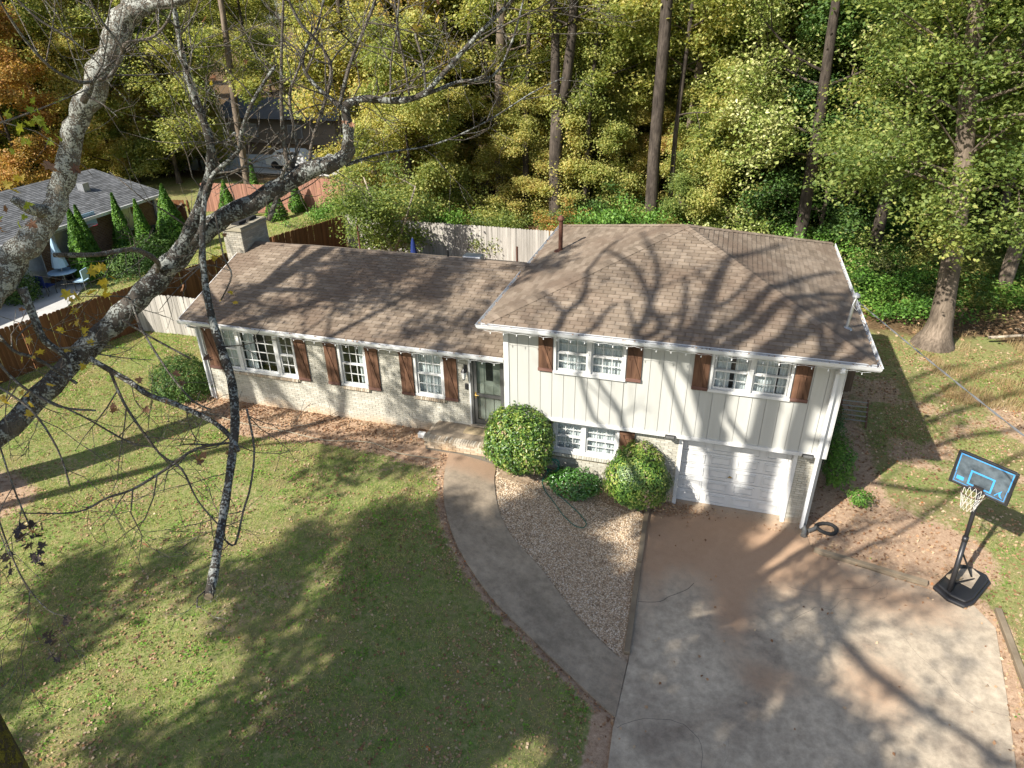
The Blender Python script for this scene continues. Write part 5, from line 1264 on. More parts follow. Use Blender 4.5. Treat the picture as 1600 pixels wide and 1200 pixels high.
for dist, spc, ri in rows:
    half = dist*.86+4; u = -half
    while u < half:
        dd = dist+q.uniform(-2.4, 2.4); uu = u+q.uniform(-1.2, 1.2); u += spc*q.uniform(.8, 1.15)
        x = CAM[0]+F2.x*dd+R2.x*uu; y = CAM[1]+F2.y*dd+R2.y*uu; px = 800+fpx*uu/dd
        if y < 19.5 and x < 9.5: continue
        if x > 9.5 and y < 17.0: continue
        if x < -13.5 and y < 24.5 and not (x < -36): continue
        if 345 < px < 450 and y < 42 and x < -16: continue                # opening to the far road
        if px > 290 and 31 < y < 40.5 and x < -19: continue
        if any(hx0-2 < x < hx1+2 and hy0-4 < y < hy1+1.5 for hx0, hx1, hy0, hy1 in ((-44, -34, 44, 52), (-14, -2, 66, 74), (0, 11, 78, 86), (-19, -15.5, 40, 43))): continue
        if any(math.hypot(x-a_, y-b_) < 3.0 for a_, b_ in ((13.6, 12.9), (-4.3, 24), (1.25, 23))): continue
        if hides(x, y): continue
        if 930 < px < 1060 and dd < 44 and q.random() < .5: continue
        w = {'lf_yellow': max(.1, 1.2-px/1100), 'lf_olive': .9 if 150 < px < 1150 else .3, 'lf_green': .12+max(0, (px-880)/450), 'lf_tan': .8 if 900 < px < 1400 else .05, 'lf_orange': .10 if px < 250 else .0, 'lf_dark': (.35 if px > 1250 and ri < 3 else 0)}
        ks = list(w); c = q.choices(ks, [w[k_] for k_ in ks])[0]; v = q.choice([0, 1, 2, 3, 4] if ri < 3 else [0, 1, 4])
        area = where(px)
        lab = f"{names_col[c]} tree {('at the front edge' if ri < 2 else 'in the depth' if ri < 5 else 'in the far background')} of the woods, {area}"
        if q.random() < .22: v = 3
        tree(v, x, y, q.uniform(0, 6.28), q.uniform(.82, 1.12), c, q.choice(['bark', 'bark_dark']), lab, f"{names_col[c]} trees {area}, " + ('front' if ri < 2 else 'depth' if ri < 5 else 'far'))
        TR.append((x, y))
for i in range(100):
    dd, px = (q.uniform(37, 60), q.uniform(430, 1330)) if i < 74 else (q.uniform(52, 62), q.uniform(-40, 345)); uu = (px-800)/fpx*dd; x = CAM[0]+F2.x*dd+R2.x*uu; y = CAM[1]+F2.y*dd+R2.y*uu
    if hides(x, y, 8) or y < 21 or (x < -13 and i < 74) or (i >= 74 and y < 24): continue
    c = q.choices(['lf_yellow', 'lf_olive', 'lf_green', 'lf_tan'], [.35, .45, .25, .15 if px > 900 else 0])[0]
    lab = f'low {names_col[c]} understorey tree in the woods {where(px)}'
    tree(3, x, y, q.uniform(0, 6.28), q.uniform(.5, .85), c, 'bark_dark', lab, f'low {names_col[c]} understorey trees {where(px)}', 'understorey_tree')
# named trees
def custom_tree(name, label, x, y, trunks, leaf, bark, nleaf, lsize, seed, spread=1.0, branches=True, zmin=5, Lb=3.2, group=None, per=3, extra=None):
    q = random.Random(seed); r_ = np.random.default_rng(seed); out = []; nodes = []
    for pts, rad in trunks:
        P = [Vector(p) for p in pts]; out.append((P, rad, 0))
        if branches:
            for i in range(1, len(P)):
                if P[i].z < zmin: continue
                for _ in range(per):
                    az = q.uniform(0, 6.28); t_ = q.random(); c = P[i-1].lerp(P[i], t_)
                    grow(q, c, (math.cos(az), math.sin(az), .35), Lb*q.uniform(.6, 1.2), min(.07, max(.03, rad[i]*.42)), 1, 3, out, nodes, .02, .14, (3, 4), (30, 60), .55, .3, .7)
    if extra:
        (ex, ey, ez), (rx, ry, rz_), cnt = extra
        for _ in range(cnt):
            d = Vector((q.gauss(0, 1), q.gauss(0, 1), q.gauss(0, 1))); d.normalize(); d *= q.random()**.4
            e = Vector((ex+d.x*rx, ey+d.y*ry, ez+d.z*rz_)); nodes += [e]*3
            P0 = Vector(trunks[0][0][min(range(len(trunks[0][0])), key=lambda k: abs(trunks[0][0][k][2]-e.z+1.2))])
            out.append(([P0, P0.lerp(e, .5)+Vector((q.gauss(0, .25), q.gauss(0, .25), .25)), e], [.045, .03, .012], 2))
    t = thing(name, label, 'tree', (x, y, H(x, y)), group)
    m = limbs_mb(out, (14, 7, 5, 4), .008)
    m.build('trunk', M[bark], t, True)
    if nleaf:
        P = np.array([tuple(p) for p in nodes]); k = len(P); wt = r_.random(k)**1.4+.05; idx = r_.choice(k, nleaf, p=wt/wt.sum())
        c = P[idx]+r_.normal(size=(nleaf, 3))*np.array([.36, .36, .2])*spread
        V, F = leaf_faces(c, r_.uniform(lsize*.6, lsize*1.25, nleaf), .6, .68, .3, seed)
        new_obj('crown', raw_mesh('crown', V, F, M[leaf]), t)
    return t
# big oak on the right with a flared foot
z0 = H(13.6, 13)
custom_tree('big_oak', 'big oak with a pale flared trunk and green crown at the right', 13.6, 13.0,
            [([(13.55, 12.95, z0-.3), (13.57, 12.97, z0+.12), (13.6, 13.0, z0+.5), (13.6, 13.0, z0+1.1), (13.5, 13.05, z0+2.2), (13.25, 13.1, 4.5), (12.85, 13.2, 7), (12.35, 13.3, 9.5), (11.95, 13.3, 12), (11.7, 13.4, 15), (11.5, 13.4, 19)], [.95, .74, .54, .42, .36, .32, .30, .28, .25, .2, .08])],
            'lf_green', 'bark', 78000, .155, 61, 1.3, zmin=7.0, Lb=4.2, per=5, extra=((12.6, 12.0, 12.2), (3.8, 2.0, 3.8), 70))
custom_tree('double_trunk_tree', 'double trunked tree behind the grey fence near the vent pipe', -4.3, 24,
            [([(-4.3, 24, .1), (-4.3, 24, 1.2), (-4.37, 24, 4.7), (-4.25, 24, 7.0)], [.55, .40, .36, .37]), ([(-4.3, 24, 6.7), (-4.45, 24, 8.5), (-4.47, 24, 10.5), (-4.6, 24, 12.2), (-4.8, 24, 19)], [.27, .25, .22, .20, .12]), ([(-4.2, 24, 6.6), (-3.85, 24, 8.2), (-3.6, 24, 10.5), (-3.5, 24, 12.2), (-3.1, 24, 19)], [.27, .27, .25, .23, .12])],
            'lf_olive', 'bark_dark', 6000, .17, 62, zmin=11, Lb=3)
custom_tree('straight_tree', 'tall straight trunk in the sun behind the middle of the upper roof', 1.25, 23,
            [([(1.3, 23, -.2), (1.3, 23, 1), (1.2, 23, 5), (1.22, 23, 8), (1.24, 23, 10.5), (1.2, 23, 13), (1.3, 23, 20)], [.50, .36, .32, .31, .30, .28, .18])], 'lf_green', 'bark_dark', 4000, .17, 63, zmin=14, Lb=3)
for (x, y, r0, ln, lab) in ((-8.3, 26, .30, .0, 'grey trunk in the woods left of the double trunked tree'), (-13.3, 33, .22, -.03, 'pale thin trunk beyond the bramble, left of the grey trunk'), (-1.75, 27, .19, .0, 'slim dark trunk between the double tree and the straight tree'), (0.2, 35.5, .18, -.04, 'second slim dark trunk just left of the straight tree'),
                        (2.82, 26, .28, .0, 'sunlit reddish trunk right of the straight tree'), (7.2, 27, .34, .01, 'heavy trunk hidden by pale leaves right of the roof peak'), (-19.8, 27.0, .2, .08, 'leaning trunk behind the red fence'), (-27.8, 27.5, .22, .03, 'reddish trunk behind the brown gate'),
                        (-17.0, 30, .17, .02, 'slim trunk above the corner of the brown and grey fences'), (-6.3, 25, .13, -.01, 'slim grey trunk close left of the double trunked tree'), (-2.7, 24.5, .12, .01, 'very thin trunk just right of the double trunked tree'),
                        (2.2, 24, .13, -.01, 'slim trunk close right of the straight tree'), (5.3, 24.5, .17, .02, 'slim trunk behind the roof peak'), (10.8, 24.5, .22, .0, 'brown trunk behind the right end of the upper roof'), (17.5, 19, .28, -.01, 'brown trunk right of the big oak')):
    z = H(x, y)
    custom_tree('woods_tree', lab, x, y, [([(x, y, z-.2), (x, y, z+.8), (x+ln*6, y, 6), (x+ln*12+.3, y, 12), (x+ln*19, y, 19)], [r0*1.6, r0*1.1, r0, r0*.85, r0*.4])], 'lf_olive' if x < 3 else 'lf_tan', 'bark' if r0 > .21 else 'bark_dark', 9000, .19, int(x*10)+300, zmin=7, Lb=3.2)
custom_tree('dogwood', 'leafy light green dogwood at the fence corner behind the low wing', -10.4, 14.8,
            [([(-10.4, 14.8, .4), (-10.5, 14.8, 1.6), (-11.0, 14.6, 3.4), (-11.4, 14.5, 5)], [.12, .1, .07, .03]), ([(-10.4, 14.8, 1.2), (-9.7, 14.9, 2.8), (-9.0, 15.0, 4.6)], [.08, .06, .03]), ([(-10.4, 14.8, 1.0), (-11.8, 14.9, 2.4), (-12.6, 15, 3.6)], [.08, .06, .03])],
            'lf_green', 'stem', 12000, .14, 64, 1.1, zmin=1.5, Lb=1.5)
custom_tree('pale_leaf_tree', 'broad pale-leaved tree behind the right half of the upper roof', 8.6, 19.5,
            [([(8.6, 19.5, -.2), (8.7, 19.5, 3), (8.6, 19.4, 7), (8.4, 19.3, 11), (8.2, 19.2, 15)], [.36, .28, .25, .2, .1])], 'lf_tan', 'bark_dark', 30000, .17, 65, 1.25, zmin=1.5, Lb=4.2)
custom_tree('bright_green_tree', 'bright green tree at the top right corner above the dark hollow', 12.2, 20.5,
            [([(12.2, 20.5, -.2), (12.2, 20.5, 4), (12.0, 20.4, 9), (12.1, 20.3, 16)], [.3, .25, .2, .08])], 'lf_green', 'bark_dark', 22000, .17, 66, 1.2, zmin=7.5, Lb=4.2)
# understory shrubs: two meshes shared by many
def shrub_mesh(seed, n=7000):
    r_ = np.random.default_rng(seed); k = 60; ce = r_.normal(size=(k, 3))*np.array([.55, .55, .3]); ce[:, 2] = np.abs(ce[:, 2])*1.2+.15
    idx = r_.integers(0, k, n); c = ce[idx]+r_.normal(size=(n, 3))*np.array([.16, .16, .10]); c = c[c[:, 2] > .02]
    V, F = leaf_faces(c, r_.uniform(.045, .10, len(c)), .5, .6, .3, seed); return raw_mesh('foliage', V, F, M['lf_fern'])
SM = [shrub_mesh(s_) for s_ in (71, 72, 73)]
SH = []
for i in range(205):
    dd = q.uniform(31.5, 46) if i < 130 else q.uniform(28.5, 38); px = q.uniform(430, 1680) if i < 130 else q.uniform(1270, 1700); uu = (px-800)/fpx*dd; x = CAM[0]+F2.x*dd+R2.x*uu; y = CAM[1]+F2.y*dd+R2.y*uu
    if y < 18.6 and x < 8: continue
    if x >= 8 and y < 13.6+q.random()*1.2+(1.0 if x > 14 else 0): continue
    if math.hypot(x-13.8, y-13) < 2.2 or x < -17: continue
    c = q.choices(['lf_fern', 'lf_dark', 'lf_green', 'lf_olive', 'lf_orange'], [.22, .12, .2, .42, .03])[0]; col_ = {'lf_fern': 'mid green', 'lf_dark': 'dark green', 'lf_green': 'green', 'lf_olive': 'olive yellow', 'lf_orange': 'orange'}[c]
    side_n = ('growing ' + where(px)) if px < 1310 else ('at the woods edge ' + where(px))
    t = thing('woods_shrub', f'{col_} bramble shrub {side_n}', 'shrub', (x, y, H(x, y)-.05), f'{col_} shrubs {side_n}'); s_ = q.uniform(1.0, 2.1); t.scale = (s_, s_, s_*(q.uniform(.8, 1.3) if i < 130 else q.uniform(.5, .85))); t.rotation_euler = (0, 0, q.uniform(0, 6))
    o = bpy.data.objects.new('foliage', q.choice(SM)); COL.objects.link(o); o.parent = t; o.material_slots[0].link = 'OBJECT'; o.material_slots[0].material = M[c]; SH.append(1)
for (x, y, s_, c, lab) in ((-2.6, 18.6, 1.2, 'lf_orange', 'orange-yellow vine spilling over the grey fence at the vent pipe'), (-6.5, 18.8, 1.5, 'lf_green', 'green vine mound on top of the grey fence'), (-9.5, 19.0, 1.5, 'lf_fern', 'mid green bush behind the left end of the grey fence'), (.5, 19.5, 2.0, 'lf_fern', 'feathery green bush behind the upper roof left of its peak'), (-1.0, 20.0, 1.8, 'lf_fern', 'bright green bush behind the vent pipe')):
    t = thing('fence_bush', lab, 'bush', (x, y, H(x, y)+.1)); t.scale = (s_, s_, s_*1.3)
    o = bpy.data.objects.new('foliage', SM[0]); COL.objects.link(o); o.parent = t; o.material_slots[0].link = 'OBJECT'; o.material_slots[0].material = M[c]
# fallen log at the woods edge
props(MB().tube([(15.6, 13.6, .25), (16.8, 13.9, .35), (17.8, 13.6, .3), (18.9, 14.0, .5)], [.06, .055, .05, .02], 7).build('fallen_branch', M['stem'], smooth=True), 'pale fallen branch on the ground right of the big oak', 'branch')

# ------------------------------------------------------------------ the bare tree beside the viewpoint, and its neighbours in the front yard
LIMBS={
 'limb1':[(0.51,-12.61,10.16,0.148),(0.65,-12.33,10.43,0.142),(0.77,-12.18,10.62,0.129),(0.90,-12.04,10.79,0.106),(0.99,-11.94,11.03,0.097),(1.08,-11.87,11.26,0.095),(1.19,-11.80,11.43,0.100),(1.30,-11.74,11.60,0.102),(1.45,-11.66,11.83,0.103),(1.59,-11.60,11.96,0.088),(1.73,-11.55,12.10,0.068)],
 'limb1b':[(1.51,-11.67,11.86,0.070),(1.65,-11.63,11.90,0.054),(1.78,-11.61,11.91,0.041),(1.97,-11.54,11.99,0.032),(2.16,-11.48,12.09,0.023)],
 'limb2':[(-0.28,-12.59,8.97,0.100),(-0.10,-12.23,9.12,0.102),(0.04,-11.94,9.32,0.110),(0.22,-11.61,9.57,0.114),(0.41,-11.34,9.78,0.112),(0.59,-11.12,9.99,0.118),(0.78,-10.91,10.21,0.110),(0.99,-10.73,10.40,0.106),(1.25,-10.55,10.52,0.097),(1.47,-10.41,10.66,0.093),(1.71,-10.29,10.76,0.093),(1.87,-10.23,10.82,0.083),(1.95,-10.21,10.98,0.057),(1.96,-10.23,11.21,0.046)],
 'limb2b':[(1.96,-10.23,11.21,0.046),(2.09,-10.18,11.26,0.037),(2.33,-10.09,11.24,0.033),(2.52,-10.03,11.28,0.030),(2.67,-9.99,11.41,0.025),(2.91,-9.92,11.65,0.022),(3.14,-9.87,11.85,0.019),(3.31,-9.85,12.00,0.017)],
 'limb2c':[(1.94,-10.24,11.20,0.030),(1.82,-10.24,11.29,0.021),(1.71,-10.23,11.38,0.018),(1.64,-10.21,11.50,0.016),(1.66,-10.13,11.64,0.013),(1.71,-10.04,11.75,0.011),(1.76,-9.95,11.99,0.009)],
 'limb2d':[(2.51,-10.06,11.27,0.021),(2.65,-9.95,11.32,0.021),(2.77,-9.85,11.36,0.019),(2.99,-9.73,11.39,0.014),(3.12,-9.64,11.62,0.012),(3.20,-9.57,11.92,0.009)],
 'limb2e':[(1.90,-10.22,10.77,0.020),(2.10,-9.94,10.82,0.013),(2.43,-9.62,10.85,0.010),(2.79,-9.31,11.00,0.009),(3.11,-9.04,11.20,0.008),(3.35,-8.83,11.31,0.006)],
 'limb3':[(0.76,-11.16,10.09,0.074),(0.89,-11.00,10.33,0.065),(1.01,-10.87,10.60,0.057),(1.10,-10.80,10.84,0.050),(1.13,-10.79,11.04,0.042),(1.12,-10.82,11.25,0.036),(1.12,-10.86,11.46,0.031),(1.14,-10.89,11.66,0.026),(1.17,-10.91,11.85,0.021),(1.20,-10.95,12.07,0.018)],
 'hang_up':[(1.09,-10.94,10.63,0.025),(1.19,-10.89,10.81,0.020),(1.36,-10.80,10.95,0.018),(1.43,-10.80,11.10,0.017),(1.55,-10.76,11.31,0.015),(1.72,-10.69,11.52,0.014)],
 'hang_stub':[(1.32,-10.74,10.97,0.016),(1.29,-10.78,11.03,0.013),(1.35,-10.77,11.08,0.013)],
 'hang':[(1.11,-10.91,10.72,0.020),(1.15,-11.10,10.44,0.025),(1.23,-11.28,10.16,0.029),(1.36,-11.45,9.89,0.033),(1.51,-11.59,9.69,0.038),(1.64,-11.72,9.54,0.039),(1.76,-11.91,9.36,0.038),(1.85,-12.13,9.19,0.035),(1.94,-12.38,9.02,0.034),(2.03,-12.60,8.91,0.034),(2.12,-12.80,8.83,0.037),(2.19,-12.93,8.83,0.035)],
 'v1':[(1.50,-10.36,10.70,0.024),(1.47,-10.37,10.87,0.019),(1.48,-10.34,11.20,0.014),(1.53,-10.31,11.55,0.011),(1.61,-10.28,11.96,0.008)],
 'v2':[(1.49,-10.35,10.76,0.017),(1.52,-10.27,10.93,0.012),(1.48,-10.21,11.27,0.012),(1.57,-10.11,11.54,0.009),(1.45,-10.15,11.67,0.007)],
 'v3':[(1.61,-10.28,10.75,0.017),(1.65,-10.26,10.94,0.012),(1.76,-10.19,11.21,0.014),(1.84,-10.15,11.45,0.014),(1.81,-10.20,11.62,0.011),(1.72,-10.29,11.77,0.011),(1.68,-10.35,11.94,0.008)],
 'v4':[(1.93,-10.24,11.23,0.016),(2.01,-10.20,11.46,0.014),(2.11,-10.16,11.66,0.011),(2.23,-10.13,11.87,0.011),(2.28,-10.13,11.97,0.008)],
 'v5':[(1.34,-10.56,10.38,0.020),(1.41,-10.50,10.55,0.017),(1.48,-10.44,10.76,0.014),(1.55,-10.42,10.83,0.014)],
 'v6':[(2.31,-10.15,11.24,0.007),(2.34,-10.15,11.50,0.007),(2.41,-10.14,11.75,0.006),(2.42,-10.18,11.95,0.006)],
 'v7':[(2.44,-10.09,11.28,0.009),(2.43,-10.11,11.52,0.009),(2.41,-10.14,11.71,0.009),(2.46,-10.16,11.95,0.006)],
 'v8':[(2.27,-10.17,11.29,0.007),(2.51,-9.99,11.41,0.007),(2.77,-9.82,11.55,0.007),(3.08,-9.66,11.74,0.007),(3.48,-9.50,11.92,0.004)],
 'v9':[(2.59,-10.12,11.33,0.009),(2.58,-10.11,11.50,0.009),(2.54,-10.12,11.69,0.009),(2.55,-10.12,11.69,0.007)],
 'b1':[(0.72,-11.19,10.11,0.014),(0.80,-11.24,10.21,0.018),(0.83,-11.35,10.31,0.020),(0.84,-11.49,10.39,0.017),(0.78,-11.72,10.42,0.016),(0.71,-11.97,10.49,0.017)],
 'b2':[(0.76,-12.29,10.39,0.028),(0.81,-12.32,10.19,0.023),(0.85,-12.34,10.07,0.022),(0.94,-12.31,9.94,0.017),(0.97,-12.35,9.82,0.013)],
 'b3':[(0.45,-11.76,9.61,0.020),(0.65,-11.79,9.55,0.020),(0.85,-11.83,9.50,0.020),(1.04,-11.88,9.45,0.019),(1.28,-11.89,9.41,0.019),(1.56,-11.90,9.32,0.017),(1.75,-11.98,9.28,0.017),(1.89,-12.09,9.26,0.014)],
 'b4':[(0.62,-11.77,9.53,0.013),(0.76,-11.87,9.39,0.011),(0.91,-11.95,9.27,0.011),(1.14,-12.03,9.06,0.009),(1.33,-12.06,8.98,0.009),(1.52,-12.18,8.83,0.006),(1.74,-12.26,8.70,0.006)],
 'b5':[(1.82,-12.00,9.26,0.008),(1.64,-12.18,9.29,0.010),(1.53,-12.37,9.23,0.010),(1.43,-12.56,9.19,0.008),(1.35,-12.69,9.20,0.007),(1.27,-12.84,9.19,0.005),(1.09,-13.04,9.30,0.004)],
 'b6':[(1.89,-11.92,9.49,0.008),(1.98,-12.04,9.26,0.008),(2.02,-12.20,9.07,0.008),(2.03,-12.33,8.96,0.008),(2.05,-12.49,8.82,0.008),(2.00,-12.52,8.88,0.006)],
 'b7':[(1.46,-13.35,9.67,0.004),(1.54,-13.42,9.50,0.004),(1.64,-13.48,9.32,0.004),(1.75,-13.50,9.18,0.003),(1.82,-13.47,9.12,0.003)],
 'b8':[(1.25,-13.08,9.85,0.005),(1.34,-13.16,9.63,0.005),(1.43,-13.22,9.44,0.004),(1.46,-13.24,9.37,0.003)],
 't1':[(1.27,-11.93,11.42,0.021),(1.34,-11.93,11.48,0.016),(1.38,-11.95,11.52,0.011),(1.38,-12.03,11.53,0.009),(1.34,-12.13,11.60,0.007),(1.32,-12.22,11.74,0.007),(1.33,-12.29,11.88,0.005),(1.36,-12.33,11.95,0.005)],
 't2':[(1.35,-11.91,11.52,0.011),(1.44,-11.86,11.55,0.010),(1.51,-11.82,11.65,0.010),(1.56,-11.81,11.71,0.009),(1.67,-11.75,11.73,0.008),(1.75,-11.71,11.79,0.008),(1.82,-11.70,11.88,0.006),(1.84,-11.72,11.96,0.006)],
 't3':[(1.55,-11.84,11.67,0.008),(1.56,-11.88,11.73,0.006),(1.55,-11.93,11.81,0.006),(1.55,-11.98,11.93,0.004)],
 't4':[(1.33,-12.22,11.94,0.005),(1.38,-12.16,11.83,0.006),(1.46,-12.08,11.74,0.006),(1.51,-12.03,11.66,0.004),(1.55,-11.99,11.56,0.005)],
 't5':[(0.85,-12.23,9.70,0.010),(0.69,-12.31,9.90,0.011),(0.60,-12.38,9.99,0.009),(0.51,-12.39,10.19,0.009)],
 't6':[(1.26,-12.49,11.37,0.006),(1.35,-12.30,11.42,0.004),(1.48,-12.07,11.50,0.003)],
 't7':[(0.57,-12.55,9.83,0.007),(0.76,-12.52,9.65,0.007),(0.94,-12.58,9.43,0.006),(1.08,-12.69,9.24,0.006)],
 't8':[(0.20,-12.05,9.41,0.007),(0.52,-12.02,9.27,0.006),(0.87,-12.02,9.11,0.007),(1.10,-12.03,9.11,0.004)],
 't9':[(0.55,-12.47,9.97,0.009),(0.67,-12.47,9.80,0.009),(0.85,-12.41,9.63,0.008),(1.02,-12.30,9.56,0.006)],
 't10':[(1.07,-11.44,9.53,0.007),(0.80,-11.47,9.68,0.008),(0.57,-11.49,9.82,0.009)],
 't11':[(0.60,-11.39,9.94,0.009),(0.76,-11.51,9.75,0.009),(0.99,-11.61,9.50,0.008),(1.22,-11.69,9.33,0.007),(1.41,-11.73,9.30,0.006)],
 't12':[(1.32,-11.27,9.97,0.006),(1.37,-11.16,10.13,0.007),(1.32,-11.14,10.27,0.007),(1.27,-11.07,10.58,0.005)],
}
LEAVES = [((1.03,-11.96,10.24),'y',0.078), ((1.11,-12.03,10.36),'y',0.085), ((0.84,-11.79,10.19),'y',0.074), ((0.96,-11.82,10.31),'y',0.065), ((0.92,-11.92,10.37),'y',0.082), ((0.90,-11.84,10.27),'y',0.078), ((0.87,-11.82,10.23),'y',0.074), ((0.90,-11.82,10.37),'y',0.088), ((0.94,-12.00,10.26),'y',0.088), ((1.05,-11.98,10.44),'y',0.067), ((0.93,-11.84,10.38),'y',0.069), ((0.97,-11.96,10.42),'y',0.078), ((1.17,-11.03,10.28),'g',0.109), ((1.17,-11.05,10.22),'y',0.102), ((1.05,-12.19,10.32),'y',0.096), ((1.04,-12.24,10.35),'y',0.086), ((0.96,-11.23,10.02),'b',0.080), ((1.43,-12.36,11.27),'g',0.055), ((1.18,-12.38,11.22),'g',0.051), ((1.26,-12.36,11.35),'g',0.060), ((1.45,-12.25,11.46),'g',0.080), ((1.29,-12.40,11.32),'g',0.051), ((1.31,-12.38,11.27),'g',0.055), ((1.48,-12.35,11.30),'g',0.079), ((1.39,-12.36,11.38),'g',0.066), ((1.28,-12.42,11.42),'g',0.069), ((1.41,-12.35,11.37),'g',0.072), ((1.18,-12.30,11.26),'g',0.066), ((1.35,-12.43,11.35),'g',0.067), ((1.36,-12.30,11.32),'g',0.052), ((1.24,-12.39,11.40),'g',0.061), ((1.52,-12.46,11.48),'g',0.051), ((1.43,-12.42,11.51),'g',0.059), ((1.40,-12.39,11.43),'g',0.056), ((1.41,-12.43,11.37),'g',0.058), ((1.36,-12.31,11.41),'g',0.065), ((1.28,-12.28,11.36),'g',0.055), ((1.33,-12.28,11.35),'g',0.052), ((1.26,-12.28,11.35),'g',0.059), ((1.27,-12.48,11.09),'y',0.063), ((1.32,-12.49,11.11),'y',0.052), ((1.09,-12.41,11.05),'y',0.067), ((1.12,-12.39,11.01),'y',0.063), ((1.33,-12.53,11.12),'y',0.056), ((1.26,-12.48,11.11),'y',0.058), ((1.02,-12.50,10.83),'b',0.053), ((1.13,-12.38,10.83),'b',0.070), ((0.98,-12.55,10.82),'b',0.054), ((1.13,-12.49,10.94),'b',0.060), ((1.26,-12.64,10.87),'b',0.051), ((1.06,-12.50,10.88),'b',0.051), ((1.12,-12.34,10.93),'g',0.058), ((1.39,-12.57,10.99),'g',0.055), ((1.18,-12.45,10.89),'g',0.050), ((1.13,-12.54,10.90),'g',0.047), ((1.22,-12.52,10.87),'g',0.056), ((0.60,-12.54,9.72),'y',0.075), ((0.58,-12.42,9.53),'y',0.074), ((0.59,-12.46,9.75),'y',0.076), ((0.75,-12.50,9.75),'y',0.066), ((0.49,-12.53,9.70),'y',0.050), ((0.78,-12.55,9.79),'y',0.052), ((0.88,-12.43,9.80),'y',0.065), ((0.67,-12.59,9.73),'y',0.069), ((0.67,-12.59,9.87),'y',0.060), ((0.64,-12.43,9.62),'y',0.061), ((0.90,-12.25,9.96),'y',0.068), ((0.74,-12.13,10.03),'y',0.069), ((0.77,-12.33,9.97),'y',0.071), ((0.76,-12.39,9.96),'y',0.057), ((0.86,-12.44,10.11),'y',0.063), ((0.58,-12.33,9.89),'y',0.061), ((0.99,-12.16,10.08),'y',0.064), ((0.88,-12.17,9.81),'y',0.077), ((0.81,-12.03,10.14),'y',0.057), ((1.07,-12.23,10.08),'y',0.044), ((0.98,-12.23,10.15),'y',0.043), ((1.02,-12.22,10.16),'y',0.065), ((0.89,-12.07,9.94),'y',0.065), ((0.84,-12.00,10.05),'y',0.041), ((0.80,-12.05,10.13),'y',0.043), ((0.98,-12.18,10.29),'y',0.050), ((1.24,-12.25,11.12),'b',0.094), ((1.10,-12.11,11.07),'b',0.098), ((1.29,-12.14,11.09),'b',0.074), ((1.17,-11.37,9.52),'b',0.104), ((1.28,-11.82,9.63),'b',0.068), ((1.33,-11.88,9.67),'b',0.066), ((1.35,-12.04,9.53),'b',0.067), ((1.26,-11.95,9.47),'b',0.067), ((1.19,-12.05,9.68),'b',0.066), ((1.05,-11.93,9.60),'b',0.070), ((1.04,-12.19,9.50),'b',0.069), ((1.09,-12.23,9.57),'b',0.060), ((1.25,-12.13,9.50),'b',0.064), ((1.80,-12.35,9.33),'b',0.070), ((1.71,-12.27,9.29),'b',0.067), ((1.73,-12.23,9.29),'b',0.064), ((1.67,-12.17,9.24),'b',0.069), ((2.00,-12.56,8.93),'b',0.074), ((1.85,-12.41,8.80),'b',0.065), ((1.55,-13.32,9.42),'k',0.071), ((1.54,-13.23,9.46),'k',0.076), ((1.38,-13.25,9.31),'k',0.053), ((1.56,-13.28,9.37),'k',0.061), ((1.55,-13.36,9.53),'k',0.060), ((1.51,-13.34,9.45),'k',0.068), ((1.46,-13.22,9.37),'k',0.054), ((1.57,-13.36,9.43),'k',0.077), ((1.33,-13.17,9.29),'k',0.061), ((1.50,-13.25,9.47),'k',0.070), ((1.47,-13.29,9.49),'k',0.073), ((1.47,-13.21,9.36),'k',0.053), ((1.36,-13.24,9.35),'k',0.070), ((1.39,-13.24,9.37),'k',0.069), ((1.48,-13.27,9.21),'k',0.052), ((1.56,-13.31,9.32),'k',0.064), ((1.44,-13.27,9.27),'k',0.059), ((1.62,-13.37,9.37),'k',0.064), ((1.43,-13.23,9.25),'k',0.057), ((1.40,-13.24,9.19),'k',0.051), ((1.41,-13.25,9.23),'k',0.057), ((1.49,-13.30,9.27),'k',0.065), ((1.93,-13.56,9.20),'k',0.045), ((1.75,-13.43,9.04),'k',0.055), ((1.85,-13.49,9.12),'k',0.055), ((1.80,-13.45,9.09),'k',0.043), ((1.80,-13.58,9.06),'k',0.051), ((1.74,-13.53,8.98),'k',0.041), ((1.69,-13.47,8.97),'k',0.048), ((1.75,-13.56,9.05),'k',0.060), ((1.70,-13.51,8.99),'k',0.050), ((1.92,-13.65,9.21),'k',0.055), ((1.79,-13.56,9.08),'k',0.049), ((1.95,-13.65,9.17),'k',0.050), ((1.78,-13.56,9.07),'k',0.059), ((1.78,-13.58,8.91),'k',0.052), ((1.93,-13.66,9.05),'k',0.042), ((1.88,-13.66,9.05),'k',0.057), ((1.75,-13.57,8.90),'k',0.052), ((1.80,-13.57,8.93),'k',0.047), ((1.38,-13.34,9.32),'k',0.059), ((1.60,-13.48,9.47),'k',0.051), ((1.60,-13.48,9.43),'k',0.060), ((1.50,-13.44,9.41),'k',0.063), ((1.42,-13.41,9.30),'k',0.058), ((1.45,-13.41,9.28),'k',0.057), ((2.51,-10.09,11.72),'b',0.072), ((2.52,-10.01,11.74),'b',0.071), ((2.60,-10.22,11.73),'y',0.092), ((1.77,-10.76,11.69),'g',0.071), ((2.13,-10.46,11.11),'b',0.060), ((1.96,-10.26,11.10),'b',0.061), ((2.25,-10.38,11.37),'b',0.060), ((2.29,-10.16,11.37),'b',0.052), ((2.26,-10.32,11.49),'b',0.051), ((1.25,-11.18,9.94),'y',0.059), ((1.46,-11.29,9.97),'y',0.055), ((1.41,-11.25,10.03),'y',0.052)]
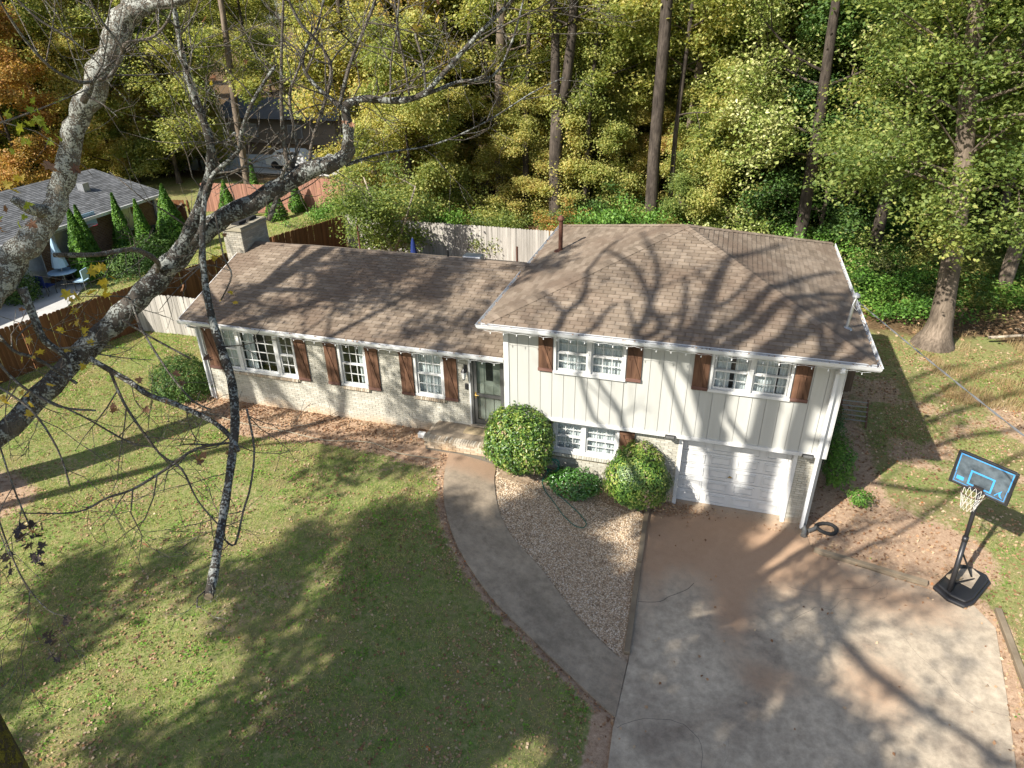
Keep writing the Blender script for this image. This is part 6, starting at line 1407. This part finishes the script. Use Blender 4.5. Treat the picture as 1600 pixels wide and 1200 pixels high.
SHADE = {
 'r1':[(-3.57,-12.4,15.88,0.239),(-3.78,-12.4,16.37,0.203),(-3.87,-12.4,16.85,0.185),(-4.03,-12.4,17.59,0.203),(-4.10,-12.4,18.17,0.188),(-4.45,-12.4,19.04,0.166),(-4.99,-12.4,20.36,0.138),(-5.34,-12.4,21.43,0.109),(-5.55,-12.4,22.54,0.087),(-6.11,-12.4,24.41,0.058)],
 'r2':[(-3.48,-12.4,15.90,0.239),(-3.24,-12.4,16.66,0.203),(-3.56,-12.4,17.58,0.185),(-3.43,-12.4,18.19,0.174),(-3.46,-12.4,18.98,0.159),(-3.62,-12.4,19.98,0.138),(-3.65,-12.4,20.54,0.123),(-4.01,-12.4,22.01,0.094),(-4.19,-12.4,23.33,0.073)],
 'r3':[(-3.14,-12.4,16.81,0.166),(-3.01,-12.4,17.61,0.174),(-2.92,-12.4,18.30,0.166),(-3.06,-12.4,19.33,0.145),(-3.03,-12.4,19.82,0.130),(-3.03,-12.4,20.68,0.101),(-2.93,-12.4,21.53,0.080)],
 'r4':[(-2.16,-12.4,16.53,0.145),(-2.27,-12.4,17.60,0.130),(-2.16,-12.4,18.15,0.116),(-2.44,-12.4,19.06,0.101),(-2.49,-12.4,19.49,0.087),(-2.54,-12.4,20.22,0.073)],
 'r5':[(-2.17,-12.4,15.29,0.253),(-2.14,-12.4,16.39,0.224),(-2.02,-12.4,17.60,0.203),(-1.86,-12.4,18.16,0.181),(-1.88,-12.4,18.79,0.159),(-1.89,-12.4,19.30,0.130),(-1.71,-12.4,19.85,0.101)],
 'r6':[(-1.41,-12.4,15.34,0.203),(-1.32,-12.4,16.51,0.174),(-1.01,-12.4,17.47,0.145),(-1.01,-12.4,17.98,0.123),(-0.99,-12.4,18.39,0.101),(-0.96,-12.4,18.88,0.080)],
 'r7':[(-0.45,-12.4,17.51,0.101),(-0.54,-12.4,17.96,0.087),(-0.63,-12.4,18.29,0.073)],
 'r8':[(-4.33,-12.4,18.86,0.094),(-4.14,-12.4,19.45,0.080),(-4.30,-12.4,20.64,0.065),(-4.37,-12.4,21.57,0.051)],
 'q1':[(-5.23,-12.4,17.58,0.116),(-5.33,-12.4,18.04,0.116),(-5.65,-12.4,18.79,0.109),(-6.07,-12.4,19.41,0.094),(-6.84,-12.4,20.30,0.080),(-7.53,-12.4,20.95,0.069),(-9.28,-12.4,22.18,0.055)],
 'q1b':[(-5.65,-12.4,18.79,0.094),(-6.27,-12.4,20.11,0.087),(-6.98,-12.4,21.21,0.073),(-7.91,-12.4,22.28,0.058),(-9.07,-12.4,23.45,0.047)],
 'q2':[(-4.79,-12.4,17.60,0.101),(-4.91,-12.4,17.99,0.094),(-5.29,-12.4,18.45,0.087),(-5.65,-12.4,18.79,0.080)],
 'q3':[(-4.40,-12.4,17.61,0.080),(-4.49,-12.4,18.08,0.080),(-4.84,-12.4,18.82,0.073),(-5.33,-12.4,19.71,0.065),(-5.83,-12.4,20.49,0.051)],
 'q3b':[(-4.29,-12.4,17.74,0.055),(-4.25,-12.4,18.27,0.051),(-4.14,-12.4,18.50,0.044)],
 'q4':[(-7.03,-12.4,17.53,0.109),(-7.28,-12.4,18.09,0.094),(-7.37,-12.4,18.86,0.087),(-7.87,-12.4,19.80,0.076),(-8.51,-12.4,20.82,0.065),(-9.28,-12.4,22.18,0.058),(-9.47,-12.4,23.03,0.051)],
 'q4b':[(-7.28,-12.4,18.09,0.073),(-7.93,-12.4,18.60,0.065),(-8.56,-12.4,19.11,0.051)],
 'q5':[(-5.19,-12.4,17.54,0.058),(-5.82,-12.4,18.33,0.055),(-6.33,-12.4,19.00,0.044)],
 'q6':[(-6.20,-12.4,17.57,0.073),(-6.42,-12.4,18.21,0.065),(-6.46,-12.4,18.76,0.051)],
 'thin1':[(-3.88,-12.4,15.04,0.065),(-4.42,-12.4,16.27,0.065),(-4.81,-12.4,17.15,0.065),(-4.90,-12.4,17.47,0.058)],
 't2':[(-3.74,-12.4,16.30,0.073),(-4.09,-12.4,16.68,0.065),(-4.48,-12.4,17.19,0.062)],
 't3':[(-6.31,-12.4,15.15,0.065),(-6.54,-12.4,15.74,0.065),(-6.73,-12.4,16.39,0.065),(-6.83,-12.4,16.89,0.062)],
 't4':[(-5.54,-12.4,15.03,0.080),(-5.72,-12.4,15.55,0.073),(-6.15,-12.4,16.10,0.065),(-6.44,-12.4,16.65,0.058)],
 'ed':[(-2.47,-12.4,15.01,0.065),(-3.02,-12.4,15.67,0.073)],
 'g1':[(-3.09,-12.4,22.01,0.094),(-2.83,-12.4,23.50,0.094),(-2.24,-12.4,24.37,0.077)],
 'g2':[(-2.06,-12.4,19.37,0.110),(-2.01,-12.4,20.45,0.102),(-1.88,-12.4,21.93,0.102),(-1.48,-12.4,23.82,0.085),(-0.80,-12.4,25.19,0.077)],
 'g3':[(-1.00,-12.4,18.00,0.118),(-1.15,-12.4,19.02,0.110),(-0.97,-12.4,20.00,0.102),(-0.56,-12.4,20.95,0.094),(0.24,-12.4,22.53,0.085)],
 'g4':[(-0.40,-12.4,17.22,0.118),(-0.29,-12.4,17.70,0.110),(0.10,-12.4,18.67,0.102),(0.87,-12.4,19.32,0.085),(1.61,-12.4,20.11,0.077)],
 'g5':[(1.25,-12.4,15.43,0.077),(1.48,-12.4,16.69,0.077),(2.17,-12.4,18.64,0.069)],
 'dr':[(-4.53,-19.8,18.21,0.102),(-3.29,-19.8,16.92,0.094),(-2.02,-19.8,15.97,0.094),(-0.75,-19.8,15.28,0.085)],
 'dr2':[(-3.55,-19.8,14.26,0.085),(-3.99,-19.8,15.06,0.094),(-4.17,-19.8,16.26,0.085)],
}
ft = thing('lichen_tree', 'bare lichen-spotted tree reaching over the lawn in the left foreground', 'tree', (-2.0, -12.3, H(-2, -12.3)))
m_ = MB().tube([(-2.4, -12.5, .9), (-2.4, -12.5, 1.4), (-2.35, -12.45, 3.0), (-2.3, -12.4, 5.4), (-2.1, -12.4, 7.2), (-1.7, -12.5, 8.0)], [.60, .42, .35, .31, .31, .27], 18)
m_.build('trunk', M['bark_moss'], ft, True)
def smooth3(P, n=3):
    out = []
    for i in range(len(P)-1):
        p0, p1, p2, p3 = (np.array(P[max(i-1, 0)]), np.array(P[i]), np.array(P[i+1]), np.array(P[min(i+2, len(P)-1)]))
        for k_ in range(n):
            t = k_/n; out.append(.5*((2*p1)+(p2-p0)*t+(2*p0-5*p1+4*p2-p3)*t*t+(3*p1-p0-3*p2+p3)*t**3))
    out.append(np.array(P[-1])); return out
LIMBS['limb1'] = [(-1.85, -12.45, 7.7, .27), (-.9, -12.75, 8.9, .245)]+LIMBS['limb1']+[(2.0, -11.4, 12.9, .09), (2.3, -11.2, 14.2, .07), (3.0, -10.9, 16.0, .04)]
LIMBS['limb2'] = [(-1.95, -12.4, 7.4, .22), (-1.1, -12.65, 8.2, .18)]+LIMBS['limb2']
rq = random.Random(77); twigs = MB(); tips = []
for k_, pts in LIMBS.items():
    sp_ = smooth3(pts, 4); big = k_.startswith('limb'); P = [Vector(p[:3]) for p in sp_]; rad = []
    for i, p in enumerate(sp_):
        r0 = max(.0022, float(p[3])*(.64 if k_ == 'limb1' else .74 if big else .82 if k_[:4] == 'hang' else 1)); wob = 1+(.06*math.sin(i*1.7+len(k_))+rq.uniform(-.06, .06))*(1 if big else .8); rad.append(r0*wob)
        if r0 > .05: P[i] += Vector((rq.gauss(0, .008), rq.gauss(0, .008), rq.gauss(0, .008)))
    mt = 'bark_lichen' if k_.startswith('limb1') else 'bark_patch' if (k_.startswith('limb') or k_.startswith('hang') or k_ in ('b2', 'b3')) else 'twig'
    MB().tube(P, rad, 16 if max(rad) > .08 else 9 if max(rad) > .02 else 6).build('limb' if max(rad) > .05 else 'branch', M[mt], ft, True)
    if k_ == 'hang':
        dn = (P[-1]-P[-2]).normalized(); MB().tube([P[-1]-dn*.01, P[-1]+dn*.006], [rad[-1]*.9, rad[-1]*.84], 10).build('sawn_end', M['timber'], ft)
    # side twigs
    thin = np.mean(rad) < .045
    nt_ = int(len(P)*((.30 if k_[0] in 'bt' else .5) if thin else .2)) if k_ not in ('limb1', 'limb1b') else 2
    if k_ in ('hang', 'hang_stub'): nt_ = 6
    for _ in range(nt_):
        i = rq.randrange(1, len(P)-1); ax = (P[i+1]-P[i]).normalized(); s1 = ax.orthogonal().normalized(); s2 = ax.cross(s1); az = rq.uniform(0, 6.28); th = R(rq.uniform(35, 75))
        nd = ax*math.cos(th)+(s1*math.cos(az)+s2*math.sin(az))*math.sin(th); out = []; nodes = []
        L = rq.uniform(.25, .75)*(1.3 if not thin else 1.0)
        grow(rq, P[i], nd, L, min(rad[i]*.6, rq.uniform(.004, .008)), 1, rq.choice([2, 2, 3]), out, nodes, .04, .22, (2, 3), (30, 60), .6, .35, .12)
        for pp, rr_2, lv in out: twigs.tube(pp, [max(.0016, r_*.95) for r_ in rr_2], 4, False)
        tips.extend(n_ for n_ in nodes[-3:])
twigs.build('twigs', M['twig'], ft, True, kind='stuff')
# stubs and collars on the big limbs
MB().tube([(.90, -12.04, 10.79), (.93, -12.20, 10.86), (.90, -12.26, 10.93)], [.045, .035, .02], 10).build('knot', M['bark_lichen'], ft, True)
# single large leaves still on the twigs
lp = [(0, -.5), (.06, -.15), (.42, -.32), (.30, -.02), (.55, .18), (.22, .20), (.20, .42), (.0, .62), (-.20, .42), (-.22, .20), (-.55, .18), (-.30, -.02), (-.42, -.32), (-.06, -.15)]
def leafshape(mat): 
    v = [(x, y, .10*abs(x)+.08*math.sin(y*5)) for x, y in lp]+[(0, .05, -.03)]; n_ = len(lp)
    return MB().add(v, [(i, (i+1) % n_, n_) for i in range(n_)]).mesh('leaf', mat)
lm_y = leafshape(leafmat('yellow_hanging_leaf', [(0, (.30, .26, .03)), (.5, (.48, .36, .04)), (1, (.42, .30, .10))], .35, 3)); lm_b = leafshape(leafmat('dried_brown_leaf', [(0, (.09, .045, .028)), (.5, (.22, .11, .06)), (1, (.30, .17, .10))], .15, 3)); lm_g = leafshape(leafmat('yellow_green_hanging_leaf', [(0, (.14, .20, .02)), (1, (.32, .34, .04))], .4, 3)); lm_k = leafshape(leafmat('dark_withered_leaf', [(0, (.03, .022, .022)), (1, (.075, .055, .05))], .05, 3))
def put_leaf(p, me_, s_):
    o = new_obj('leaf', me_, ft); o.location = p; o.scale = (s_, s_, s_); o.rotation_euler = (rq.uniform(-1.4, 1.4), rq.uniform(-1.4, 1.4), rq.uniform(0, 6.28)); return o
for (x, y, z), kind, s_ in LEAVES: put_leaf((x, y, z), {'y': lm_y, 'b': lm_b, 'g': lm_g, 'k': lm_k}[kind], s_*.85)
for _ in range(30):
    p = rq.choice(tips); put_leaf(p, lm_b if rq.random() < .75 else lm_y, rq.uniform(.035, .06))
# leaders rising out of the picture: their shadows fall across the house
def leaders(name_parent, specs, seed, bark, maxl=3, kids=(4, 6), Lb=(3.5, 5.5)):
    q2 = random.Random(seed); out = []; nodes = []
    for pts, r0, r1, nb2, zmin in specs:
        P = [Vector(p) for p in smooth3(pts, 3)]; P = [Vector(p) for p in P]; n = len(P); rad = [r0+(r1-r0)*i/(n-1) for i in range(n)]; out.append((P, rad, 0))
        for j in range(nb2):
            f = (j+.5+q2.random()*.4)/nb2; i = min(n-2, int(f*(n-1)))
            if P[i].z < zmin: continue
            az = q2.uniform(0, 6.28); grow(q2, P[i], (math.cos(az), math.sin(az), .7), q2.uniform(*Lb)*(1.1-.5*f), rad[i]*.55, 1, maxl, out, nodes, .06, .13, kids, (25, 50), .6, .25, .7)
    o = limbs_mb(out, (10, 6, 5, 3), .006).build('upper_limbs', M[bark], name_parent, True)
    return nodes
YT = -12.4
leaders(ft, [([(-2.15, YT, 7.0), (-2.4, YT, 9.9), (-2.72, YT, 12), (-3.2, YT, 13.6), (-3.3, YT, 15.3)], .38, .31, 1, 14),
             ([(-2.1, YT, 7.4), (-2.05, YT, 10.5), (-2.25, YT, 13.4), (-2.2, YT, 15.0)], .32, .28, 0, 16.2),
             ([(-1.9, YT-.1, 8.0), (-1.0, YT, 10.5), (-.92, YT, 12.3), (-1.38, YT, 15.0)], .27, .22, 0, 16.6),
             ([(-2.5, YT, 10.6), (-3.7, YT, 12.6), (-4.6, YT, 13.6), (-5.54, YT, 15.03)], .11, .085, 1, 13),
             ([(-4.6, YT, 13.6), (-5.5, YT, 14.4), (-6.31, YT, 15.15)], .075, .065, 0, 13),
             ([(-3.2, YT, 13.9), (-3.5, YT, 14.5), (-3.88, YT, 15.04)], .08, .07, 0, 13)], 5, 'bark', Lb=(3.0, 5.0))
JOIN = {'r1': (-3.3, 15.2), 'r2': (-3.3, 15.2), 'r3': (-3.3, 15.9), 'r4': (-2.2, 15.4), 'r5': (-2.2, 14.9), 'r6': (-1.38, 14.9), 'r7': (-1.1, 16.6), 'r8': (-4.2, 18.4), 'q1': (-4.81, 17.15), 'q2': (-4.9, 17.4), 'q3': (-4.48, 17.15), 'q4': (-6.83, 16.85), 'q5': (-4.85, 17.2), 'q6': (-6.44, 16.6), 't2': (-3.6, 16.1), 'ed': (-2.2, 14.6), 'g1': (-1.0, 17.9), 'g2': (-1.0, 17.4), 'g3': (-.9, 17.0), 'g4': (-1.1, 16.3), 'g5': (-1.2, 15.4)}
qs = random.Random(9); so = []; sn = []
sv = np.array(to_sun)
for k_, pts in SHADE.items():
    if k_[0] == 'd': continue
    pts = [tuple(p) for p in pts]
    if k_ in JOIN: pts = [(JOIN[k_][0], YT, JOIN[k_][1], pts[0][3]*1.05)]+pts
    sp_ = smooth3(pts, 3); P = [Vector(p[:3]) for p in sp_]; rad = [float(p[3]) for p in sp_]; sgn = qs.choice((-1, 1)); n = len(P)
    if k_[0] in 'rg': P = [p+Vector(sv*(sgn*1.1*(i/n)**2)) for i, p in enumerate(P)]       # the crown has depth towards and away from the sun
    so.append((P, rad, 0))
    for j in range(1+n//6):
        i = qs.randrange(1, n-1); az = qs.uniform(0, 6.28); ax = (P[i+1]-P[i]).normalized()
        grow(qs, P[i], ax*.8+Vector((math.cos(az), math.sin(az), .3)), qs.uniform(1.2, 3.0), max(.012, min(.05, rad[i]*.4)), 1, 3, so, sn, .05, .16, (2, 4), (25, 55), .6, .3, .5)
limbs_mb(so, (9, 6, 4, 3), .004).build('upper_limbs', M['bark'], ft, True)
def yard_tree(label, x, y, Ht, r0, seed, leaf, nleaf, spread, zmin, Lb, trunk_pts=None, lsize=.13, extra=()):
    q2 = random.Random(seed); r_ = np.random.default_rng(seed); out = []; nodes = []; z = H(x, y)
    P = trunk_pts or [(x, y, z-.3), (x, y, z+.6), (x+q2.uniform(-.2, .2), y, Ht*.3), (x+q2.uniform(-.4, .4), y+q2.uniform(-.4, .4), Ht*.6), (x+q2.uniform(-.8, .8), y, Ht)]
    P = [Vector(p) for p in smooth3(P, 3)]; n = len(P); rad = [r0*(1.5 if i == 0 else 1-.85*(i/(n-1))**1.2) for i in range(n)]; out.append((P, rad, 0))
    for e_ in extra:
        E_ = [Vector(p[:3]) for p in e_]; i = min(range(n), key=lambda k_: abs(P[k_].z-E_[0].z+1.5)); rr_3 = [p[3]+.03 for p in e_]
        out.append(([P[i].copy()]+E_, [rr_3[0]*1.3]+rr_3, 1)); grow(q2, E_[-1], E_[-1]-E_[-2], 3, rr_3[-1]*.8, 1, 3, out, nodes)
    for j in range(13):
        f = (j+.5)/13; zz_ = zmin+(Ht-zmin)*f*.96; i = min(range(n-1), key=lambda k_: abs(P[k_].z-zz_)); az = j*2.4+q2.random()
        grow(q2, P[i], (math.cos(az), math.sin(az), .55), Lb*(1.1-.6*f)*q2.uniform(.8, 1.15), max(.05, rad[i]*.5), 1, 3, out, nodes, .04, .13, (4, 5), (28, 55), .58, .28, .7)
    t = thing('yard_tree', label, 'tree', (x, y, z)); limbs_mb(out, (12, 6, 5, 3), .007).build('trunk', M['bark'], t, True)
    if nleaf:
        N_ = np.array([tuple(p) for p in nodes]); k_ = len(N_); wt = r_.random(k_)**5+.002; idx = r_.choice(k_, nleaf, p=wt/wt.sum()); c = N_[idx]+r_.normal(size=(nleaf, 3))*np.array([.38, .38, .25])*spread
        V, F = leaf_faces(c, r_.uniform(lsize*.6, lsize*1.3, nleaf), .4, .75, .25, seed); new_obj('crown', raw_mesh('crown', V, F, M[leaf]), t)
yard_tree('thin-leaved yard tree just outside the left edge, shading the wing roof', -13.0, -5.9, 23, .62, 81, 'lf_yellow', 5000, 1.1, 9.0, 5.0,
          [(-13.3, -6.0, .7), (-13.25, -6.0, 1.5), (-13.1, -6.2, 4.8), (-13.65, -6.2, 10.7), (-14.2, -6.2, 16), (-14.6, -6.2, 23)])
yard_tree('leafy yard tree behind the viewpoint shading the lawn', -10.9, -21.4, 19, .36, 82, 'lf_yellow', 52000, .7, 8.5, 5.0, None, .18)
yard_tree('leafy yard tree behind the viewpoint shading the walkway', -7.0, -20.4, 19, .34, 83, 'lf_olive', 52000, .65, 10.5, 4.2, None, .18)
yard_tree('sparse yard tree behind the viewpoint shading the driveway', -2.8, -19.8, 19, .30, 84, 'lf_yellow', 1800, .6, 11, 3.6, None, .17, [SHADE['dr'], SHADE['dr2']])
yard_tree('tall yard tree left of the viewpoint dappling the wing roof and wall', -18.5, -12.8, 22, .28, 85, 'lf_yellow', 8000, .6, 11, 4.6, [(-18.5, -12.8, .5), (-18, -12.7, 2), (-16.8, -12.4, 6), (-14.8, -12, 11), (-13.5, -11.9, 16), (-13.2, -11.8, 22)], .20)
